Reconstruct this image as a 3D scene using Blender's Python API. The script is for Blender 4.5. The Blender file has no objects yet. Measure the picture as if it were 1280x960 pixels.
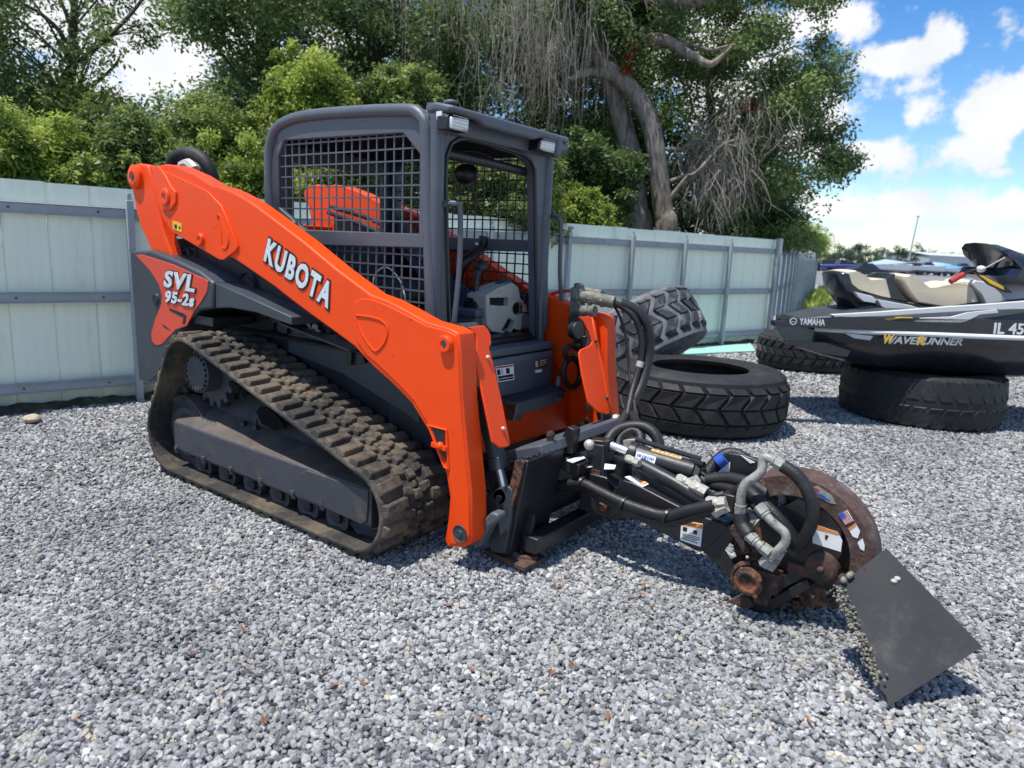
import bpy, bmesh, math, random
import numpy as np
from mathutils import Vector, Matrix, Quaternion
from mathutils.geometry import delaunay_2d_cdt
R_ = math.radians
scene = bpy.context.scene
COL = scene.collection
random.seed(3)
rng = np.random.default_rng(3)

# ---------------------------------------------------------------- camera
CAM_LOC = [3.27, -3.06, 1.471]
CAM_ROT = [[0.800055, 0.598216, 0.045259], [-0.149887, 0.12627, 0.980607], [0.5809, -0.791323, 0.190688]]          # rows: camera right, up, back in the world (world x = machine forward, y = its left)
cd = bpy.data.cameras.new('camera')
cam = bpy.data.objects.new('camera', cd); COL.objects.link(cam)
cd.sensor_width = 36.0; cd.lens = 36.0 * 883.633 / 1280.0
cd.clip_start = 0.05; cd.clip_end = 3000
cam.matrix_world = Matrix([[CAM_ROT[0][i], CAM_ROT[1][i], CAM_ROT[2][i], CAM_LOC[i]] for i in range(3)] + [[0, 0, 0, 1]])
cd.dof.use_dof = True; cd.dof.focus_distance = 3.75; cd.dof.aperture_fstop = 2.8
scene.camera = cam

# ---------------------------------------------------------------- sun, sky, exposure
SUN = Vector((-0.15, -0.30, 1.0)).normalized()          # towards the sun
sl = bpy.data.lights.new('sun', 'SUN'); sl.energy = 4.1; sl.angle = R_(0.53); sl.color = (1.0, 0.95, 0.87)
so = bpy.data.objects.new('sun', sl); COL.objects.link(so)
so.rotation_euler = SUN.to_track_quat('Z', 'Y').to_euler()
world = bpy.data.worlds.new('World'); scene.world = world; world.use_nodes = True
nt = world.node_tree; nt.nodes.clear()
def wn(t, **k):
    n = nt.nodes.new(t)
    for a, b in k.items(): setattr(n, a, b)
    return n
def wmath(op, a, b=None, c=None, clamp=False):
    n = wn('ShaderNodeMath', operation=op); n.use_clamp = clamp
    for i, x in enumerate((a, b, c)):
        if x is None: continue
        if isinstance(x, (int, float)): n.inputs[i].default_value = x
        else: nt.links.new(x, n.inputs[i])
    return n.outputs[0]
sky = wn('ShaderNodeTexSky', sky_type='NISHITA'); sky.sun_disc = False
sky.sun_elevation = math.asin(SUN.z); sky.sun_rotation = math.atan2(SUN.x, SUN.y)
sky.air_density = 1.0; sky.dust_density = 0.3; sky.ozone_density = 2.0
tc = wn('ShaderNodeTexCoord')
sep = wn('ShaderNodeSeparateXYZ'); nt.links.new(tc.outputs['Generated'], sep.inputs[0])
az = wmath('ARCTAN2', sep.outputs[0], sep.outputs[1]); el = wmath('ARCSINE', sep.outputs[2])
nz = wn('ShaderNodeTexNoise'); nz.inputs['Scale'].default_value = 15.0; nz.inputs['Detail'].default_value = 9.0; nz.inputs['Roughness'].default_value = 0.6
nt.links.new(tc.outputs['Generated'], nz.inputs['Vector'])
nbig = wn('ShaderNodeTexNoise'); nbig.inputs['Scale'].default_value = 3.2; nbig.inputs['Detail'].default_value = 5.0; nbig.inputs['Roughness'].default_value = 0.5
mp = wn('ShaderNodeMapping'); mp.inputs['Scale'].default_value = (1, 1, 2.6); mp.inputs['Location'].default_value = (0.31, 0.12, 0.0)
nt.links.new(tc.outputs['Generated'], mp.inputs[0]); nt.links.new(mp.outputs[0], nbig.inputs['Vector'])
# cumulus seen over the yard: centre (azimuth, elevation) and half sizes in radians
CLOUDS = []
for (a, e), sa_, se_, w_ in zip([(-0.183,0.236),(-0.135,0.252),(-0.06,0.171),(-0.082,0.13),(-0.055,0.108),(-0.191,0.13),(-0.267,0.138),(-0.221,0.068),(-0.133,0.066),(-0.054,0.07),(-0.155,0.039),(-0.057,0.04),(-0.265,0.276),(-1.166,0.238),(-1.095,0.2),(-1.218,0.14)],
        [.062,.025,.06,.065,.03,.055,.05,.06,.07,.09,.10,.12,.09,.25,.10,.2], [.026,.028,.05,.03,.012,.025,.03,.022,.026,.030,.018,.018,.035,.09,.06,.08],
        [.95,.8,.95,.8,.5,.9,.75,.62,.66,.72,.30,.34,.7,1.1,1,.9]):
    CLOUDS.append((a, e, sa_, se_, w_))
acc = None
for a, e, s1_, s2_, w_ in CLOUDS:
    dx = wmath('MULTIPLY', wmath('SUBTRACT', az, a), 1 / s1_); dy = wmath('MULTIPLY', wmath('SUBTRACT', el, e), 1 / s2_)
    d = wmath('SQRT', wmath('ADD', wmath('MULTIPLY', dx, dx), wmath('MULTIPLY', dy, dy)))
    v = wmath('MULTIPLY', wmath('SUBTRACT', 1.12, d), w_)
    acc = v if acc is None else wmath('MAXIMUM', acc, v)
far = wmath('MULTIPLY', wmath('SUBTRACT', nbig.outputs[0], 0.475), 3.6)     # the rest of the sky: scattered cumulus of the same kind
acc = wmath('MAXIMUM', acc, far)
dens = wmath('ADD', acc, wmath('MULTIPLY', wmath('SUBTRACT', nz.outputs[0], 0.5), 2.3))
mask = wn('ShaderNodeMapRange', interpolation_type='SMOOTHSTEP'); mask.inputs['From Min'].default_value = 0.16; mask.inputs['From Max'].default_value = 0.56
nt.links.new(dens, mask.inputs['Value'])
crp = wn('ShaderNodeValToRGB'); crp.color_ramp.elements[0].position = 0.3; crp.color_ramp.elements[0].color = (3.5, 3.65, 3.9, 1)
crp.color_ramp.elements[1].position = 0.62; crp.color_ramp.elements[1].color = (4.75, 4.8, 4.85, 1)
nz2 = wn('ShaderNodeTexNoise'); nz2.inputs['Scale'].default_value = 6.0; nz2.inputs['Detail'].default_value = 4.0
mp2 = wn('ShaderNodeMapping'); mp2.inputs['Location'].default_value = (0, 0, 0.03); nt.links.new(tc.outputs['Generated'], mp2.inputs[0]); nt.links.new(mp2.outputs[0], nz2.inputs['Vector'])
nt.links.new(nz2.outputs[0], crp.inputs[0])
tint = wn('ShaderNodeValToRGB'); tint.color_ramp.elements[0].position = 0.0; tint.color_ramp.elements[0].color = (0.78, 0.84, 0.86, 1); tint.color_ramp.elements[1].position = 0.36; tint.color_ramp.elements[1].color = (0.19, 0.50, 0.78, 1)
nt.links.new(el, tint.inputs[0])
hsv = wn('ShaderNodeMix', data_type='RGBA', blend_type='MULTIPLY'); hsv.inputs['Factor'].default_value = 1.0
nt.links.new(sky.outputs[0], hsv.inputs['A']); nt.links.new(tint.outputs[0], hsv.inputs['B'])
mx = wn('ShaderNodeMix', data_type='RGBA'); nt.links.new(mask.outputs[0], mx.inputs['Factor']); nt.links.new(hsv.outputs['Result'], mx.inputs['A']); nt.links.new(crp.outputs[0], mx.inputs['B'])
bg = wn('ShaderNodeBackground'); bg.inputs['Strength'].default_value = 0.15; nt.links.new(mx.outputs['Result'], bg.inputs[0])
wo = wn('ShaderNodeOutputWorld'); nt.links.new(bg.outputs[0], wo.inputs[0])
scene.view_settings.view_transform = 'Standard'; scene.view_settings.look = 'None'
scene.view_settings.gamma = 1.0; scene.view_settings.exposure = 0.60
scene.render.engine = 'CYCLES'; scene.cycles.max_bounces = 6; scene.cycles.use_denoising = True

# ---------------------------------------------------------------- materials
def lin(r, g, b):
    f = lambda c: (c / 255 / 12.92) if c <= 10 else ((c / 255 + 0.055) / 1.055) ** 2.4
    return (f(r), f(g), f(b))
def mat(name, col, rough=0.5, metal=0.0, var=0.12, scale=6.0, bump=0.0, bscale=60.0, dirt=None, dirt_amt=0.5, dirt_scale=3.0, coat=0.0, spec=0.5, stretch=None, top_dirt=None, chips=None, base_dirt=None):
    m = bpy.data.materials.new(name); m.use_nodes = True; n = m.node_tree; n.nodes.clear()
    N = lambda t: n.nodes.new(t); L = n.links.new
    out = N('ShaderNodeOutputMaterial'); p = N('ShaderNodeBsdfPrincipled'); L(p.outputs[0], out.inputs[0])
    g = N('ShaderNodeNewGeometry'); vec = g.outputs['Position']
    if stretch:
        mpn = N('ShaderNodeMapping'); mpn.inputs['Scale'].default_value = stretch; L(vec, mpn.inputs[0]); vec = mpn.outputs[0]
    t = N('ShaderNodeTexNoise'); t.inputs['Scale'].default_value = scale; t.inputs['Detail'].default_value = 6; t.inputs['Roughness'].default_value = 0.65; L(vec, t.inputs['Vector'])
    r = N('ShaderNodeValToRGB'); e = r.color_ramp.elements
    e[0].position = 0.3; e[1].position = 0.7
    e[0].color = (*[max(0, c * (1 - var)) for c in col], 1); e[1].color = (*[min(1, c * (1 + var)) for c in col], 1)
    L(t.outputs[0], r.inputs[0]); c_out = r.outputs[0]
    rr = N('ShaderNodeMapRange'); rr.inputs['To Min'].default_value = max(0.03, rough - 0.1); rr.inputs['To Max'].default_value = min(1, rough + 0.12); L(t.outputs[0], rr.inputs['Value']); L(rr.outputs[0], p.inputs['Roughness'])
    if dirt:
        t2 = N('ShaderNodeTexNoise'); t2.inputs['Scale'].default_value = dirt_scale; t2.inputs['Detail'].default_value = 9; t2.inputs['Roughness'].default_value = 0.72; L(vec, t2.inputs['Vector'])
        q = N('ShaderNodeMapRange'); q.interpolation_type = 'SMOOTHSTEP'; q.inputs['From Min'].default_value = 0.72 - 0.35 * dirt_amt; q.inputs['From Max'].default_value = 0.86 - 0.3 * dirt_amt; L(t2.outputs[0], q.inputs['Value'])
        x = N('ShaderNodeMix'); x.data_type = 'RGBA'; L(q.outputs[0], x.inputs['Factor']); L(c_out, x.inputs['A']); x.inputs['B'].default_value = (*dirt, 1); c_out = x.outputs['Result']
    if top_dirt:                                   # dust that settles on faces that look up
        sp_ = N('ShaderNodeSeparateXYZ'); L(g.outputs['Normal'], sp_.inputs[0])
        t3 = N('ShaderNodeTexNoise'); t3.inputs['Scale'].default_value = 7; t3.inputs['Detail'].default_value = 8; L(vec, t3.inputs['Vector'])
        mu = N('ShaderNodeMath'); mu.operation = 'MULTIPLY'; L(sp_.outputs[2], mu.inputs[0]); L(t3.outputs[0], mu.inputs[1])
        q2 = N('ShaderNodeMapRange'); q2.inputs['From Min'].default_value = 0.22; q2.inputs['From Max'].default_value = 0.62; q2.inputs['To Max'].default_value = 0.75; L(mu.outputs[0], q2.inputs['Value'])
        x2 = N('ShaderNodeMix'); x2.data_type = 'RGBA'; L(q2.outputs[0], x2.inputs['Factor']); L(c_out, x2.inputs['A']); x2.inputs['B'].default_value = (*top_dirt, 1); c_out = x2.outputs['Result']
    if chips:                                      # small chips and scratches
        mc = N('ShaderNodeMapping'); mc.inputs['Scale'].default_value = (26, 60, 44); mc.inputs['Rotation'].default_value = (.4, .7, .2); L(g.outputs['Position'], mc.inputs[0])
        t6 = N('ShaderNodeTexNoise'); t6.inputs['Scale'].default_value = 1; t6.inputs['Detail'].default_value = 5; L(mc.outputs[0], t6.inputs['Vector'])
        q6 = N('ShaderNodeMapRange'); q6.inputs['From Min'].default_value = .70; q6.inputs['From Max'].default_value = .735; q6.inputs['To Max'].default_value = .8; L(t6.outputs[0], q6.inputs['Value'])
        x6 = N('ShaderNodeMix'); x6.data_type = 'RGBA'; L(q6.outputs[0], x6.inputs['Factor']); L(c_out, x6.inputs['A']); x6.inputs['B'].default_value = (*chips, 1); c_out = x6.outputs['Result']
    if base_dirt:                                  # mud splashed up from the ground
        s7 = N('ShaderNodeSeparateXYZ'); L(g.outputs['Position'], s7.inputs[0]); q7 = N('ShaderNodeMapRange'); q7.inputs['From Min'].default_value = .30; q7.inputs['From Max'].default_value = .02; q7.inputs['To Max'].default_value = .9; L(s7.outputs[2], q7.inputs['Value'])
        t7 = N('ShaderNodeTexNoise'); t7.inputs['Scale'].default_value = 7; t7.inputs['Detail'].default_value = 7; L(g.outputs['Position'], t7.inputs['Vector']); m7 = N('ShaderNodeMath'); m7.operation = 'MULTIPLY'; m7.use_clamp = True; L(q7.outputs[0], m7.inputs[0]); L(t7.outputs[0], m7.inputs[1])
        x7 = N('ShaderNodeMix'); x7.data_type = 'RGBA'; L(m7.outputs[0], x7.inputs['Factor']); L(c_out, x7.inputs['A']); x7.inputs['B'].default_value = (*base_dirt, 1); c_out = x7.outputs['Result']
    L(c_out, p.inputs['Base Color']); p.inputs['Metallic'].default_value = metal; p.inputs['Specular IOR Level'].default_value = spec
    if coat: p.inputs['Coat Weight'].default_value = coat; p.inputs['Coat Roughness'].default_value = 0.12
    if bump:
        t4 = N('ShaderNodeTexNoise'); t4.inputs['Scale'].default_value = bscale; t4.inputs['Detail'].default_value = 4; L(vec, t4.inputs['Vector'])
        b = N('ShaderNodeBump'); b.inputs['Strength'].default_value = bump; b.inputs['Distance'].default_value = 0.01; L(t4.outputs[0], b.inputs['Height']); L(b.outputs[0], p.inputs['Normal'])
    return m
DUST = (0.23, 0.19, 0.14); RUST = (0.16, 0.055, 0.025)
M = {}
M['orange'] = mat('orange_paint', (0.80, 0.062, 0.003), 0.42, var=0.05, scale=3, coat=0.0, bump=0.03, bscale=25, dirt=(0.45, 0.075, 0.02), dirt_amt=0.22, dirt_scale=5, spec=0.28, chips=(.16, .05, .03))
M['grey'] = mat('cab_grey_paint', (0.078, 0.088, 0.106), 0.45, var=0.1, bump=0.05, bscale=90, dirt=(0.14, 0.14, 0.14), dirt_amt=0.4, dirt_scale=6, chips=(.17, .17, .17))
M['dgrey'] = mat('dark_grey_plastic', (0.036, 0.043, 0.052), 0.48, var=0.12, dirt=(0.08, 0.08, 0.08), dirt_amt=0.4, dirt_scale=7)
M['guard'] = mat('track_frame_paint', (0.04, 0.044, 0.055), 0.5, var=0.15, bump=0.15, bscale=60, dirt=(0.10, 0.075, 0.055), dirt_amt=0.55, dirt_scale=5, top_dirt=(0.16, 0.115, 0.08), chips=(.12, .09, .07))
M['black'] = mat('black_paint', (0.013, 0.013, 0.016), 0.42, var=0.3, bump=0.08, bscale=70, dirt=(0.06, 0.045, 0.035), dirt_amt=0.35, dirt_scale=9)
M['blackrust'] = mat('black_paint_rusty', (0.012, 0.012, 0.014), 0.5, var=0.3, bump=0.4, bscale=60, dirt=(0.17, 0.075, 0.04), dirt_amt=0.85, dirt_scale=22)
M['rust'] = mat('rusty_steel', (0.095, 0.044, 0.03), 0.8, var=0.45, scale=14, bump=0.5, bscale=50, dirt=(0.035, 0.028, 0.025), dirt_amt=0.9, dirt_scale=9)
M['guardrust'] = mat('worn_guard_paint', (0.075, 0.04, 0.032), 0.75, var=0.45, scale=12, bump=0.45, bscale=50, dirt=(0.15, 0.14, 0.14), dirt_amt=0.6, dirt_scale=6)
M['orust'] = mat('orange_rust', (0.19, 0.065, 0.025), 0.8, var=0.5, scale=20, bump=0.8, bscale=60, dirt=(0.022, 0.018, 0.018), dirt_amt=1.05, dirt_scale=17)
M['track'] = mat('track_rubber', (0.034, 0.032, 0.030), 0.72, var=0.3, scale=10, bump=0.6, bscale=45, dirt=(0.125, 0.10, 0.072), dirt_amt=0.80, dirt_scale=2.2, spec=0.3)
M['trackside'] = M['track']
M['rubber'] = mat('tyre_rubber', (0.017, 0.018, 0.020), 0.62, var=0.25, scale=5, bump=0.25, bscale=50, dirt=(0.042, 0.041, 0.04), dirt_amt=0.65, dirt_scale=3, spec=0.35)
M['grubdust'] = mat('tyre_groove_dust', (0.15, 0.155, 0.165), 0.85, var=0.3, scale=8, dirt=(0.05, 0.05, 0.055), dirt_amt=0.7, dirt_scale=6)
M['grub'] = mat('dusty_tyre_rubber', (0.036, 0.039, 0.043), 0.75, var=0.3, scale=6, bump=0.25, bscale=50, dirt=(0.17, 0.175, 0.18), dirt_amt=0.7, dirt_scale=4, spec=0.3)
M['hose'] = mat('hose_rubber', (0.012, 0.012, 0.013), 0.5, var=0.3, scale=20, bump=0.25, bscale=140, dirt=(0.05, 0.045, 0.04), dirt_amt=0.45, dirt_scale=12)
M['steel'] = mat('chrome_rod', (0.78, 0.78, 0.77), 0.34, metal=0.9, var=0.1)
M['zinc'] = mat('zinc_fitting', (0.48, 0.46, 0.41), 0.5, metal=0.25, var=0.2, scale=30, bump=0.15, bscale=120, dirt=(0.14, 0.11, 0.07), dirt_amt=0.6, dirt_scale=30)
M['valve'] = mat('crusty_valve', (0.15, 0.15, 0.125), 0.7, metal=0.1, var=0.4, scale=25, bump=0.4, bscale=90, dirt=(0.30, 0.29, 0.26), dirt_amt=0.6, dirt_scale=18)
M['greyfit'] = mat('grey_fitting', (0.30, 0.30, 0.27), 0.55, metal=0.2, var=0.25, scale=30, bump=0.25, bscale=120, dirt=(0.10, 0.08, 0.06), dirt_amt=0.6, dirt_scale=25)
M['console'] = mat('console_plastic', (0.40, 0.38, 0.33), 0.55, var=0.08, dirt=(0.2, 0.17, 0.13), dirt_amt=0.5, dirt_scale=8)
M['white'] = mat('white_print', (0.74, 0.74, 0.72), 0.4, var=0.05)
M['letter'] = mat('silver_letter', (0.66, 0.68, 0.72), 0.3, metal=0.2, var=0.15, scale=25)
M['ink'] = mat('dark_print', (0.012, 0.012, 0.015), 0.4, var=0.1)
M['yellow'] = mat('yellow_print', (0.75, 0.46, 0.03), 0.4, var=0.06)
M['redink'] = mat('red_print', (0.42, 0.04, 0.04), 0.4, var=0.06)
M['warn'] = mat('orange_print', (0.70, 0.22, 0.03), 0.4, var=0.08)
M['blueink'] = mat('blue_print', (0.03, 0.09, 0.42), 0.4, var=0.06)
M['tan'] = mat('tan_print', (0.62, 0.44, 0.22), 0.45, var=0.1)
M['decal'] = mat('decal_red_orange', (0.60, 0.055, 0.022), 0.35, var=0.06, coat=0.2)
M['mint'] = mat('fence_sheet', (0.80, 0.86, 0.70), 0.6, var=0.03, scale=2, stretch=(1.5, 1.5, 0.3), dirt=(0.68, 0.69, 0.56), dirt_amt=0.4, dirt_scale=3, base_dirt=(.20, .17, .12))
M['post'] = mat('fence_steel', (0.33, 0.36, 0.38), 0.55, metal=0.1, var=0.12, dirt=(0.20, 0.19, 0.18), dirt_amt=0.4)
M['soil'] = mat('dark_soil', (0.035, 0.030, 0.022), 0.95, var=0.5, scale=12, bump=0.8, bscale=25, dirt=(0.06, 0.07, 0.03), dirt_amt=0.7, dirt_scale=6)
M['matte'] = mat('matte_black', (0.012, 0.012, 0.013), 0.95, var=0.2, spec=0.05)
M['lens'] = mat('lamp_lens', (0.72, 0.72, 0.70), 0.22, var=0.08, scale=50, coat=0.4)
M['glassy'] = mat('windscreen_dark', (0.012, 0.018, 0.03), 0.3, var=0.1, coat=0.1)
M['seat'] = mat('seat_vinyl', (0.015, 0.015, 0.017), 0.6, var=0.2, bump=0.1)
M['bark'] = mat('bark', (0.23, 0.19, 0.155), 0.95, var=0.45, scale=7, bump=0.9, bscale=14, stretch=(2.2, 2.2, 0.5), dirt=(0.07, 0.06, 0.05), dirt_amt=0.7, dirt_scale=4)
M['dbark'] = mat('dark_bark', (0.06, 0.05, 0.042), 0.95, var=0.4, scale=8, bump=0.9, bscale=14, stretch=(2, 2, 0.5))
M['twig'] = mat('dead_twig', (0.30, 0.265, 0.215), 0.9, var=0.3, scale=8)

# ---------------------------------------------------------------- mesh builder
def frame_of(d):
    d = Vector(d).normalized(); a = Vector((0, 0, 1)) if abs(d.z) < 0.9 else Vector((1, 0, 0))
    u = d.cross(a).normalized(); return u, d.cross(u).normalized()
def catmull(pts, n=6, closed=False):
    P = [Vector(p) for p in pts]
    if len(P) < 3: return P
    o = []; m = len(P); rng_ = range(m if closed else m - 1)
    for i in rng_:
        g = (lambda k: P[k % m]) if closed else (lambda k: P[max(0, min(m - 1, k))])
        p0, p1, p2, p3 = g(i - 1), g(i), g(i + 1), g(i + 2)
        for j in range(n):
            t = j / n
            o.append(0.5 * ((2 * p1) + (p2 - p0) * t + (2 * p0 - 5 * p1 + 4 * p2 - p3) * t * t + (3 * p1 - p0 - 3 * p2 + p3) * t ** 3))
    if not closed: o.append(P[-1])
    return o
def in_poly(p, poly):
    c = False; j = len(poly) - 1
    for i in range(len(poly)):
        (xi, yi), (xj, yj) = poly[i], poly[j]
        if (yi > p[1]) != (yj > p[1]) and p[0] < (xj - xi) * (p[1] - yi) / (yj - yi) + xi: c = not c
        j = i
    return c
class MB:
    def __init__(s): s.v = []; s.f = []; s.m = []; s.mi = 0
    def add(s, vs, fs):
        o = len(s.v); s.v += [tuple(v) for v in vs]; s.f += [tuple(i + o for i in f) for f in fs]; s.m += [s.mi] * len(fs); return s
    def slab(s, pts, vec):
        n = len(pts); P = [Vector(p) for p in pts]; V = Vector(vec)
        return s.add(P + [p + V for p in P], [tuple(range(n)), tuple(range(2 * n - 1, n - 1, -1))] + [(i, (i + 1) % n, n + (i + 1) % n, n + i) for i in range(n)])
    def prism(s, axis, pts, c0, c1, holes=()):
        k = 'xyz'.index(axis)
        def up(p, c):
            q = list(p); q.insert(k, c); return Vector(q)
        if not holes: return s.slab([up(p, c0) for p in pts], up((0, 0), c1 - c0))
        loops = [[up(p, c0) for p in l] for l in (pts, *holes)]
        flat = [p for l in loops for p in l]; flat2 = [p for l in (pts, *holes) for p in l]; n = len(flat); V = up((0, 0), c1 - c0); o = 0; ed = []
        for l in (pts, *holes): ed += [(o + i, o + (i + 1) % len(l)) for i in range(len(l))]; o += len(l)
        r_ = delaunay_2d_cdt([Vector(p) for l in (pts, *holes) for p in l], ed, [], 1, 1e-6); om = [ov[0] for ov in r_[3]]; tris = [tuple(om[i] for i in t) for t in r_[2]]; tris = [t for t in tris if in_poly([sum(flat2[i][a] for i in t) / 3 for a in (0, 1)], pts) and not any(in_poly([sum(flat2[i][a] for i in t) / 3 for a in (0, 1)], h_) for h_ in holes)]
        fs = tris + [tuple(n + i for i in reversed(t)) for t in tris]; o = 0
        for l in loops:
            m = len(l); fs += [(o + i, o + (i + 1) % m, n + o + (i + 1) % m, n + o + i) for i in range(m)]; o += m
        return s.add(flat + [p + V for p in flat], fs)
    def box(s, c, size, rot=None):
        c = Vector(c); h = Vector(size) / 2; rot = rot or Matrix.Identity(3)
        vs = [c + rot @ Vector((x * h.x, y * h.y, z * h.z)) for x in (-1, 1) for y in (-1, 1) for z in (-1, 1)]
        return s.add(vs, [(0, 1, 3, 2), (4, 6, 7, 5), (0, 4, 5, 1), (2, 3, 7, 6), (0, 2, 6, 4), (1, 5, 7, 3)])
    def b2(s, x0, x1, y0, y1, z0, z1): return s.box(((x0 + x1) / 2, (y0 + y1) / 2, (z0 + z1) / 2), (abs(x1 - x0), abs(y1 - y0), abs(z1 - z0)))
    def bar(s, p0, p1, w, h, upv=(0, 0, 1)):
        p0 = Vector(p0); p1 = Vector(p1); d = (p1 - p0).normalized(); u = Vector(upv); sd = d.cross(u).normalized(); u = sd.cross(d)
        rot = Matrix((d, sd, u)).transposed(); return s.box((p0 + p1) / 2, ((p1 - p0).length, w, h), rot)
    def tube(s, pts, r, seg=8, smooth=0, closed=False):
        P = [Vector(p) for p in pts]; rl = r if isinstance(r, (list, tuple)) else None
        if smooth:
            Q = catmull(P, smooth, closed)
            if rl: rl = [rl[min(len(P) - 1, int(i / smooth))] * (1 - (i / smooth) % 1) + rl[min(len(P) - 1, int(i / smooth) + 1)] * ((i / smooth) % 1) for i in range(len(Q))]
            P = Q
        n = len(P); vs = []; u = None
        for i, p in enumerate(P):
            a = P[(i - 1) % n] if closed else P[max(0, i - 1)]; b = P[(i + 1) % n] if closed else P[min(n - 1, i + 1)]
            d = (b - a).normalized()
            if u is None: u, w = frame_of(d)
            else:
                u = (u - d * u.dot(d)).normalized(); w = d.cross(u)
            rr = rl[i] if rl else r
            vs += [p + (u * math.cos(2 * math.pi * k / seg) + w * math.sin(2 * math.pi * k / seg)) * rr for k in range(seg)]
        fs = [(i * seg + k, i * seg + (k + 1) % seg, ((i + 1) % n) * seg + (k + 1) % seg, ((i + 1) % n) * seg + k) for i in range(n if closed else n - 1) for k in range(seg)]
        if not closed: fs += [tuple(range(seg)), tuple(range(n * seg - 1, (n - 1) * seg - 1, -1))]
        return s.add(vs, fs)
    def cyl(s, p0, p1, r, seg=16, r1=None): return s.tube([p0, p1], [r, r if r1 is None else r1], seg)
    def lathe(s, c, axis, prof, seg=24, closed=False, ang=2 * math.pi):
        c = Vector(c); d = Vector(axis).normalized(); u, w = frame_of(d); n = len(prof); vs = []
        for a, r in prof:
            vs += [c + d * a + (u * math.cos(ang * k / seg) + w * math.sin(ang * k / seg)) * r for k in range(seg)]
        fs = [(i * seg + k, i * seg + (k + 1) % seg, ((i + 1) % n) * seg + (k + 1) % seg, ((i + 1) % n) * seg + k) for i in range(n if closed else n - 1) for k in range(seg)]
        if not closed: fs += [tuple(range(seg)), tuple(range(n * seg - 1, (n - 1) * seg - 1, -1))]
        return s.add(vs, fs)
    def sphere(s, c, r, seg=12, sc=(1, 1, 1)):
        pr = [(math.cos(math.pi * i / 7), math.sin(math.pi * i / 7)) for i in range(8)]; vs = []
        for a, b in pr: vs += [Vector(c) + Vector((b * math.cos(2 * math.pi * k / seg) * sc[0], b * math.sin(2 * math.pi * k / seg) * sc[1], a * sc[2])) * r for k in range(seg)]
        return s.add(vs, [(i * seg + k, i * seg + (k + 1) % seg, (i + 1) * seg + (k + 1) % seg, (i + 1) * seg + k) for i in range(7) for k in range(seg)])
    def loft(s, rings, caps=True):
        n = len(rings[0]); vs = [p for r in rings for p in r]
        fs = [(i * n + k, i * n + (k + 1) % n, (i + 1) * n + (k + 1) % n, (i + 1) * n + k) for i in range(len(rings) - 1) for k in range(n)]
        if caps: fs += [tuple(range(n)), tuple(range(len(vs) - 1, len(vs) - n - 1, -1))]
        return s.add(vs, fs)
    def build(s, name, mats, parent=None, bevel=0.0, angle=38, fix=True):
        me = bpy.data.meshes.new(name); me.from_pydata(s.v, [], s.f)
        for m in (mats if isinstance(mats, (list, tuple)) else [mats]): me.materials.append(m)
        me.polygons.foreach_set('material_index', s.m)
        if fix:
            b = bmesh.new(); b.from_mesh(me); bmesh.ops.remove_doubles(b, verts=b.verts, dist=1e-5); bmesh.ops.recalc_face_normals(b, faces=b.faces); b.to_mesh(me); b.free()
        me.shade_smooth(); me.set_sharp_from_angle(angle=R_(angle)); me.update()
        o = bpy.data.objects.new(name, me); COL.objects.link(o)
        if parent: attach(o, parent)
        if bevel:
            md = o.modifiers.new('bevel', 'BEVEL'); md.width = bevel; md.segments = 2; md.limit_method = 'ANGLE'; md.angle_limit = R_(40); md.harden_normals = False
        return o
def root_loc(o):
    l = Vector((0, 0, 0))
    while o: l += o.location; o = o.parent
    return l
def attach(o, parent):
    o.parent = parent; l = Vector((0, 0, 0)); q = parent
    while q:
        l += q.location
        q = q.parent if q.type == 'EMPTY' else None
    if parent.type == 'EMPTY': o.matrix_parent_inverse = Matrix.Translation(-l)
def tag(o, label=None, cat=None, group=None, kind=None):
    if label: o['label'] = label
    if cat: o['category'] = cat
    if group: o['group'] = group
    if kind: o['kind'] = kind
    return o
def thing(name, loc, label, cat, group=None):
    o = bpy.data.objects.new(name, None); o.empty_display_size = 0.2; o.location = loc; COL.objects.link(o)
    return tag(o, label, cat, group)
def mirror_copy(o, parent):
    "the same part on the other side of the machine (world y mirrored)"
    me = o.data.copy(); me.transform(Matrix.Scale(-1, 4, (0, 1, 0))); me.flip_normals()
    c = bpy.data.objects.new(o.name.split('.')[0], me); COL.objects.link(c); attach(c, parent)
    for md in o.modifiers:
        if md.type == 'BEVEL':
            k = c.modifiers.new('bevel', 'BEVEL'); k.width = md.width; k.segments = md.segments; k.limit_method = 'ANGLE'; k.angle_limit = md.angle_limit
    return c
def text_mesh(body, size, extrude=0.002, offset=0.0, shear=0.0, spacing=1.0):
    cu = bpy.data.curves.new('text', 'FONT'); cu.body = body; cu.size = size; cu.extrude = extrude; cu.offset = offset; cu.shear = shear; cu.space_character = spacing; cu.resolution_u = 3
    ob = bpy.data.objects.new('text', cu); COL.objects.link(ob)
    me = bpy.data.meshes.new_from_object(ob); bpy.data.objects.remove(ob); bpy.data.curves.remove(cu); return me
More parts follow.
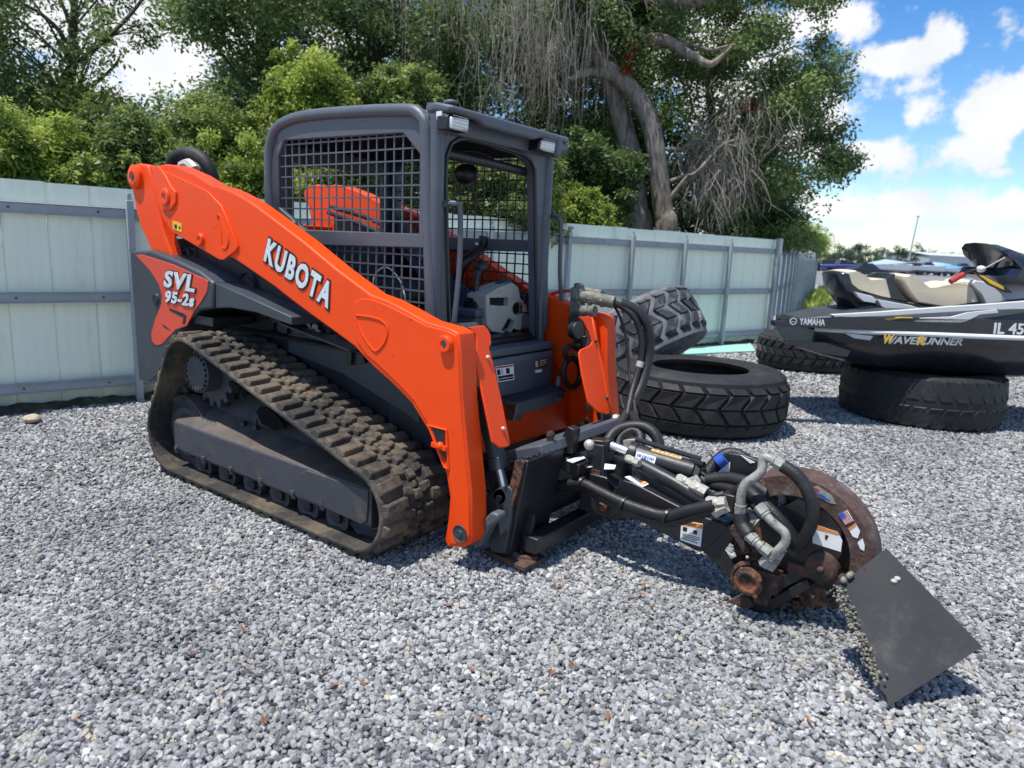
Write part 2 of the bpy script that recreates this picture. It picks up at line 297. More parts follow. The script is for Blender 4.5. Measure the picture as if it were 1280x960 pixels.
def place_text(name, body, p0, xdir, ydir, width, height, m, parent, extrude=0.002, bold=0.0, lift=0.0, spacing=1.0, shear=0.0, ref=None):
    "lettering whose baseline starts at p0; fitted to width x height metres (ref: fit by the box of the text without its outline)"
    me = text_mesh(body, 1.0, 0.02, bold, shear, spacing); rf = text_mesh(body, 1.0, 0.02, ref if ref is not None else bold, shear, spacing)
    co = np.empty(len(rf.vertices) * 3); rf.vertices.foreach_get('co', co); co = co.reshape(-1, 3); mn, mxx = co.min(0), co.max(0); bpy.data.meshes.remove(rf)
    sx = width / (mxx[0] - mn[0]); sy = height / (mxx[1] - mn[1]); X = Vector(xdir).normalized(); Y = Vector(ydir).normalized(); Z = X.cross(Y).normalized()
    mt = Matrix.Translation(Vector(p0) + Z * lift) @ Matrix((X, Y, Z)).transposed().to_4x4() @ Matrix.Diagonal((sx, sy, extrude / 0.02, 1)) @ Matrix.Translation((-mn[0], -mn[1], 0))
    me.transform(mt); me.materials.append(m); me.name = name
    o = bpy.data.objects.new(name, me); COL.objects.link(o)
    if parent: attach(o, parent)
    return o
def mesh_np(name, verts, quads, m, tone=None, parent=None, tri=False):
    me = bpy.data.meshes.new(name); n = len(quads); w = quads.shape[1]
    me.vertices.add(len(verts)); me.vertices.foreach_set('co', verts.astype(np.float32).ravel())
    me.loops.add(n * w); me.loops.foreach_set('vertex_index', quads.astype(np.int32).ravel())
    me.polygons.add(n); me.polygons.foreach_set('loop_start', np.arange(0, n * w, w, dtype=np.int32))
    if tone is not None:
        a = me.attributes.new('tone', 'FLOAT', 'FACE'); a.data.foreach_set('value', tone.astype(np.float32))
    me.materials.append(m); me.update(calc_edges=True); me.validate()
    o = bpy.data.objects.new(name, me); COL.objects.link(o)
    if parent: attach(o, parent)
    return o


# ================================================================ GROUND
def ground_mat(name, kind):
    m = bpy.data.materials.new(name); m.use_nodes = True; n = m.node_tree; n.nodes.clear(); N = n.nodes.new; L = n.links.new
    out = N('ShaderNodeOutputMaterial'); p = N('ShaderNodeBsdfPrincipled'); L(p.outputs[0], out.inputs[0]); p.inputs['Roughness'].default_value = 0.9; p.inputs['Specular IOR Level'].default_value = 0.2
    g = N('ShaderNodeNewGeometry'); v = N('ShaderNodeTexVoronoi'); v.inputs['Scale'].default_value = {'gravel': 34, 'asphalt': 90, 'grass': 60}[kind]; L(g.outputs['Position'], v.inputs['Vector'])
    t = N('ShaderNodeTexNoise'); t.inputs['Scale'].default_value = 0.6; t.inputs['Detail'].default_value = 8; L(g.outputs['Position'], t.inputs['Vector'])
    r = N('ShaderNodeValToRGB'); e = r.color_ramp.elements
    cols = {'gravel': [(0.0, (.12, .125, .135)), (.35, (.25, .258, .27)), (.7, (.39, .395, .405)), (1, (.55, .54, .52))], 'asphalt': [(0, (.20, .20, .205)), (1, (.29, .29, .295))], 'grass': [(0, (.05, .10, .015)), (1, (.11, .19, .035))]}[kind]
    e[0].position = cols[0][0]; e[0].color = (*cols[0][1], 1); e[1].position = cols[-1][0]; e[1].color = (*cols[-1][1], 1)
    for pz, c in cols[1:-1]: q = e.new(pz); q.color = (*c, 1)
    sx = N('ShaderNodeSeparateXYZ'); L(v.outputs['Color'], sx.inputs[0]); L(sx.outputs[0], r.inputs[0])
    x = N('ShaderNodeMix'); x.data_type = 'RGBA'; x.blend_type = 'MULTIPLY'; x.inputs['Factor'].default_value = 0.5; L(r.outputs[0], x.inputs['A'])
    r2 = N('ShaderNodeValToRGB'); r2.color_ramp.elements[0].position = .3; r2.color_ramp.elements[0].color = (.6, .6, .6, 1); r2.color_ramp.elements[1].position = .7; r2.color_ramp.elements[1].color = (1, 1, 1, 1); L(t.outputs[0], r2.inputs[0]); L(r2.outputs[0], x.inputs['B'])
    L(x.outputs['Result'], p.inputs['Base Color'])
    b = N('ShaderNodeBump'); b.inputs['Strength'].default_value = 0.9; b.inputs['Distance'].default_value = 0.02; b.invert = True; L(v.outputs['Distance'], b.inputs['Height']); L(b.outputs[0], p.inputs['Normal'])
    return m
M['gravelbed'] = ground_mat('gravel_bed', 'gravel'); M['asphalt'] = ground_mat('asphalt', 'asphalt'); M['grassland'] = ground_mat('grass_ground', 'grass')
def sheet(name, pts, z, m):
    b = MB(); b.add([(x, y, z) for x, y in pts], [tuple(range(len(pts)))]); o = b.build(name, m, fix=False); tag(o, kind='structure'); return o
sheet('ground', [(-600, -400), (900, -400), (900, 1200), (-600, 1200)], -0.012, M['gravelbed'])
sheet('asphalt_lot', [(-5.566,37.77),(-2.986,62.057),(7.368,57.85)] + [(140, 160), (-60, 220), (-14, 60)], -0.006, M['asphalt'])
sheet('grass_ground', [(-3.9, -5), (-1.0, 9.9), (-3.4, 22), (-40, 60), (-60, -20)], -0.007, M['grassland'])
sheet('grass_verge', [(-1.558,15.964),(-1.874,18.428),(-3.578,28.63),(-4.96,34.201),(-4.975,32.539)], -0.002, M['grassland'])

# ---- loose crushed stone: every stone near enough to be told apart is a real stone
def stone_mat():
    m = bpy.data.materials.new('crushed_stone'); m.use_nodes = True; n = m.node_tree; n.nodes.clear(); N = n.nodes.new; L = n.links.new
    out = N('ShaderNodeOutputMaterial'); p = N('ShaderNodeBsdfPrincipled'); L(p.outputs[0], out.inputs[0]); p.inputs['Roughness'].default_value = 0.72; p.inputs['Specular IOR Level'].default_value = 0.35
    oi = N('ShaderNodeObjectInfo'); r = N('ShaderNodeValToRGB'); e = r.color_ramp.elements
    e[0].position = 0; e[0].color = (.08, .085, .097, 1); e[1].position = 1; e[1].color = (.60, .60, .59, 1)
    for a, c in ((.10, (.155, .16, .17)), (.25, (.23, .236, .244)), (.5, (.315, .32, .325)), (.74, (.40, .405, .408)), (.9, (.47, .47, .465)), (.955, (.38, .35, .29)), (.975, (.46, .40, .31)), (.98, (.55, .545, .53))):
        q = e.new(a); q.color = (*c, 1)
    L(oi.outputs['Random'], r.inputs[0])
    tco = N('ShaderNodeTexCoord'); t = N('ShaderNodeTexNoise'); t.inputs['Scale'].default_value = 90; t.inputs['Detail'].default_value = 5
    g = N('ShaderNodeNewGeometry'); L(g.outputs['Position'], t.inputs['Vector'])
    x = N('ShaderNodeMix'); x.data_type = 'RGBA'; x.blend_type = 'MULTIPLY'; x.inputs['Factor'].default_value = 1; L(r.outputs[0], x.inputs['A'])
    r2 = N('ShaderNodeValToRGB'); r2.color_ramp.elements[0].position = .3; r2.color_ramp.elements[0].color = (.72, .72, .73, 1); r2.color_ramp.elements[1].position = .68; r2.color_ramp.elements[1].color = (1.06, 1.05, 1.03, 1); L(t.outputs[0], r2.inputs[0])
    t5 = N('ShaderNodeTexNoise'); t5.inputs['Scale'].default_value = 0.9; t5.inputs['Detail'].default_value = 5; L(g.outputs['Position'], t5.inputs['Vector'])
    r5 = N('ShaderNodeValToRGB'); r5.color_ramp.elements[0].position = .35; r5.color_ramp.elements[0].color = (.72, .73, .745, 1); r5.color_ramp.elements[1].position = .58; r5.color_ramp.elements[1].color = (1, 1, 1, 1); L(t5.outputs[0], r5.inputs[0])
    x5 = N('ShaderNodeMix'); x5.data_type = 'RGBA'; x5.blend_type = 'MULTIPLY'; x5.inputs['Factor'].default_value = 1; L(r2.outputs[0], x5.inputs['A']); L(r5.outputs[0], x5.inputs['B'])
    L(x5.outputs['Result'], x.inputs['B']); L(x.outputs['Result'], p.inputs['Base Color'])
    b = N('ShaderNodeBump'); b.inputs['Strength'].default_value = .35; b.inputs['Distance'].default_value = .003; L(t.outputs[0], b.inputs['Height']); L(b.outputs[0], p.inputs['Normal'])
    return m
M['stone'] = stone_mat()
FX = lambda y: -3.08 + 0.235 * (y + 0.6)                   # the fence line x(y)
def stone_points():
    Rm = np.array(CAM_ROT); Cc = np.array(CAM_LOC); F = cd.lens / 36 * 1280; out = []
    for d0, d1, sp, s0, s1 in ((0.0, 4.6, 0.0145, .0072, .0142), (4.6, 8.5, 0.0215, .010, .0172), (8.5, 17.0, 0.046, .017, .026)):
        xs = np.arange(-5, 16, sp); ys = np.arange(-5, 16, sp); X, Y = np.meshgrid(xs, ys); X = X.ravel(); Y = Y.ravel()
        X = X + rng.uniform(-.6, .6, len(X)) * sp; Y = Y + rng.uniform(-.6, .6, len(Y)) * sp
        D = np.hypot(X - Cc[0], Y - Cc[1]); k = (D >= d0) & (D < d1) & (X > -3.08 + .235 * (Y + .6) + .05); X, Y = X[k], Y[k]
        P = np.stack([X - Cc[0], Y - Cc[1], np.full(len(X), -Cc[2])], 1) @ Rm.T
        u = 640 + F * P[:, 0] / -P[:, 2]; v = 480 - F * P[:, 1] / -P[:, 2]
        k = (P[:, 2] < 0) & (u > -190) & (u < 1470) & (v < 1130); X, Y = X[k], Y[k]
        Z = .007 * np.sin(X * 2.1 + 1) * np.cos(Y * 1.7) + .006 * np.sin(X * 5.3 + Y * 3.1) * np.sin(Y * 6.1 - X * 2.2) + rng.uniform(-.006, .007, len(X)) - .004
        S = s0 + (s1 - s0) * rng.random(len(X)) ** 1.6
        out.append(np.stack([X, Y, Z, S], 1))
    return np.concatenate(out)
SP = stone_points()
me = bpy.data.meshes.new('gravel'); me.vertices.add(len(SP)); me.vertices.foreach_set('co', SP[:, :3].astype(np.float32).ravel())
a_ = me.attributes.new('sc', 'FLOAT', 'POINT'); a_.data.foreach_set('value', SP[:, 3].astype(np.float32))
gravel = bpy.data.objects.new('gravel', me); COL.objects.link(gravel); tag(gravel, 'loose grey crushed stone spread over the whole yard', 'gravel', kind='stuff')
def stone_nodes():
    g = bpy.data.node_groups.new('stones', 'GeometryNodeTree'); g.is_modifier = True
    g.interface.new_socket('Geometry', in_out='INPUT', socket_type='NodeSocketGeometry'); g.interface.new_socket('Geometry', in_out='OUTPUT', socket_type='NodeSocketGeometry')
    N = g.nodes.new; L = g.links.new; gi = N('NodeGroupInput'); go = N('NodeGroupOutput'); jn = N('GeometryNodeJoinGeometry'); r = random.Random(5)
    for i in range(7):
        ic = N('GeometryNodeMeshIcoSphere'); ic.inputs['Radius'].default_value = 1; ic.inputs['Subdivisions'].default_value = 2
        ns = N('ShaderNodeTexNoise'); ns.noise_dimensions = '4D'; ns.inputs['W'].default_value = i * 7.3; ns.inputs['Scale'].default_value = 0.85; ns.inputs['Detail'].default_value = 1.5
        su = N('ShaderNodeVectorMath'); su.operation = 'SUBTRACT'; su.inputs[1].default_value = (.5, .5, .5); L(ns.outputs['Color'], su.inputs[0])
        sc = N('ShaderNodeVectorMath'); sc.operation = 'SCALE'; sc.inputs['Scale'].default_value = 1.9; L(su.outputs[0], sc.inputs[0])
        sp = N('GeometryNodeSetPosition'); L(ic.outputs['Mesh'], sp.inputs['Geometry']); L(sc.outputs[0], sp.inputs['Offset'])
        tr = N('GeometryNodeTransform'); tr.inputs['Scale'].default_value = (r.uniform(.95, 1.35), r.uniform(.75, 1.0), r.uniform(.5, .75)); L(sp.outputs[0], tr.inputs['Geometry'])
        sm = N('GeometryNodeSetMaterial'); sm.inputs['Material'].default_value = M['stone']; L(tr.outputs[0], sm.inputs['Geometry'])
        sh = N('GeometryNodeSetShadeSmooth'); sh.inputs['Shade Smooth'].default_value = False; L(sm.outputs[0], sh.inputs['Geometry'])
        gt = N('GeometryNodeGeometryToInstance'); L(sh.outputs[0], gt.inputs[0]); L(gt.outputs[0], jn.inputs[0])
    ip = N('GeometryNodeInstanceOnPoints'); ip.inputs['Pick Instance'].default_value = True; L(gi.outputs[0], ip.inputs['Points']); L(jn.outputs[0], ip.inputs['Instance'])
    ri = N('FunctionNodeRandomValue'); ri.data_type = 'INT'
    [s for s in ri.inputs if s.name == 'Max' and s.type == 'INT'][0].default_value = 6
    L([s for s in ri.outputs if s.type == 'INT'][0], ip.inputs['Instance Index'])
    rv = N('FunctionNodeRandomValue'); rv.data_type = 'FLOAT_VECTOR'
    [s for s in rv.inputs if s.name == 'Min' and s.type == 'VECTOR'][0].default_value = (-.75, -.75, 0); [s for s in rv.inputs if s.name == 'Max' and s.type == 'VECTOR'][0].default_value = (.75, .75, 6.28); rv.inputs['Seed'].default_value = 4
    L([s for s in rv.outputs if s.type == 'VECTOR'][0], ip.inputs['Rotation'])
    na = N('GeometryNodeInputNamedAttribute'); na.data_type = 'FLOAT'; na.inputs['Name'].default_value = 'sc'
    L([s for s in na.outputs if s.type == 'VALUE'][0], ip.inputs['Scale']); L(ip.outputs[0], go.inputs[0]); return g
gm = gravel.modifiers.new('stones', 'NODES'); gm.node_group = stone_nodes()

# ---- soil bank and a pale rock along the foot of the fence
b = MB(); ys = np.arange(-3.2, 9.6, .08); rings = []
for y in ys:
    w = .16 + .07 * math.sin(y * 3.1) + random.uniform(-.03, .03) - (.09 if y > .4 else 0); h = .045 + random.uniform(0, .03)
    rings.append([(FX(y) - .05, y, -.02), (FX(y) - .05, y, h * .8), (FX(y) + w * .4, y, h), (FX(y) + w * .8, y, h * .4), (FX(y) + w, y, -.02)])
b.loft(rings); o = b.build('soil_bank', M['soil']); tag(o, kind='structure')
def rock(name, c, r, m, label):
    b = MB(); b.sphere((0, 0, 0), r, 12, (1.4, 1, .55)); 
    b.v = [tuple(Vector(v) * (1 + .22 * math.sin(v[0] * 31 + v[1] * 17) + .12 * math.sin(v[2] * 60))) for v in b.v]; b.v = [(v[0] + c[0], v[1] + c[1], v[2] + c[2]) for v in b.v]
    o = b.build(name, m); tag(o, label, 'rock'); return o
M['rock'] = mat('pale_rock', (.42, .36, .26), .9, var=.3, scale=20, bump=.6, bscale=60)
rc = [(-2.714,-1.042)][0]
rock('rock', (rc[0], rc[1], .03), .055, M['rock'], 'pale tan rock lying at the foot of the fence, by the left edge')
# mint coloured spare sheet lying flat at the foot of the fence beyond the tyres
b = MB(); q = [(-1.159,7.394),(-0.593,9.037),(-0.214,8.128),(-0.818,6.788)]; b.prism('z', q, .004, .034); M['mint2'] = mat('mint_sheet', (.30, .55, .47), .5, var=.08)
o = b.build('mint_sheet', M['mint2'], bevel=.003); tag(o, 'mint green metal sheet lying flat on the gravel behind the tyres', 'metal sheet')

# ================================================================ FENCE
def fence(name, p0, d, L, posts, label, group=None, side=1, top=1.80):
    d = Vector((d[0], d[1], 0)).normalized(); nrm = Vector((d.y, -d.x, 0)) * side; p0 = Vector((*p0, 0)); ang = math.atan2(d.y, d.x)
    t = thing(name, p0, label, 'fence')
    pw = .30; prof = [(0, 0), (.010, .008), (.028, .008), (.040, 0), (.09, .0), (.10, .0014), (.11, 0), (.17, 0), (.18, .0014), (.19, 0), (.245, 0), (.255, .0014), (.265, 0), (.2985, 0)]
    poly = prof + [(u, n - .0022) for u, n in reversed(prof)]
    b = MB(); b.prism('z', [(u, n * side) for u, n in poly], .02, top); pm = None
    for k in range(int(L / pw)):
        if pm is None: o = b.build('panel', M['mint'], t); pm = o.data
        else: o = bpy.data.objects.new('panel', pm); COL.objects.link(o); o.parent = t; 
        o.matrix_parent_inverse = Matrix.Identity(4); off = -nrm * (.0 if k % 2 else .0015)
        o.location = d * (k * pw) + off + Vector((0, 0, random.uniform(-.006, .006))); o.rotation_euler = (0, 0, ang)
    for z, h in ((1.595, .085), (.905, .085), (.185, .08)):
        b = MB(); q0 = p0 + nrm * .036 + Vector((0, 0, z)); q1 = q0 + d * L; b.bar(q0, q1, .038, h); b.bar(q0 + nrm * .025 + Vector((0, 0, h / 2 - .004)), q1 + nrm * .025 + Vector((0, 0, h / 2 - .004)), .02, .006); b.bar(q0 + nrm * .025 - Vector((0, 0, h / 2 - .004)), q1 + nrm * .025 - Vector((0, 0, h / 2 - .004)), .02, .006)
        r_ = b.build('rail', M['post'], t, bevel=.003)
        b = MB(); k = 0.35
        while k < L: b.cyl(q0 + d * k + nrm * .019, q0 + d * k + nrm * .027, .008, 6); k += .6
        tag(b.build('bolts', M['black'], r_), kind='stuff')
    for s in posts:
        b = MB(); q = p0 + d * s + nrm * .085; b.bar(q, q + Vector((0, 0, 1.70 + (.12 if s in (posts[0], posts[-1]) else 0))), .065, .055, (d.x, d.y, 0)); b.bar(q + Vector((0, 0, 1.70)), q + Vector((0, 0, 1.76)), .03, .03, (d.x, d.y, 0)); b.build('post', M['post'], t, bevel=.004)
    return t
Ln = math.hypot(1, .235); y0 = -3.6
fence('metal_fence', (FX(y0), y0), (.235, 1), (9.85 - y0) * Ln, [(y - y0) * Ln for y in (-2.6, -1.37, -.12, 1.12, 2.36, 3.6, 4.85, 6.07, 7.25, 8.42, 9.82)], 'long pale mint sheet metal fence with grey posts behind the orange loader', top=1.80)
fence('metal_fence', (FX(9.85), 9.87), (-.205, .979), 20.4, [.15 + 1.2 * k for k in range(17)], 'far run of the mint fence, turning away beyond the corner post beside the grass', top=1.80)

# ================================================================ TREES
def leaf_mat(name, dark, light, trans=.3):
    m = bpy.data.materials.new(name); m.use_nodes = True; n = m.node_tree; n.nodes.clear(); N = n.nodes.new; L = n.links.new
    out = N('ShaderNodeOutputMaterial'); p = N('ShaderNodeBsdfPrincipled'); p.inputs['Roughness'].default_value = .5; p.inputs['Specular IOR Level'].default_value = .3; tl = N('ShaderNodeBsdfTranslucent'); mxs = N('ShaderNodeMixShader'); mxs.inputs[0].default_value = trans
    a = N('ShaderNodeAttribute'); a.attribute_name = 'tone'; r = N('ShaderNodeValToRGB'); e = r.color_ramp.elements; e[0].color = (*dark, 1); e[1].color = (*light, 1); L(a.outputs['Fac'], r.inputs[0])
    L(r.outputs[0], p.inputs['Base Color']); hs = N('ShaderNodeHueSaturation'); hs.inputs['Hue'].default_value = .485; hs.inputs['Value'].default_value = 1.5; L(r.outputs[0], hs.inputs['Color']); L(hs.outputs[0], tl.inputs['Color'])
    L(p.outputs[0], mxs.inputs[1]); L(tl.outputs[0], mxs.inputs[2]); L(mxs.outputs[0], out.inputs[0]); return m
M['leafdark'] = leaf_mat('leaves_dark', (0.030, 0.061, 0.018), (0.160, 0.227, 0.064))
M['leafmid'] = leaf_mat('leaves_mid', (0.061, 0.101, 0.026), (0.277, 0.349, 0.087))
M['leafbright'] = leaf_mat('leaves_bright', (0.079, 0.132, 0.020), (0.337, 0.416, 0.081), .4)
M['leafblue'] = leaf_mat('leaves_blue_green', (0.056, 0.099, 0.038), (0.253, 0.335, 0.110))
M['leafdead'] = leaf_mat('leaves_dead', (.20, .05, .012), (.42, .13, .03), .2)
def leaves(name, clumps, per, size, m, parent, flat=.8, aspect=.45, droop=.25):
    cl = np.array(clumps); wt = cl[:, 3] ** 2; cnt = np.maximum(8, per * wt / wt.mean()).astype(int); c = np.repeat(cl, cnt, axis=0); n = len(c); ci = np.repeat(np.arange(len(cl)), cnt)
    dirs = rng.normal(size=(n, 3)); dirs /= np.linalg.norm(dirs, axis=1)[:, None]; rad = rng.random(n) ** .45
    sub = rng.normal(size=(len(cl), 6, 3))[ci, rng.integers(0, 6, n)] * .45      # twigs within the clump
    pos = c[:, :3] + (dirs * rad[:, None] * .75 + sub * .55) * c[:, 3:4] * np.array([1, 1, flat])
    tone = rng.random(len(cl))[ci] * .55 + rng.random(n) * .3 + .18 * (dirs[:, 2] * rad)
    nrm = dirs * .5 + rng.normal(size=(n, 3)) * .6 + np.array([0, 0, .55]); nrm /= np.linalg.norm(nrm, axis=1)[:, None]
    ax = rng.normal(size=(n, 3)) + np.array([0, 0, -droop]); ax -= nrm * (ax * nrm).sum(1)[:, None]; ax /= np.linalg.norm(ax, axis=1)[:, None]; sd = np.cross(nrm, ax)
    s = (size * (.6 + .8 * rng.random(n)))[:, None]
    v = np.stack([pos, pos + ax * s * .5 + sd * s * aspect * .5, pos + ax * s, pos + ax * s * .5 - sd * s * aspect * .5], 1).reshape(-1, 3)
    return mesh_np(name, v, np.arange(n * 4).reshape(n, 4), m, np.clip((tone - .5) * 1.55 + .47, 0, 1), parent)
def limbs(name, base, top, r0, clumps, nl, m, parent, seed=0, r1=None, split=None):
    rd = random.Random(seed); b = MB(); base = Vector(base); top = Vector(top)
    mid = base.lerp(top, .5) + Vector((rd.uniform(-.3, .3), rd.uniform(-.3, .3), 0)); path = catmull([base, mid, top], 5); b.tube(path, [r0 * (1 - .75 * i / (len(path) - 1)) for i in range(len(path))], 9)
    for c in rd.sample(clumps, min(nl, len(clumps))):
        e = Vector(c[:3]); h = max(.15, min(.95, (e.z - base.z - .8) / max(.1, top.z - base.z))); s = path[int(h * (len(path) - 1))]
        q = s.lerp(e, .5) + Vector((rd.uniform(-.2, .2), rd.uniform(-.2, .2), rd.uniform(.05, .35))); rr = r0 * .28 * (1 - .6 * h)
        b.tube([s, q, e], [rr, rr * .6, rr * .22], 5, smooth=3)
    return b.build(name, m, parent, fix=False)
def tree(name, label, cat, base, top, r0, clumps, per, size, lm, bm, nl=24, group=None, seed=0, **k):
    t = thing(name, base, label, cat, group)
    limbs('trunk', base, top, r0, clumps, nl, bm, t, seed); leaves('crown', clumps, per, size, lm, t, **k); return t
G_T = 'trees growing behind the fence'; G_S = 'bushes growing along the back of the fence'
def gnd(p): return (p[0], p[1], -.01)
# far row first: tall trees
c_ = [(-12.11,2.96,4.18,0.61),(-11.78,1.78,4.08,0.73),(-10.62,1.16,4.49,0.73),(-11.79,4.05,6.44,0.79),(-11.54,1.74,5.75,0.47),(-10.39,1.42,4.72,0.61),(-11.25,2.5,2.94,0.67),(-11.93,2.36,5.83,0.59),(-12.59,1.44,5.17,0.61),(-12.25,1.47,3.63,0.54),(-12.64,1.73,4.82,0.72),(-10.62,1.25,4.7,0.47),(-10.31,2.71,4.35,0.71),(-10.67,1.2,3.4,0.6),(-12.51,2.2,5.15,0.73),(-10.73,1.76,2.66,0.59),(-12.05,2.05,5.09,0.57),(-10.4,1.83,5.39,0.65),(-11.14,1.76,3.69,0.61),(-12.39,2.07,5.52,0.74),(-11.93,2.17,5.35,0.78),(-12.39,1.88,2.49,0.66),(-10.13,2.18,5.35,0.79),(-10.89,1.63,3.29,0.74),(-10.53,1.28,3.15,0.53),(-11.51,1.17,4.73,0.47),(-11.65,1.75,4.56,0.5),(-12.4,2.58,2.81,0.68),(-10.39,1.31,5.34,0.77),(-11.62,1.1,3.49,0.71),(-12.15,1.47,3.93,0.77),(-12.21,2.53,3.61,0.75),(-12.05,2.72,3.22,0.65),(-11.07,3.33,4.82,0.66),(-12.74,1.64,3.67,0.76),(-10.27,2.12,2.86,0.71),(-11.6,1.14,3.61,0.53),(-10.91,1.89,5.7,0.69),(-12.36,2.14,5.48,0.68),(-10.66,1.88,3.45,0.6),(-12.31,1.77,4.18,0.75),(-11.24,2.04,5.27,0.55),(-11.73,1.9,4.45,0.62),(-12.46,2.42,3.0,0.61),(-12.41,1.71,5.85,0.46),(-10.28,1.65,2.95,0.5),(-11.85,3.01,6.18,0.53),(-11.79,1.75,5.7,0.61),(-12.15,1.27,4.14,0.51),(-11.82,2.17,4.77,0.63),(-12.18,2.66,3.21,0.48),(-11.83,1.61,4.25,0.77),(-12.12,2.64,4.08,0.73),(-11.32,3.6,5.6,0.74),(-12.59,2.03,2.71,0.79),(-12.17,2.32,2.7,0.57),(-11.7,1.4,4.23,0.72),(-11.75,3.11,6.19,0.47),(-10.52,1.83,3.01,0.5),(-10.97,1.64,3.91,0.71),(-12.56,2.01,2.9,0.63),(-11.92,3.7,6.41,0.63),(-11.4,2.4,3.09,0.62),(-10.84,3.59,6.03,0.59),(-10.54,1.68,4.06,0.6),(-12.46,1.99,3.79,0.5),(-9.94,3.55,6.01,0.53),(-10.41,1.91,3.59,0.71),(-10.98,1.3,3.89,0.52),(-10.77,2.78,4.46,0.59)]
c_ += [(-10.62,3.19,4.79,0.18),(-10.53,3.73,5.04,0.23),(-10.88,3.48,5.21,0.21),(-10.73,4.19,4.95,0.31),(-10.94,3.45,5.22,0.25),(-11.1,3.44,4.9,0.29),(-10.29,3.12,5.0,0.32),(-10.78,3.33,4.8,0.25),(-10.61,3.83,4.82,0.2),(-11.2,3.34,5.04,0.17),(-10.09,3.88,4.92,0.19),(-10.31,4.01,5.13,0.23),(-10.33,3.82,5.01,0.29),(-9.92,4.07,5.01,0.18),(-10.92,3.3,5.3,0.24),(-10.73,4.09,4.93,0.27)]
tree('thin_tree', 'thin dark tree with bare reaching limbs and open sky between them, at the left edge', 'tree', gnd([(-11.31,2.21,1.48)][0]), [(-10.98,3.03,5.87)][0], .17, c_, 330, .09, M['leafblue'], M['dbark'], 40, G_T, 1)
c_ = [(-10.38,3.15,2.59,0.31),(-10.66,2.69,2.21,0.52),(-8.88,2.69,2.48,0.45),(-9.01,1.73,1.92,0.62),(-9.85,1.87,2.37,0.43),(-10.35,1.99,1.93,0.29),(-8.31,3.56,1.98,0.44),(-10.57,2.35,3.22,0.32),(-9.95,2.13,2.14,0.44),(-9.47,3.1,2.94,0.26),(-10.93,4.16,1.97,0.55),(-10.56,2.94,3.21,0.55),(-9.87,2.04,3.28,0.48),(-8.28,3.09,2.83,0.62),(-9.21,2.52,2.76,0.44),(-8.93,2.26,2.22,0.5),(-8.92,1.76,2.32,0.37),(-8.82,2.12,2.46,0.46),(-10.1,2.36,3.26,0.68),(-9.03,2.52,1.88,0.67),(-10.7,3.04,3.61,0.66),(-8.89,3.31,3.21,0.25),(-11.69,2.48,2.64,0.7),(-11.0,2.97,2.3,0.54),(-10.1,2.38,2.76,0.53),(-11.25,2.88,1.93,0.32),(-9.51,2.25,2.03,0.67),(-10.44,3.3,2.52,0.35),(-10.6,2.77,3.42,0.56),(-10.04,2.06,1.99,0.36),(-10.15,2.89,1.86,0.53),(-10.09,4.36,2.0,0.44),(-10.6,3.56,2.09,0.51),(-10.69,2.97,3.21,0.5),(-10.47,4.53,2.41,0.66),(-9.54,2.92,2.26,0.29),(-11.23,3.23,3.41,0.56),(-8.83,2.63,2.55,0.49),(-8.98,3.16,3.09,0.43),(-9.09,2.18,2.39,0.29),(-10.81,2.87,2.49,0.55),(-8.13,3.37,3.13,0.47),(-10.39,3.13,3.62,0.4),(-11.37,2.95,3.34,0.25),(-9.2,2.37,3.2,0.44),(-10.19,2.34,1.95,0.56),(-10.52,2.38,2.91,0.63),(-11.12,2.86,3.02,0.62),(-10.89,2.69,2.81,0.43),(-10.97,4.04,2.7,0.5),(-10.3,3.77,3.35,0.4),(-9.36,2.79,3.12,0.31),(-9.48,2.11,2.67,0.27),(-10.69,4.37,3.62,0.52),(-11.12,3.2,2.12,0.39),(-11.22,2.53,2.58,0.52),(-9.87,3.86,3.2,0.37),(-9.67,2.68,3.08,0.43),(-8.74,3.35,3.55,0.36),(-8.16,3.47,2.83,0.63),(-9.09,3.67,2.26,0.58),(-11.08,3.05,3.75,0.62),(-8.87,1.79,1.97,0.39),(-9.66,2.01,2.32,0.34),(-11.2,2.73,3.33,0.52),(-10.38,2.14,2.42,0.45),(-10.69,3.45,2.65,0.48),(-10.1,3.52,3.04,0.42),(-10.57,3.09,2.9,0.38),(-10.31,4.55,3.14,0.56),(-9.16,3.98,2.59,0.43),(-10.7,3.69,2.44,0.31),(-10.6,2.25,2.43,0.68),(-10.52,4.76,2.56,0.26),(-10.11,2.32,1.93,0.34),(-9.71,3.69,3.14,0.39),(-10.42,2.61,3.72,0.68),(-10.44,4.8,2.52,0.41),(-10.39,2.63,1.96,0.55),(-10.81,3.36,2.46,0.59),(-11.05,3.1,3.22,0.7),(-10.23,3.18,3.59,0.49),(-9.71,2.6,3.37,0.53),(-11.52,2.66,2.83,0.59)]
tree('leafy_tree', 'mid green leafy tree left of the loader arm, below the gap of white sky', 'tree', gnd([(-9.9,3.01,1.48)][0]), [(-9.81,3.2,3.18)][0], .12, c_, 380, .085, M['leafmid'], M['dbark'], 30, G_T, 2)
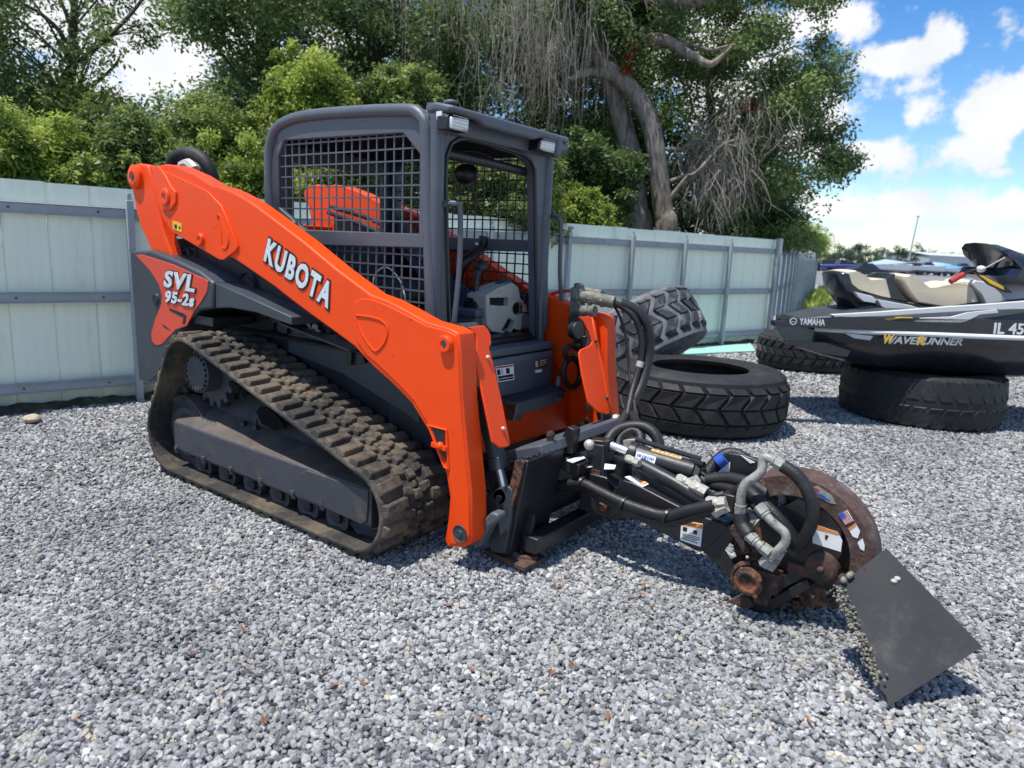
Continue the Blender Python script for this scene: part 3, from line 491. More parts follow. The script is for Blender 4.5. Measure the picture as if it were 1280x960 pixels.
c_ = [(-9.19,4.68,3.19,0.67),(-7.61,3.54,4.77,0.36),(-7.87,5.6,5.8,0.36),(-9.58,5.09,4.51,0.55),(-8.56,6.44,2.78,0.62),(-8.6,4.28,2.34,0.63),(-7.7,4.82,4.27,0.46),(-9.47,5.14,5.99,0.65),(-7.06,4.3,2.76,0.59),(-7.41,4.23,5.14,0.51),(-8.94,4.54,4.2,0.45),(-7.69,3.74,4.82,0.43),(-7.95,6.57,4.86,0.72),(-9.85,4.41,5.73,0.67),(-7.71,5.12,5.51,0.68),(-6.67,5.21,2.61,0.68),(-7.35,3.9,2.85,0.74),(-7.2,4.58,2.91,0.56),(-7.67,4.84,3.56,0.61),(-7.46,3.91,4.59,0.59),(-7.47,3.24,4.69,0.57),(-6.77,4.12,3.57,0.47),(-6.95,3.62,5.22,0.75),(-7.31,3.55,3.29,0.48),(-6.97,3.61,2.32,0.42),(-8.3,4.94,1.82,0.49),(-6.56,4.36,4.58,0.5),(-6.78,5.39,2.93,0.59),(-7.81,6.01,5.33,0.43),(-7.71,3.77,4.62,0.43),(-8.82,5.8,6.6,0.35),(-7.76,4.55,3.68,0.39),(-9.39,5.55,6.0,0.31),(-7.06,5.3,5.21,0.44),(-9.58,5.35,4.51,0.74),(-8.67,4.55,2.17,0.31),(-7.47,5.81,5.71,0.44),(-7.63,3.97,2.51,0.61),(-7.99,5.38,2.02,0.71),(-8.68,5.03,3.75,0.67),(-6.46,5.09,5.49,0.52),(-7.08,5.26,3.84,0.73),(-7.16,3.62,5.27,0.27),(-8.41,5.99,6.11,0.68),(-9.35,5.42,3.62,0.61),(-7.39,3.65,2.63,0.4),(-8.46,4.24,2.64,0.25),(-7.76,3.99,1.92,0.68),(-8.93,6.94,4.92,0.63),(-8.12,4.84,5.06,0.7),(-7.77,4.79,5.28,0.49),(-7.28,3.3,3.34,0.66),(-8.98,4.36,5.74,0.4),(-7.55,5.94,4.18,0.67),(-9.15,4.49,2.87,0.46),(-8.48,6.62,6.14,0.33),(-7.37,5.96,5.26,0.55),(-7.13,3.38,3.51,0.47),(-6.95,4.97,4.6,0.28),(-9.04,6.35,4.74,0.62),(-8.3,6.78,2.75,0.59),(-8.08,5.68,3.36,0.38),(-8.44,5.51,6.2,0.56),(-9.32,5.73,2.88,0.44),(-7.84,5.88,4.18,0.46),(-8.64,7.07,4.77,0.42),(-8.45,5.75,2.16,0.44),(-9.23,5.27,2.63,0.74),(-8.49,4.95,4.46,0.62),(-7.75,3.31,4.79,0.41),(-7.69,3.84,1.77,0.72),(-9.98,5.38,5.73,0.29),(-7.45,3.25,5.05,0.44),(-7.17,3.36,4.93,0.6),(-9.1,3.99,5.1,0.69),(-8.52,5.76,3.19,0.65),(-6.31,4.8,5.22,0.56),(-9.01,5.57,4.12,0.34),(-7.62,5.29,4.37,0.37),(-8.74,4.5,3.63,0.7),(-7.36,3.61,2.82,0.58),(-7.1,5.27,5.21,0.3),(-8.9,5.25,5.98,0.54),(-7.57,4.19,2.93,0.42),(-9.58,5.42,6.62,0.29),(-7.41,5.55,4.31,0.32),(-9.85,5.12,5.89,0.26),(-9.21,5.06,2.92,0.3),(-8.15,5.83,3.89,0.72),(-8.43,6.29,3.81,0.5),(-8.49,5.3,2.6,0.44),(-7.84,4.14,4.14,0.53),(-8.69,4.86,2.48,0.53),(-7.8,5.73,4.42,0.63),(-8.93,6.35,3.11,0.53),(-7.35,4.56,5.18,0.47),(-6.88,3.97,2.08,0.42),(-8.77,6.31,4.55,0.33),(-7.91,5.77,4.48,0.28),(-9.1,5.14,2.67,0.53),(-8.92,5.19,6.26,0.47),(-7.53,5.28,3.53,0.69),(-9.33,6.08,4.61,0.51),(-9.06,5.61,6.32,0.57),(-8.37,4.19,5.54,0.72),(-6.23,4.79,3.97,0.66),(-8.71,4.18,2.88,0.73),(-7.99,5.65,6.34,0.4),(-8.35,5.77,1.92,0.5),(-7.93,5.15,5.17,0.31),(-7.88,5.56,6.08,0.34),(-6.71,4.13,5.47,0.56),(-8.33,5.86,2.3,0.75),(-6.92,4.52,5.16,0.37),(-8.81,5.42,2.77,0.54),(-8.53,5.24,5.63,0.37),(-9.29,4.96,4.36,0.3),(-8.81,5.17,5.35,0.66),(-8.51,4.27,2.94,0.36),(-9.52,4.97,3.97,0.55),(-7.32,4.6,4.21,0.47),(-6.83,4.64,4.79,0.69),(-9.45,5.63,6.35,0.3),(-8.95,4.92,3.53,0.7),(-8.1,6.37,4.46,0.48),(-7.38,5.11,1.9,0.62),(-9.3,5.04,2.24,0.68),(-8.77,6.9,3.96,0.33),(-8.31,5.33,6.04,0.59),(-8.34,4.22,2.51,0.35),(-8.36,3.96,3.51,0.27),(-8.49,4.36,1.76,0.59),(-8.65,5.02,6.02,0.36),(-9.17,6.37,6.82,0.26),(-9.66,4.69,4.91,0.62),(-8.94,6.46,4.74,0.32),(-7.01,5.05,3.19,0.68),(-6.99,4.16,4.94,0.74),(-8.44,3.63,4.96,0.7),(-7.97,6.05,2.54,0.26),(-9.05,6.53,5.97,0.74),(-9.75,5.06,6.07,0.47),(-7.23,3.59,3.44,0.46),(-6.87,4.49,2.27,0.7),(-8.3,3.71,5.01,0.33),(-8.41,4.75,5.39,0.31),(-7.81,5.3,1.88,0.46),(-8.12,4.53,4.52,0.34),(-8.5,4.38,3.09,0.28),(-8.84,4.78,2.49,0.56)]
tree('broad_tree', 'tall broad dark green tree behind the rear of the loader and left of its cab', 'tree', gnd([(-8.3,4.82,1.6)][0]), [(-8.25,4.9,6.22)][0], .24, c_, 420, .09, M['leafblue'], M['dbark'], 40, G_T, 3)
c_ = [(-6.57,6.93,1.97,0.39),(-6.51,7.14,3.44,0.63),(-6.67,6.07,2.72,0.37),(-6.11,7.31,4.92,0.69),(-7.34,7.51,6.16,0.62),(-7.07,5.64,3.29,0.44),(-9.45,7.33,6.15,0.47),(-7.66,7.84,2.4,0.31),(-6.49,6.57,3.48,0.3),(-5.99,7.11,4.12,0.5),(-7.96,6.58,2.7,0.31),(-6.34,7.19,6.19,0.27),(-7.06,7.66,6.34,0.3),(-7.56,7.2,3.36,0.5),(-7.71,7.34,4.7,0.3),(-8.41,7.94,5.99,0.77),(-8.76,6.71,6.19,0.56),(-6.22,7.62,4.68,0.56),(-6.14,7.48,5.42,0.35),(-6.61,6.82,4.33,0.46),(-5.97,7.54,3.84,0.76),(-6.54,5.8,5.1,0.33),(-8.96,7.36,5.95,0.4),(-8.98,7.57,3.94,0.41),(-7.08,7.8,5.09,0.58),(-6.54,8.06,3.04,0.71),(-7.13,8.74,4.34,0.42),(-6.03,7.33,3.67,0.76),(-6.92,6.53,4.92,0.31),(-7.06,5.75,3.11,0.39),(-7.25,6.77,4.0,0.68),(-7.7,6.49,4.86,0.32),(-8.54,7.08,6.24,0.33),(-7.49,7.82,5.9,0.61),(-8.1,7.22,2.01,0.56),(-8.99,7.65,4.71,0.73),(-5.66,6.97,3.93,0.73),(-8.5,7.89,1.77,0.71),(-7.29,8.69,6.92,0.42),(-8.34,6.6,4.91,0.25),(-7.52,7.05,2.81,0.54),(-7.17,6.18,1.76,0.62),(-8.39,8.6,7.44,0.38),(-6.37,7.71,2.48,0.49),(-6.53,5.78,1.92,0.33),(-7.06,7.65,1.86,0.71),(-6.47,6.05,2.11,0.49),(-7.09,7.14,2.76,0.62),(-5.84,7.28,4.59,0.27),(-6.47,7.57,4.43,0.54),(-7.44,5.81,5.36,0.39),(-5.81,6.8,5.28,0.73),(-7.79,7.66,6.89,0.63),(-6.95,7.28,2.88,0.37),(-7.43,8.14,3.82,0.35),(-7.39,6.64,3.25,0.58),(-7.11,6.75,2.92,0.52),(-6.06,6.97,5.06,0.6),(-7.94,6.78,2.15,0.33),(-7.36,7.17,3.36,0.6),(-6.86,6.15,1.83,0.69),(-8.45,6.46,6.12,0.75),(-7.74,6.71,4.75,0.58),(-8.62,7.65,5.32,0.56),(-8.97,8.0,2.75,0.49),(-5.99,7.13,5.74,0.69),(-8.19,6.8,4.89,0.31),(-7.54,8.35,4.89,0.67),(-7.04,7.98,5.78,0.36),(-7.06,6.95,2.96,0.54),(-6.17,6.41,2.49,0.66),(-6.92,5.73,2.09,0.51),(-7.41,9.07,5.46,0.44),(-9.07,7.75,4.82,0.68),(-7.1,7.27,6.58,0.26),(-7.95,6.65,6.23,0.68),(-8.75,8.06,6.38,0.48),(-7.88,6.97,2.6,0.77),(-6.2,6.73,1.94,0.77),(-6.87,6.77,3.21,0.38),(-9.0,7.77,6.39,0.32),(-7.16,5.97,3.43,0.37),(-6.65,5.55,5.13,0.66),(-8.1,8.42,5.67,0.56),(-7.26,5.99,1.78,0.7),(-7.67,8.59,7.29,0.48),(-7.3,7.06,1.94,0.38),(-7.87,7.4,3.26,0.79),(-6.94,6.72,2.11,0.32),(-8.34,8.53,7.26,0.43),(-7.15,6.58,5.2,0.55),(-6.53,7.31,6.61,0.39),(-6.4,7.89,4.68,0.77),(-8.15,7.41,5.81,0.41),(-8.08,7.8,4.1,0.66),(-8.56,8.18,1.97,0.77),(-6.7,7.23,4.49,0.72),(-7.21,6.85,2.97,0.45),(-8.41,7.23,4.44,0.71),(-5.93,7.35,3.42,0.76),(-6.77,8.25,2.58,0.73),(-7.51,6.05,6.27,0.76),(-8.36,8.02,6.17,0.31),(-7.19,6.6,2.26,0.56),(-7.6,8.58,3.93,0.26),(-8.25,8.04,7.13,0.26),(-8.49,6.58,4.66,0.26),(-6.77,6.98,6.14,0.27),(-7.61,8.29,2.68,0.43),(-8.71,7.36,1.85,0.78),(-8.03,7.4,2.33,0.68),(-7.4,7.19,2.83,0.4),(-7.94,7.49,6.8,0.43),(-8.09,6.56,2.73,0.42),(-6.34,5.85,3.76,0.45),(-7.56,9.36,4.68,0.27),(-7.17,5.27,5.87,0.67),(-6.96,7.07,4.85,0.32),(-8.43,7.64,6.51,0.55),(-7.16,6.46,2.4,0.73)]
tree('leafy_tree', 'dark leafy tree standing directly behind the loader cab roof', 'tree', gnd([(-7.42,7.17,1.73)][0]), [(-7.57,7.02,6.78)][0], .22, c_, 420, .09, M['leafdark'], M['dbark'], 40, G_T, 4)
c_ = [(-5.85,11.24,6.94,0.51),(-4.95,11.33,3.83,0.9),(-7.02,9.36,5.61,0.61),(-7.25,9.75,6.34,0.85),(-5.51,11.23,6.52,0.7),(-6.47,8.68,4.76,0.53),(-5.7,9.84,5.44,0.87),(-5.9,10.76,5.42,0.9),(-4.85,8.41,2.06,0.56),(-7.11,9.21,2.12,0.79),(-7.18,9.92,4.85,0.54),(-6.97,8.45,6.89,0.84),(-5.61,9.65,5.17,0.57),(-7.26,9.61,5.85,0.63),(-4.36,10.23,5.5,0.53),(-4.24,10.41,3.03,0.55),(-6.41,10.33,5.54,0.87),(-4.28,8.88,5.41,0.86),(-6.6,10.7,5.03,0.52),(-7.24,8.62,2.63,0.68),(-5.1,10.67,4.25,0.6),(-6.79,8.07,6.93,0.76),(-6.4,9.51,5.52,0.78),(-6.04,10.52,5.91,0.82),(-3.58,9.2,2.39,0.77),(-6.31,9.2,5.21,0.56),(-6.16,8.59,1.82,0.87),(-4.9,9.47,5.5,0.74),(-4.41,8.86,5.17,0.57),(-3.88,9.35,3.26,0.83),(-6.22,10.66,5.84,0.55),(-7.52,9.04,5.56,0.72),(-5.53,9.31,2.32,0.82),(-7.49,9.47,3.84,0.76),(-5.91,10.35,4.5,0.65),(-6.64,8.93,4.27,0.55),(-5.07,8.76,4.59,0.78),(-5.45,11.06,5.82,0.89),(-4.87,9.32,4.99,0.55),(-5.58,8.02,1.74,0.87),(-4.38,9.02,2.95,0.76),(-7.24,9.51,3.71,0.79),(-5.09,9.02,2.42,0.56),(-6.72,10.23,5.31,0.65),(-5.49,9.65,4.62,0.69),(-5.72,9.31,4.06,0.67),(-3.79,9.88,1.98,0.88),(-8.08,9.19,5.72,0.57),(-5.24,10.3,1.87,0.68),(-7.16,8.26,4.76,0.82),(-5.88,9.09,2.87,0.75),(-5.71,11.21,6.87,0.68),(-5.84,9.74,1.96,0.71),(-7.22,9.39,6.29,0.7),(-5.48,10.39,3.64,0.63),(-4.06,9.48,4.72,0.85),(-4.05,9.81,3.54,0.73),(-4.71,8.98,5.73,0.88),(-4.43,11.39,3.97,0.66),(-6.53,10.14,4.13,0.78),(-5.66,9.25,3.87,0.82),(-4.15,9.93,3.1,0.65),(-4.71,8.92,6.41,0.59),(-5.52,10.28,6.24,0.53),(-4.67,9.39,3.44,0.6),(-5.96,8.19,4.42,0.59),(-4.08,9.42,2.17,0.71),(-5.2,10.13,2.13,0.71),(-5.09,10.74,3.13,0.75),(-5.27,10.83,7.36,0.59),(-6.29,9.22,5.19,0.74),(-5.28,9.36,5.51,0.76),(-3.61,9.16,4.95,0.84),(-4.53,10.8,2.82,0.67),(-6.95,8.34,2.17,0.55),(-5.27,9.47,6.93,0.74),(-4.31,9.4,5.19,0.64),(-4.24,9.25,6.45,0.64),(-4.75,11.82,2.65,0.52),(-5.99,9.69,6.59,0.82),(-6.09,9.97,3.64,0.7),(-6.57,9.76,6.19,0.89),(-4.5,11.54,2.38,0.76),(-6.39,10.19,6.94,0.57),(-3.86,9.97,2.64,0.86),(-4.19,9.17,2.82,0.61),(-6.29,8.14,2.04,0.68),(-5.15,10.42,5.31,0.75),(-6.37,9.72,2.22,0.8),(-4.42,9.24,3.84,0.87),(-5.57,8.3,5.93,0.73),(-6.02,9.28,6.54,0.78),(-7.21,9.0,3.82,0.83),(-3.74,10.34,2.54,0.53),(-7.02,9.92,6.69,0.65),(-5.44,9.62,3.37,0.9),(-4.66,9.08,3.95,0.6),(-5.28,10.16,5.03,0.85),(-4.86,9.67,2.73,0.53),(-5.92,8.44,2.27,0.55),(-6.48,7.85,1.7,0.53),(-6.73,9.67,7.26,0.78),(-5.1,8.23,3.18,0.82),(-4.63,9.01,3.12,0.88),(-3.86,10.09,4.67,0.71),(-5.14,10.11,4.89,0.88),(-5.76,11.02,5.56,0.82),(-6.19,8.72,5.53,0.83),(-4.73,8.68,5.62,0.56),(-6.15,9.24,4.37,0.67),(-6.5,10.68,6.02,0.59),(-6.77,10.05,3.87,0.66),(-4.56,8.59,5.54,0.89),(-6.15,7.43,2.94,0.62),(-6.14,10.39,2.44,0.62),(-4.23,9.23,2.18,0.77),(-5.84,10.75,2.6,0.81),(-4.63,11.64,4.32,0.56),(-6.41,10.79,2.55,0.74),(-7.78,9.35,6.17,0.79),(-5.94,9.46,2.28,0.56),(-4.89,11.84,3.55,0.81),(-5.02,8.71,2.34,0.5),(-5.67,8.06,1.99,0.8),(-5.21,8.86,6.3,0.79),(-5.24,8.25,2.39,0.73),(-4.31,9.69,5.87,0.73),(-7.6,9.71,3.94,0.63),(-5.89,7.74,2.35,0.84),(-5.73,9.1,2.91,0.88),(-4.51,8.84,3.9,0.73),(-6.22,8.49,3.34,0.59),(-6.19,7.76,5.54,0.61),(-6.02,10.37,2.69,0.64),(-4.26,10.24,5.42,0.72),(-5.71,10.17,4.78,0.58),(-6.59,8.67,5.4,0.6),(-5.5,9.44,6.81,0.68),(-5.77,10.1,6.69,0.68),(-6.81,10.39,3.16,0.82),(-4.05,9.66,4.82,0.6),(-5.14,9.69,3.72,0.58),(-4.16,9.65,5.4,0.83),(-5.24,10.94,3.85,0.75),(-4.84,8.99,4.99,0.87),(-6.6,8.17,2.98,0.8),(-3.61,9.21,2.96,0.85),(-7.59,9.96,6.23,0.84),(-6.32,8.18,2.54,0.75),(-4.33,9.35,6.59,0.55)]
tree('leafy_tree', 'very dark tree right of the cab, half hidden by grey hanging twigs', 'tree', gnd([(-5.33,9.84,1.9)][0]), [(-6.22,9.2,7.24)][0], .24, c_, 420, .09, M['leafdark'], M['dbark'], 40, G_T, 5)
c_ = [(-3.91,12.11,4.02,0.71),(-3.49,11.85,3.29,0.77),(-5.27,11.14,4.65,0.6),(-2.75,13.64,4.86,0.88),(-4.69,12.86,2.42,0.78),(-5.55,11.86,4.17,0.65),(-4.33,11.44,4.6,0.83),(-4.24,12.61,4.34,0.88),(-2.0,12.38,3.81,0.6),(-3.75,11.18,3.95,0.79),(-2.36,14.13,4.19,0.72),(-2.32,13.31,4.22,0.72),(-4.4,11.73,4.28,0.74),(-2.63,12.38,4.3,0.73),(-1.56,13.66,2.94,0.84),(-5.97,12.49,3.56,0.59),(-2.72,13.58,2.29,0.6),(-2.78,11.72,2.27,0.6),(-3.46,12.44,3.06,0.56),(-2.58,12.91,2.32,0.59),(-4.15,11.09,4.13,0.59),(-3.31,11.87,2.58,0.86),(-4.85,12.37,5.3,0.84),(-3.66,11.9,5.7,0.65),(-3.39,12.5,3.84,0.76),(-2.99,11.56,3.86,0.77),(-2.48,12.42,3.07,0.71),(-1.71,11.97,3.0,0.67),(-4.61,11.72,3.09,0.69),(-4.85,12.52,4.24,0.77),(-4.75,12.29,4.44,0.57),(-3.47,13.83,5.61,0.79),(-4.99,12.82,4.08,0.85),(-2.92,13.45,3.53,0.87),(-3.63,13.32,3.63,0.73),(-4.39,11.68,3.6,0.8),(-1.92,12.06,2.35,0.56),(-1.93,14.48,3.23,0.83),(-5.01,12.55,3.59,0.59),(-4.28,11.24,4.08,0.58),(-5.17,12.53,3.31,0.82),(-3.28,11.54,2.89,0.85),(-3.79,12.07,5.37,0.62),(-2.05,11.76,4.25,0.62),(-4.93,11.57,2.1,0.82),(-3.29,13.27,4.43,0.74),(-4.99,11.35,1.91,0.78),(-3.27,11.69,2.09,0.57),(-5.79,12.38,4.5,0.71),(-3.5,13.86,3.69,0.69),(-2.93,12.25,2.1,0.76),(-2.79,11.84,4.58,0.7),(-4.19,11.95,3.51,0.58),(-2.59,13.22,2.34,0.65),(-4.04,12.13,2.12,0.8),(-5.61,12.63,2.75,0.64),(-4.7,13.28,3.51,0.83),(-5.76,12.73,4.47,0.89),(-2.5,13.85,3.13,0.89),(-1.8,12.67,2.93,0.61),(-4.1,12.98,4.93,0.61),(-4.04,10.95,2.93,0.58),(-4.73,11.26,2.93,0.59),(-2.97,11.36,4.31,0.57),(-4.01,11.19,4.12,0.7),(-3.46,12.86,2.29,0.66),(-4.52,11.72,5.15,0.88),(-3.12,13.88,3.05,0.82),(-4.75,13.13,2.24,0.86),(-4.34,12.98,2.91,0.69),(-4.16,12.34,4.15,0.56),(-5.15,11.43,1.89,0.69),(-3.23,13.2,3.95,0.74),(-5.02,13.21,4.75,0.72),(-4.63,11.45,2.56,0.7),(-2.56,12.2,3.07,0.69),(-5.84,12.44,2.2,0.84),(-4.53,11.85,3.44,0.6),(-4.64,12.31,2.48,0.76),(-5.4,12.74,3.74,0.62),(-4.13,11.59,2.18,0.71),(-1.47,12.76,3.04,0.67),(-3.19,11.98,5.21,0.84),(-4.91,11.08,3.34,0.64),(-3.73,13.76,3.19,0.57),(-3.8,11.93,3.27,0.7),(-4.43,12.99,2.06,0.86),(-2.95,13.16,2.45,0.58),(-4.89,12.01,2.13,0.81),(-2.75,12.0,2.38,0.61),(-4.64,12.27,3.05,0.74),(-4.41,11.49,4.18,0.58),(-1.65,14.01,2.91,0.68),(-1.7,12.47,2.74,0.88),(-2.51,11.95,5.1,0.56),(-3.81,12.57,4.77,0.61),(-2.46,12.66,3.47,0.89),(-2.77,12.1,3.73,0.66),(-2.23,11.94,4.4,0.7),(-3.31,11.89,5.22,0.87),(-2.38,13.68,4.34,0.78),(-4.14,10.97,3.62,0.76),(-3.42,12.61,5.53,0.64),(-2.86,13.65,2.09,0.57),(-3.41,13.74,3.94,0.65),(-4.92,11.36,4.4,0.85),(-2.0,13.81,3.7,0.7),(-4.59,12.54,4.31,0.66),(-1.88,12.44,4.06,0.73),(-1.82,12.66,4.44,0.73),(-1.61,13.82,2.91,0.64),(-2.71,12.3,3.26,0.73),(-4.93,12.33,2.3,0.78),(-1.89,12.71,2.94,0.76),(-4.76,11.54,3.18,0.73),(-1.89,12.29,4.61,0.83),(-4.67,13.23,2.41,0.61),(-3.16,13.1,2.25,0.77),(-5.32,12.53,4.34,0.55),(-2.43,12.36,4.62,0.84)]
tree('leafy_tree', 'dark green tree in the shade behind the twin grey trunks', 'tree', gnd([(-2.77,12.83,2.09)][0]), [(-3.43,12.56,5.9)][0], .22, c_, 340, .10, M['leafdark'], M['dbark'], 30, G_T, 6)
c_ = [(-8.7,13.55,3.37,0.74),(-6.18,14.02,4.1,0.66),(-11.84,9.72,5.96,0.73),(-8.78,13.04,6.82,1.07),(-7.82,10.6,1.8,1.01),(-5.6,14.48,7.87,0.88),(-4.7,14.33,7.31,1.04),(-6.36,11.75,6.26,1.07),(-7.46,11.21,1.85,1.01),(-4.74,12.45,2.46,0.79),(-10.74,9.08,3.32,1.08),(-9.7,12.39,3.51,0.72),(-7.57,12.65,2.19,0.78),(-9.03,10.1,3.16,0.9),(-6.97,11.52,4.76,0.93),(-4.67,13.61,6.44,1.05),(-6.67,11.26,6.4,0.98),(-8.71,10.73,5.31,0.92),(-5.7,12.13,6.27,1.09),(-5.19,14.18,8.54,0.94),(-9.68,12.79,3.88,0.9),(-8.42,10.89,7.02,0.68),(-11.56,10.5,7.26,0.87),(-5.97,14.67,2.6,0.62),(-5.31,14.86,8.31,1.02),(-6.18,11.83,5.69,0.64),(-7.19,12.93,7.09,0.73),(-10.95,10.61,6.65,0.84),(-8.98,11.69,5.4,0.86),(-8.88,12.58,2.09,0.71),(-9.15,10.74,7.12,0.61),(-6.04,13.22,4.9,1.05),(-10.22,12.21,4.94,0.88),(-8.15,14.08,6.64,0.98),(-9.71,11.21,6.25,0.86),(-8.13,12.44,7.42,0.95),(-5.96,13.35,5.69,0.85),(-6.91,11.1,5.17,0.73),(-4.0,14.38,3.23,0.98),(-10.17,10.45,6.7,0.95),(-12.22,10.06,5.47,0.91),(-4.06,12.81,3.02,0.87),(-6.43,13.83,7.35,1.03),(-5.15,12.38,5.55,0.87),(-9.73,9.77,4.76,0.77),(-8.54,13.72,3.29,0.8),(-10.95,8.75,3.3,0.98),(-6.06,14.33,8.66,0.74),(-9.48,11.2,6.35,0.72),(-7.46,11.14,6.41,0.72),(-6.26,12.26,6.37,0.78),(-10.69,11.15,1.86,0.68),(-9.63,11.01,5.66,0.79),(-7.19,11.46,3.44,0.88),(-9.98,9.72,4.79,1.0),(-4.73,13.84,2.3,0.91),(-11.01,10.79,3.82,0.81),(-9.86,11.76,3.56,1.0),(-9.09,10.31,6.67,0.7),(-11.33,9.07,7.4,0.82),(-4.62,13.06,5.94,1.07),(-11.6,10.08,6.31,0.76),(-4.04,13.81,3.72,1.03),(-4.28,13.13,5.09,0.65),(-5.65,14.27,2.81,0.99),(-5.47,12.77,6.84,1.03),(-5.12,13.16,5.66,0.64),(-8.1,10.96,2.41,0.76),(-10.12,8.36,4.35,0.94),(-7.7,11.5,5.65,0.75),(-5.11,14.89,2.47,0.71),(-10.99,11.25,6.35,1.07),(-9.71,10.29,4.22,0.83),(-10.82,11.0,3.77,1.07),(-8.5,12.45,5.81,0.67),(-4.6,13.27,3.52,0.8),(-8.47,12.66,2.95,0.72),(-4.75,15.42,2.59,0.85),(-9.24,13.22,6.29,0.84),(-4.0,12.85,6.97,0.84),(-9.16,9.28,6.33,0.66),(-8.2,11.26,7.75,0.91),(-9.54,10.44,6.33,0.73),(-6.67,11.34,3.3,0.87),(-8.08,12.98,2.49,0.74),(-7.85,14.1,2.7,0.98),(-10.71,9.7,5.91,0.76),(-6.83,14.81,5.76,0.6),(-5.88,13.66,7.92,0.67),(-9.87,12.64,4.75,0.62),(-9.45,12.09,8.07,0.67),(-9.15,9.34,2.94,1.04),(-8.81,9.93,1.76,0.65),(-8.59,12.37,6.69,0.75),(-8.5,10.14,7.87,0.6),(-8.35,12.12,2.73,0.76),(-9.05,12.93,3.62,0.65),(-7.78,14.06,7.09,0.96),(-7.82,13.39,4.35,0.64),(-8.69,10.25,7.81,1.06),(-7.25,11.97,7.11,0.81),(-10.6,9.36,2.93,0.63),(-8.5,12.92,6.1,0.73),(-9.72,10.39,5.11,0.66),(-6.63,14.38,2.98,0.93),(-7.67,11.33,3.24,0.65),(-9.49,9.73,4.78,0.82),(-5.14,12.89,4.46,0.66),(-10.76,8.59,7.59,0.96),(-4.89,12.48,5.79,0.88),(-4.98,14.51,8.64,1.1),(-10.0,11.9,4.78,0.93),(-10.53,10.39,3.23,0.93),(-7.35,12.97,3.15,1.06),(-9.9,8.97,7.71,0.85),(-5.44,12.03,2.44,0.6),(-8.71,11.27,4.16,0.74),(-10.39,10.63,3.77,1.08),(-10.32,12.26,5.7,0.95),(-9.64,10.65,3.63,0.64),(-10.33,9.33,4.98,0.73),(-6.37,13.13,6.93,0.85),(-10.77,8.61,2.93,0.68),(-7.16,11.0,6.75,0.66),(-10.74,8.94,5.85,0.7),(-10.49,10.39,2.82,0.9),(-10.19,8.14,2.12,0.98),(-6.66,12.52,5.84,0.87),(-6.57,11.51,2.89,0.64),(-7.35,13.0,6.86,0.79),(-10.43,8.61,2.8,0.77),(-6.58,14.51,2.63,1.06),(-9.33,10.98,6.93,1.01),(-7.25,13.55,4.64,0.71),(-8.3,13.52,6.11,0.75),(-8.09,12.98,4.55,0.99),(-7.06,14.63,8.27,0.62),(-5.72,12.21,6.33,0.78),(-11.83,10.79,7.39,1.01),(-9.24,11.66,5.36,0.76),(-11.4,10.69,5.73,1.08),(-7.02,12.6,3.28,0.99),(-5.03,12.93,2.61,0.86),(-10.89,9.47,4.51,0.9),(-7.21,11.39,6.08,0.76),(-6.73,14.83,7.29,1.02),(-10.42,11.45,5.71,0.6),(-6.3,14.0,6.15,0.6),(-6.72,12.29,7.99,0.91),(-6.69,12.21,6.09,0.78)]
tree('leafy_tree', 'darkest tree, farthest back, filling the gap behind the hanging grey twigs', 'tree', gnd([(-6.74,13.09,2.02)][0]), [(-7.09,12.87,8.59)][0], .25, c_, 380, .13, M['leafdark'], M['dbark'], 30, G_T, 17)
# the big twin trunk tree
bt = thing('twin_trunk_tree', gnd([(-2.5,8.81,1.91)][0]), 'big old tree with twin grey trunks and dead hanging twigs, right of the loader cab', 'tree', G_T)
b = MB(); sc_ = 13.2 / 885
def limb(b, pts, w): b.tube([Vector(p) for p in pts], [x * sc_ / 2 for x in w], 12, smooth=5)
lower = lambda p: (p[0], p[1], -.05)
A_ = [(-2.7,8.72,1.83),(-2.76,8.68,2.25),(-2.88,8.62,3.02),(-3.01,8.55,3.47),(-3.11,8.49,3.79),(-3.25,8.42,4.22),(-3.38,8.34,4.55),(-3.48,8.28,5.04),(-3.46,8.29,5.55),(-3.44,8.31,6.3)]
limb(b, [lower(A_[0])] + A_, [38, 32, 26, 24, 23, 23, 22, 21, 19, 17, 14])
A_ = [(-2.14,8.65,1.84),(-2.21,8.62,2.18),(-2.34,8.56,2.85),(-2.43,8.51,3.31),(-2.58,8.44,3.78),(-2.87,8.29,4.21),(-3.26,8.07,4.59),(-3.5,7.81,5.03),(-3.63,7.72,5.48),(-3.75,7.65,6.15)]
limb(b, [lower(A_[0])] + A_, [32, 27, 23, 22, 21, 21, 20, 18, 15, 12, 9])
limb(b, [(-3.02,8.2,4.36),(-3.27,7.94,4.43),(-3.41,7.62,4.35),(-3.48,7.34,4.2)], [14, 11, 8, 5])
limb(b, [(-3.26,8.41,4.92),(-2.74,8.47,4.99),(-2.35,8.44,4.94),(-1.94,8.41,4.69),(-1.59,8.46,4.49),(-1.45,8.52,4.55),(-1.3,8.68,4.77)], [17, 14, 12, 10, 8, 6, 1.5])
limb(b, [(-3.36,8.36,5.55),(-2.86,8.4,5.68),(-2.18,8.52,5.51),(-1.65,8.54,5.52),(-0.82,8.65,5.71)], [16, 14, 12, 11, 8])
limb(b, [(-2.14,8.65,2.38),(-1.86,8.67,2.75),(-1.66,8.64,2.85),(-1.38,8.97,3.32),(-0.94,9.24,3.44)], [6, 5, 4, 3, 2])
rdk = random.Random(21)
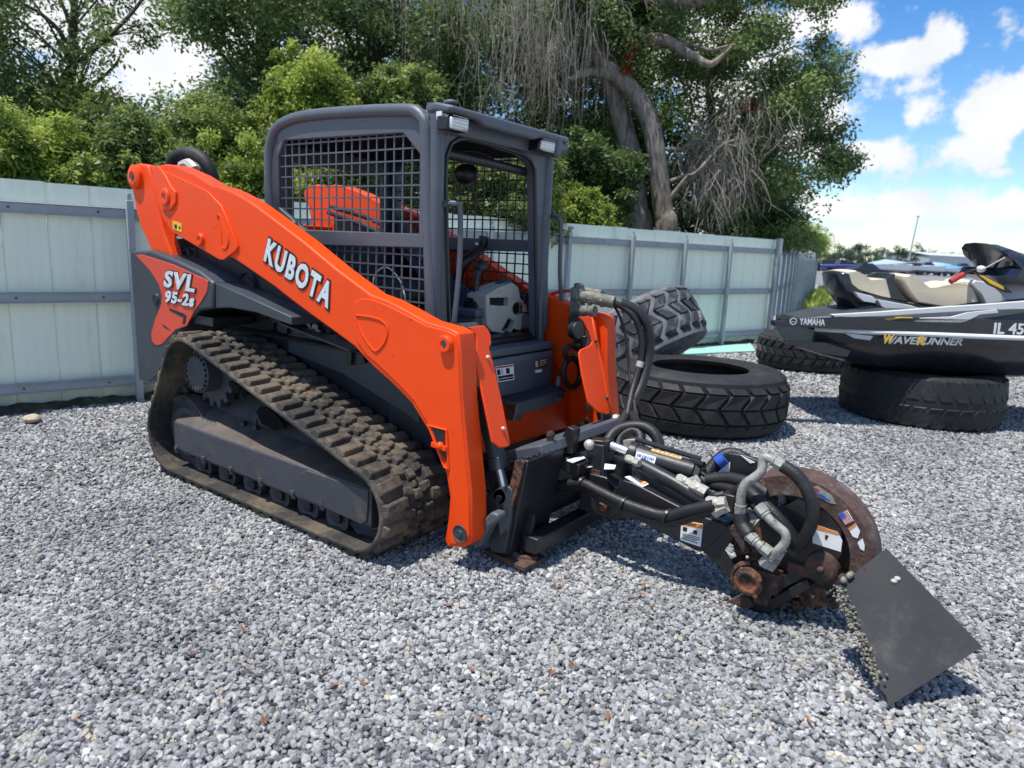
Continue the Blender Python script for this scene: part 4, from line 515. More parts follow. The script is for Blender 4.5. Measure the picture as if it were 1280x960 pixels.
for p0, p1, w in (([(-2.63,8.53,4.87)][0], [(-0.48,10.01,4.84)][0], 6), ([(-2.45,8.61,3.25)][0], [(-0.12,10.32,3.38)][0], 5), ([(-2.31,8.68,2.66)][0], [(-0.84,9.7,3.59)][0], 5), ([(-3.01,8.78,5.23)][0], [(-1.3,9.96,6.32)][0], 7)):
    P0, P1 = Vector(p0), Vector(p1); pts = [P0.lerp(P1, t / 7) + Vector((rdk.uniform(-.12, .12), rdk.uniform(-.12, .12), rdk.uniform(-.10, .16))) * (t > 0) for t in range(8)]
    b.tube(pts, [w * sc_ / 2 * (1 - .85 * t / 7) for t in range(8)], 7, smooth=2)
    for q in pts[2:]:
        e_ = q + Vector((rdk.uniform(-.6, .6), rdk.uniform(-.4, .4), rdk.uniform(-.5, .4))); b.tube([q, q.lerp(e_, .5) + Vector((rdk.uniform(-.1, .1), 0, rdk.uniform(0, .12))), e_], [w * sc_ * .16, w * sc_ * .1, w * sc_ * .04], 5, smooth=2)
b.build('trunk', M['bark'], bt, fix=False)
c_ = [(-2.95,10.26,4.96,0.38),(-0.53,10.84,5.32,0.32),(-1.66,11.15,6.83,0.32),(-3.18,11.03,7.14,0.45),(-0.0,9.91,4.77,0.35),(-2.1,11.37,6.83,0.36),(-1.67,10.1,5.18,0.39),(-3.24,10.68,7.05,0.32),(-1.0,11.77,6.5,0.49),(-0.68,10.97,4.67,0.45),(-3.35,10.54,5.71,0.31),(-1.97,10.24,5.77,0.36),(-1.69,10.58,5.46,0.45),(-2.74,9.66,6.27,0.5),(-2.01,9.88,5.04,0.29),(-1.18,11.56,5.09,0.51),(-2.47,11.04,6.41,0.3),(-0.43,10.31,6.38,0.34),(-1.67,9.45,6.03,0.35),(-1.14,9.55,4.52,0.32),(-0.54,11.7,4.7,0.42),(-2.16,11.1,5.38,0.34),(-1.77,11.06,6.22,0.26),(-1.06,10.87,4.42,0.33),(-0.08,10.03,6.03,0.28),(-3.03,9.01,5.37,0.49),(-1.21,10.71,6.45,0.34),(-1.48,9.75,5.96,0.31),(-1.74,10.93,6.84,0.49),(-0.27,9.78,4.31,0.38),(-2.33,9.76,4.77,0.27),(-2.42,11.12,6.24,0.34),(-1.95,11.41,5.53,0.29),(-1.43,11.1,5.51,0.51),(-2.31,10.28,4.87,0.41),(-1.44,10.88,6.84,0.38),(-1.53,10.29,5.66,0.32),(-3.06,9.25,5.47,0.44),(-0.4,10.76,4.71,0.32),(-2.17,10.59,5.54,0.51),(-3.16,9.81,5.5,0.45),(-0.21,11.2,4.62,0.46),(-1.05,11.14,4.45,0.44),(-2.29,11.0,5.27,0.51),(-2.28,9.97,5.89,0.3),(-1.42,10.1,6.42,0.51),(-0.88,10.35,6.07,0.43),(-1.35,11.62,6.36,0.34),(-2.51,9.59,5.03,0.36),(-1.67,9.95,4.96,0.31),(-1.86,9.66,5.85,0.51),(-0.67,9.66,5.75,0.4),(-3.12,9.73,5.96,0.49),(-2.45,10.85,6.68,0.47),(-1.42,9.83,6.42,0.36),(-1.75,11.14,6.39,0.48),(-0.48,10.13,4.49,0.28),(-0.54,11.1,5.12,0.38),(-0.47,10.32,5.65,0.35),(-2.68,10.99,5.28,0.28),(-3.4,10.14,5.52,0.31),(-2.18,9.16,6.32,0.39),(-0.72,9.99,4.77,0.29),(-2.1,10.84,4.99,0.4),(-2.66,9.7,6.63,0.4),(-1.41,11.04,6.45,0.39),(-1.26,11.25,6.37,0.49),(-1.73,11.54,4.43,0.36),(-0.64,10.46,6.58,0.42),(-1.27,10.94,4.74,0.3),(-0.64,11.93,6.49,0.4),(-0.79,11.63,4.88,0.35),(-2.87,9.18,5.51,0.4),(-1.52,9.41,4.92,0.43),(-3.19,10.86,6.89,0.4),(-3.01,9.71,6.14,0.43),(-0.67,11.14,4.73,0.33),(-1.92,10.35,5.76,0.33),(-1.17,9.56,5.23,0.47),(-1.4,11.11,4.64,0.45),(-2.29,10.61,6.95,0.41),(-3.03,10.46,6.39,0.47),(-1.72,10.14,6.56,0.47),(-1.57,10.25,5.45,0.42),(-1.47,11.38,5.03,0.46),(-2.39,10.85,6.34,0.47),(-0.39,11.66,6.4,0.49),(-3.37,10.05,6.09,0.3),(-0.63,11.22,6.12,0.34),(-2.74,10.02,6.27,0.45),(-2.48,9.75,4.81,0.43),(-1.9,9.53,6.03,0.28)]
c_ += [(-0.53,11.27,3.75,0.27),(0.17,10.49,3.06,0.26),(-0.12,11.45,3.19,0.4),(-0.12,10.33,3.0,0.44),(-1.07,11.22,2.69,0.37),(-1.24,10.69,2.54,0.26),(-1.16,9.64,3.13,0.43),(-0.9,11.21,2.99,0.29),(-0.71,10.23,3.07,0.36),(-0.61,10.89,3.49,0.34),(-0.83,10.37,3.44,0.43),(-1.06,11.13,4.36,0.26),(-0.49,10.95,4.04,0.23),(0.0,10.8,3.31,0.35),(-0.5,11.1,3.71,0.41),(-1.54,10.53,3.33,0.3),(-1.11,10.34,2.83,0.28),(-0.82,10.06,4.11,0.28),(-0.65,10.33,3.94,0.39),(-1.64,10.86,3.67,0.23),(-1.07,10.26,3.3,0.39),(-0.12,10.32,3.33,0.27),(-0.55,11.26,4.2,0.37),(-1.45,10.51,3.32,0.23),(-0.56,10.35,4.09,0.42),(-0.63,10.05,2.91,0.4),(0.16,10.57,3.15,0.42),(-0.56,10.25,3.96,0.26),(-0.07,11.07,3.32,0.41),(-0.22,10.96,3.6,0.26),(-0.89,10.55,3.92,0.44),(-1.39,10.97,3.23,0.36),(-0.28,10.33,3.66,0.27),(-1.0,10.39,4.21,0.3),(-1.14,10.29,3.34,0.3),(-0.11,10.8,3.75,0.42),(-0.48,10.02,3.85,0.27),(-0.81,9.79,4.01,0.45),(-0.63,10.33,4.25,0.31),(0.17,10.73,3.1,0.37),(-1.53,10.83,2.9,0.37),(-1.37,10.83,3.47,0.27),(-0.67,11.28,4.54,0.35),(-1.1,10.77,3.97,0.43)]
c_ += [(-2.78,9.1,6.44,0.38),(-3.08,8.04,6.08,0.39),(-3.43,7.44,5.5,0.32),(-3.02,8.8,5.87,0.45),(-4.01,8.86,6.62,0.42),(-3.54,9.56,5.85,0.37),(-2.99,8.95,5.99,0.43),(-3.77,8.28,6.35,0.44),(-3.38,8.9,5.92,0.34),(-4.37,8.71,6.22,0.34),(-3.65,7.32,6.01,0.36),(-3.07,8.36,5.15,0.37),(-4.12,8.78,6.23,0.41),(-4.2,8.74,6.54,0.44),(-2.84,8.97,6.17,0.48),(-2.86,8.1,4.88,0.5),(-3.71,7.24,5.54,0.46),(-3.38,9.65,6.3,0.38),(-3.98,8.13,6.36,0.34),(-4.01,8.26,6.36,0.33),(-3.05,8.19,5.12,0.38),(-2.5,8.68,5.72,0.48),(-3.24,9.09,6.01,0.47),(-2.97,8.33,6.0,0.38),(-2.92,8.94,5.69,0.47),(-3.95,7.83,5.43,0.41),(-3.2,9.7,6.44,0.32),(-3.02,8.17,5.51,0.41),(-3.69,8.9,5.96,0.3),(-3.25,7.82,5.1,0.47),(-3.6,7.68,5.26,0.39),(-3.8,8.79,6.53,0.4),(-3.09,8.86,5.72,0.41),(-2.95,9.43,5.92,0.43),(-3.05,8.34,5.94,0.37),(-3.63,8.24,5.86,0.46),(-3.2,8.11,5.51,0.36),(-3.94,7.67,6.0,0.47),(-3.4,8.48,6.31,0.32),(-3.64,9.25,6.07,0.35),(-3.19,9.77,6.46,0.43),(-3.47,7.7,5.71,0.47),(-3.38,8.1,5.34,0.32),(-2.3,8.4,5.31,0.5),(-2.22,8.1,5.88,0.42),(-3.51,8.66,5.46,0.45)]
c_ += [(-1.14,11.09,2.26,0.45),(-2.07,10.65,2.53,0.4),(-2.43,11.32,2.51,0.4),(-1.95,11.84,2.25,0.27),(-1.69,11.61,2.06,0.34),(-1.82,10.73,2.02,0.4),(-2.08,11.22,3.25,0.32),(-0.85,11.34,2.13,0.43),(-2.65,11.15,3.65,0.41),(-1.04,11.01,2.11,0.35),(-2.4,11.01,3.54,0.38),(-2.07,10.87,2.62,0.38),(-1.61,11.02,2.27,0.29),(-2.01,11.13,3.69,0.31),(-1.58,10.76,2.37,0.45),(-1.28,11.49,2.34,0.37),(-1.78,10.92,3.05,0.31),(-2.3,11.61,3.24,0.41),(-2.23,11.36,2.83,0.33),(-1.31,11.14,2.14,0.33),(-2.63,11.4,2.37,0.36),(-1.69,10.73,3.41,0.41),(-1.4,10.84,2.49,0.43),(-2.36,11.06,3.54,0.27),(-2.18,10.65,3.46,0.44),(-1.94,10.88,2.18,0.37)]
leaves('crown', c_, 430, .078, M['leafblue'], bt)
leaves('dead_leaves', [(-2.86,8.14,4.49,0.06),(-2.84,8.02,4.45,0.07),(-2.79,8.01,4.63,0.08),(-2.8,8.16,4.7,0.08),(-2.77,8.08,4.84,0.07),(-2.87,8.09,4.46,0.05)] + [(-1.26,9.56,4.0,0.08),(-1.18,9.71,4.04,0.09)], 26, .10, M['leafdead'], bt)
def twigs(seed, n, d, poly_pts, drop, r, parent, name='dead_twigs', spread=.35, curl=.12):
    rd = random.Random(seed); b = MB()
    for i in range(n):
        s = Vector(rd.choice(poly_pts)[:3]) + Vector((rd.uniform(-.3, .3), rd.uniform(-.3, .3), rd.uniform(-.25, .25))); L_ = drop * rd.uniform(.45, 1.25); pts = [s]; dx = Vector((rd.uniform(-1, 1), rd.uniform(-1, 1), 0)) * spread; k = 6
        for j in range(k): pts.append(pts[-1] + Vector((dx.x * (1 - j / k) + rd.uniform(-curl, curl), dx.y * (1 - j / k) + rd.uniform(-curl, curl), -1.0 + rd.uniform(-.2, .35))) * (L_ / k))
        rr = r * rd.uniform(.5, 1.3); b.tube(pts, [rr * (1 - .75 * j / k) for j in range(k + 1)], 4)
        for q in range(2):
            j = rd.randint(1, k - 1); e = pts[j] + Vector((rd.uniform(-.35, .35), rd.uniform(-.35, .35), -rd.uniform(.1, .5))); b.tube([pts[j], pts[j].lerp(e, .5) + Vector((rd.uniform(-.05, .05), 0, .03)), e], [rr * .5, rr * .4, rr * .2], 3)
    o = b.build(name, M['twig'], parent, fix=False); return o
twigs(31, 160, 12.6, [(-4.3,6.76,5.82,1.0),(-4.07,6.72,5.77,1.0),(-4.29,7.1,5.08,1.0),(-3.74,7.18,5.42,1.0),(-4.55,7.25,6.14,1.0),(-4.08,6.89,5.54,1.0),(-4.2,7.07,5.76,1.0),(-3.24,7.44,4.9,1.0),(-4.54,7.17,5.14,1.0),(-4.25,7.21,5.03,1.0),(-3.44,6.94,5.59,1.0),(-4.1,7.22,5.55,1.0),(-3.17,7.43,4.95,1.0),(-3.79,7.47,5.37,1.0),(-3.48,6.98,5.0,1.0),(-3.63,7.94,5.34,1.0),(-3.83,7.16,4.96,1.0),(-3.56,6.93,5.74,1.0),(-4.15,6.8,5.7,1.0),(-3.45,7.48,5.42,1.0),(-4.14,7.15,5.57,1.0),(-4.11,6.57,5.73,1.0),(-3.7,7.63,5.8,1.0),(-3.95,6.99,5.96,1.0),(-3.97,6.66,5.82,1.0),(-4.12,6.66,5.11,1.0),(-3.32,7.18,5.55,1.0),(-3.82,7.67,5.46,1.0),(-3.77,7.22,5.08,1.0),(-3.67,6.88,5.72,1.0),(-3.43,7.09,5.18,1.0),(-4.02,6.65,5.34,1.0),(-4.16,7.25,5.53,1.0),(-4.23,7.24,5.06,1.0),(-4.56,7.19,5.32,1.0),(-4.05,6.91,4.91,1.0),(-3.33,7.2,5.44,1.0),(-3.91,7.01,5.07,1.0),(-4.37,6.99,5.73,1.0),(-3.68,7.06,4.74,1.0),(-4.2,6.71,5.31,1.0),(-4.3,6.74,5.96,1.0),(-3.91,7.51,5.6,1.0),(-3.72,7.35,4.93,1.0),(-4.06,6.67,5.16,1.0),(-3.85,7.42,4.84,1.0),(-3.39,7.38,5.6,1.0),(-3.74,7.18,5.71,1.0),(-3.83,6.68,4.96,1.0),(-3.91,7.76,5.78,1.0),(-4.3,6.88,5.68,1.0),(-4.12,6.79,5.88,1.0),(-3.89,7.11,5.3,1.0),(-3.88,7.17,5.39,1.0),(-3.49,7.72,5.02,1.0),(-4.42,7.25,6.02,1.0),(-3.63,7.15,4.79,1.0),(-3.35,6.99,4.81,1.0),(-4.07,7.45,5.61,1.0),(-3.58,7.88,5.19,1.0)], 1.5, .0065, bt)
twigs(32, 22, 12.6, [(-3.16,7.43,5.85,1.0),(-2.77,7.42,5.49,1.0),(-2.96,8.29,5.89,1.0),(-3.21,7.93,6.14,1.0),(-3.47,7.87,5.73,1.0),(-2.49,7.56,5.78,1.0),(-2.51,7.64,5.86,1.0),(-3.21,7.46,5.97,1.0),(-2.92,7.42,5.39,1.0),(-2.85,7.93,5.74,1.0),(-2.84,7.65,5.85,1.0),(-2.99,7.68,5.44,1.0),(-2.95,7.72,5.55,1.0),(-3.35,7.74,6.07,1.0),(-2.95,7.43,5.71,1.0),(-3.39,7.74,5.54,1.0),(-3.15,8.09,5.6,1.0),(-2.82,7.54,5.66,1.0),(-3.01,8.15,6.06,1.0),(-2.97,7.94,5.61,1.0),(-2.92,7.25,5.87,1.0),(-3.03,8.06,5.57,1.0),(-2.93,7.59,5.93,1.0),(-3.19,7.89,6.08,1.0),(-3.2,7.73,5.61,1.0),(-2.86,8.2,5.94,1.0),(-2.44,7.5,5.76,1.0),(-2.95,8.09,5.74,1.0),(-3.47,8.0,6.02,1.0),(-3.13,7.62,5.77,1.0),(-3.16,7.37,5.47,1.0),(-3.43,7.94,6.14,1.0),(-2.87,7.93,6.04,1.0),(-2.83,7.49,5.9,1.0),(-2.58,7.78,5.84,1.0),(-3.22,8.18,6.11,1.0),(-3.09,7.71,6.04,1.0),(-3.32,7.83,6.08,1.0),(-3.13,7.84,5.82,1.0),(-3.08,7.37,5.78,1.0)], .6, .008, bt)
twigs(33, 210, 13.3, [(-1.53,9.44,3.08,1.0),(-1.44,9.54,2.74,1.0),(-1.38,9.29,3.08,1.0),(-1.63,9.48,3.34,1.0),(-1.77,9.14,3.48,1.0),(-1.4,9.24,2.92,1.0),(-1.15,9.49,3.18,1.0),(-1.9,9.35,3.65,1.0),(-1.89,8.92,3.44,1.0),(-2.0,8.91,3.18,1.0),(-1.22,9.11,3.13,1.0),(-1.85,8.82,3.43,1.0),(-1.92,9.18,3.65,1.0),(-1.6,9.23,3.42,1.0),(-1.65,9.37,3.41,1.0),(-1.48,9.14,3.29,1.0),(-1.39,9.29,3.67,1.0),(-1.41,9.26,2.93,1.0),(-1.66,9.43,3.58,1.0),(-1.58,9.1,2.82,1.0),(-1.88,9.18,2.95,1.0),(-1.49,9.55,2.92,1.0),(-1.68,9.45,2.84,1.0),(-1.29,9.33,3.12,1.0),(-1.34,9.13,2.92,1.0),(-1.79,9.18,3.12,1.0),(-1.37,9.61,3.17,1.0),(-1.66,9.39,2.69,1.0),(-1.18,9.2,2.83,1.0),(-1.71,9.32,2.85,1.0),(-1.11,9.6,2.92,1.0),(-1.37,9.06,3.43,1.0),(-1.7,9.13,3.23,1.0),(-1.75,9.34,3.75,1.0),(-1.52,9.07,3.03,1.0),(-1.96,8.97,3.43,1.0),(-1.6,8.89,2.75,1.0),(-1.75,9.3,3.54,1.0),(-1.31,9.21,2.62,1.0),(-2.12,9.18,3.6,1.0),(-1.35,9.55,3.42,1.0),(-1.4,9.09,3.61,1.0),(-1.54,9.09,2.8,1.0),(-1.07,9.24,3.05,1.0),(-1.05,9.38,2.84,1.0),(-1.85,8.88,2.84,1.0),(-1.6,9.0,3.23,1.0),(-1.26,9.1,3.72,1.0),(-1.1,9.44,2.69,1.0),(-1.12,9.31,3.18,1.0),(-1.52,9.12,3.21,1.0),(-1.52,9.21,3.51,1.0),(-1.8,9.0,3.53,1.0),(-1.81,9.4,2.82,1.0),(-1.27,9.3,3.63,1.0),(-1.88,9.33,3.12,1.0),(-2.06,9.05,3.47,1.0),(-1.23,9.43,3.05,1.0),(-1.67,9.08,3.02,1.0),(-2.01,9.3,2.86,1.0),(-1.37,9.25,3.8,1.0),(-1.16,9.38,3.32,1.0),(-1.73,8.87,3.53,1.0),(-1.51,9.35,2.93,1.0),(-1.57,9.01,3.42,1.0),(-1.31,9.11,3.68,1.0),(-1.66,9.05,3.47,1.0),(-1.5,9.31,3.49,1.0),(-1.47,9.14,3.11,1.0),(-1.08,9.35,3.02,1.0)], .85, .0065, bt, spread=.9, curl=.3)
twigs(34, 60, 13.4, [(-1.12,9.89,4.14,1.0),(-0.62,9.42,3.85,1.0),(-1.47,9.76,4.18,1.0),(-1.35,9.55,4.49,1.0),(-0.98,9.58,4.27,1.0),(-0.69,9.56,3.82,1.0),(-1.08,9.3,4.16,1.0),(-1.31,9.17,4.32,1.0),(-1.07,9.84,3.8,1.0),(-0.8,9.34,3.73,1.0),(-1.37,9.74,4.41,1.0),(-1.23,9.37,4.28,1.0),(-1.49,9.87,4.26,1.0),(-0.93,9.46,3.87,1.0),(-0.47,9.7,3.65,1.0),(-1.19,9.82,4.13,1.0),(-0.84,10.0,4.01,1.0),(-1.01,9.56,4.2,1.0),(-1.01,9.34,4.23,1.0),(-0.52,9.63,3.67,1.0),(-0.67,9.43,3.99,1.0),(-0.84,9.84,4.06,1.0),(-1.01,9.47,3.78,1.0),(-0.61,9.92,3.79,1.0),(-1.76,9.67,4.67,1.0),(-0.6,9.83,3.72,1.0),(-1.06,9.34,4.01,1.0),(-0.52,10.0,3.69,1.0),(-1.41,9.24,4.41,1.0),(-1.17,9.88,4.37,1.0),(-0.84,9.9,3.8,1.0),(-1.17,9.21,4.37,1.0),(-1.51,9.72,4.37,1.0),(-1.01,9.44,3.93,1.0),(-1.04,9.44,4.2,1.0),(-0.85,9.36,3.81,1.0),(-0.92,9.94,4.14,1.0),(-0.95,9.73,4.17,1.0),(-1.48,9.76,4.45,1.0),(-0.97,9.24,4.11,1.0)], .8, .006, bt, spread=1.1, curl=.35)
def vine(name, label, seed, n, poly, d, drop):
    t = thing(name, gnd([(-5.81,7.06,1.76)][0]) if seed == 35 else gnd([(-4.89,7.82,1.81)][0]), label, 'vines'); o = twigs(seed, n, d, poly, drop, .0065, t); return t
vine('hanging_vines', 'bare grey vines hanging high behind the cab roof', 35, 100, [(-5.58,7.0,5.41,1.0),(-5.56,7.03,5.42,1.0),(-5.96,6.62,5.81,1.0),(-5.4,7.37,5.94,1.0),(-4.96,6.77,5.68,1.0),(-6.04,6.1,5.81,1.0),(-6.19,6.54,6.16,1.0),(-6.23,6.57,6.17,1.0),(-5.47,6.71,5.72,1.0),(-5.72,7.03,5.43,1.0),(-5.07,6.75,5.5,1.0),(-5.1,7.33,5.79,1.0),(-5.56,7.05,6.04,1.0),(-6.2,6.58,6.11,1.0),(-6.38,6.33,5.68,1.0),(-5.14,7.06,5.89,1.0),(-6.15,6.21,5.69,1.0),(-5.53,6.89,6.04,1.0),(-5.09,7.44,6.22,1.0),(-5.42,6.84,5.8,1.0),(-5.3,7.38,6.34,1.0),(-5.27,7.4,5.92,1.0),(-5.77,6.91,6.0,1.0),(-5.76,6.79,5.71,1.0),(-5.06,7.17,5.46,1.0),(-5.22,7.53,6.26,1.0),(-5.34,7.43,5.58,1.0),(-5.83,6.39,5.97,1.0),(-5.9,6.44,5.54,1.0),(-5.13,7.06,6.05,1.0),(-5.4,6.99,5.25,1.0),(-5.35,6.85,5.79,1.0),(-5.74,6.64,5.78,1.0),(-6.2,6.44,5.77,1.0),(-5.52,7.15,5.33,1.0),(-5.88,6.72,6.23,1.0),(-5.71,6.88,6.12,1.0),(-5.82,6.05,5.38,1.0),(-5.87,6.57,5.33,1.0),(-5.94,6.76,5.75,1.0),(-4.97,6.86,6.04,1.0),(-5.56,6.42,6.04,1.0),(-6.37,6.52,5.84,1.0),(-5.54,6.39,5.73,1.0),(-5.81,6.46,5.93,1.0),(-5.57,6.74,5.99,1.0),(-5.06,7.33,5.71,1.0),(-6.16,6.18,5.85,1.0),(-5.99,6.69,6.04,1.0),(-5.44,6.85,5.61,1.0)], 13, 1.3)
vine('hanging_vines', 'grey dead twigs hanging down to the right edge of the cab roof', 36, 100, [(-3.69,7.44,4.27,1.0),(-4.68,7.16,4.5,1.0),(-4.45,7.73,4.8,1.0),(-4.75,7.56,4.49,1.0),(-5.03,7.22,4.85,1.0),(-4.71,7.02,4.5,1.0),(-4.77,7.04,4.65,1.0),(-4.35,7.19,4.92,1.0),(-3.59,7.73,4.66,1.0),(-4.38,7.93,5.2,1.0),(-4.59,6.96,5.1,1.0),(-4.95,7.46,5.06,1.0),(-4.04,7.37,4.95,1.0),(-4.12,7.78,5.4,1.0),(-3.93,7.42,4.94,1.0),(-3.75,7.49,4.71,1.0),(-4.45,6.9,4.98,1.0),(-4.16,7.41,4.28,1.0),(-4.85,6.89,4.51,1.0),(-4.91,7.54,4.48,1.0),(-4.57,7.56,5.38,1.0),(-4.78,6.94,4.52,1.0),(-4.33,7.63,5.01,1.0),(-4.34,7.41,4.99,1.0),(-4.64,7.38,5.34,1.0),(-4.29,7.17,4.25,1.0),(-4.31,7.75,4.72,1.0),(-3.54,7.61,4.55,1.0),(-4.42,7.65,4.3,1.0),(-4.07,7.62,4.56,1.0),(-4.32,7.43,4.91,1.0),(-4.18,7.67,4.99,1.0),(-3.73,8.08,4.68,1.0),(-4.98,6.86,5.17,1.0),(-4.57,7.44,4.82,1.0),(-4.24,7.89,5.03,1.0),(-4.43,7.77,5.33,1.0),(-4.3,7.88,5.14,1.0),(-3.92,7.39,5.14,1.0),(-3.66,7.54,4.91,1.0),(-3.88,8.03,5.26,1.0),(-3.91,8.2,5.15,1.0),(-5.02,6.88,4.9,1.0),(-5.06,7.16,4.76,1.0),(-4.6,7.24,5.21,1.0),(-4.69,6.87,4.66,1.0),(-4.4,7.79,5.02,1.0),(-3.97,7.61,5.32,1.0),(-3.68,7.56,5.07,1.0),(-4.57,7.18,4.58,1.0)], 13, 1.0)
b = MB(); th_ = [o for o in bpy.data.objects if o.name == 'thin_tree'][0]
for pts, w in (([(-11.02,2.41,2.73),(-10.94,2.62,3.82),(-10.83,2.87,4.39),(-10.85,2.82,4.89),(-10.92,2.66,5.37)], [9, 8, 7, 5, 3]), ([(-10.85,2.82,4.12),(-10.9,2.7,4.68),(-11.01,2.44,4.97),(-11.13,2.12,5.12)], [6, 5, 4, 2]), ([(-10.84,2.86,4.25),(-10.68,3.22,4.64),(-10.49,3.63,5.16),(-10.34,3.94,5.64)], [6, 5, 4, 3]), ([(-10.94,2.61,3.69),(-10.78,3.01,3.88),(-10.62,3.37,4.27),(-10.56,3.49,4.49)], [5, 4, 3, 2])):
    b.tube([Vector(p) for p in pts], [x * .5 / 885 * 15.3 for x in w], 6, smooth=4)
b.build('bare_limb', M['dbark'], th_, fix=False)
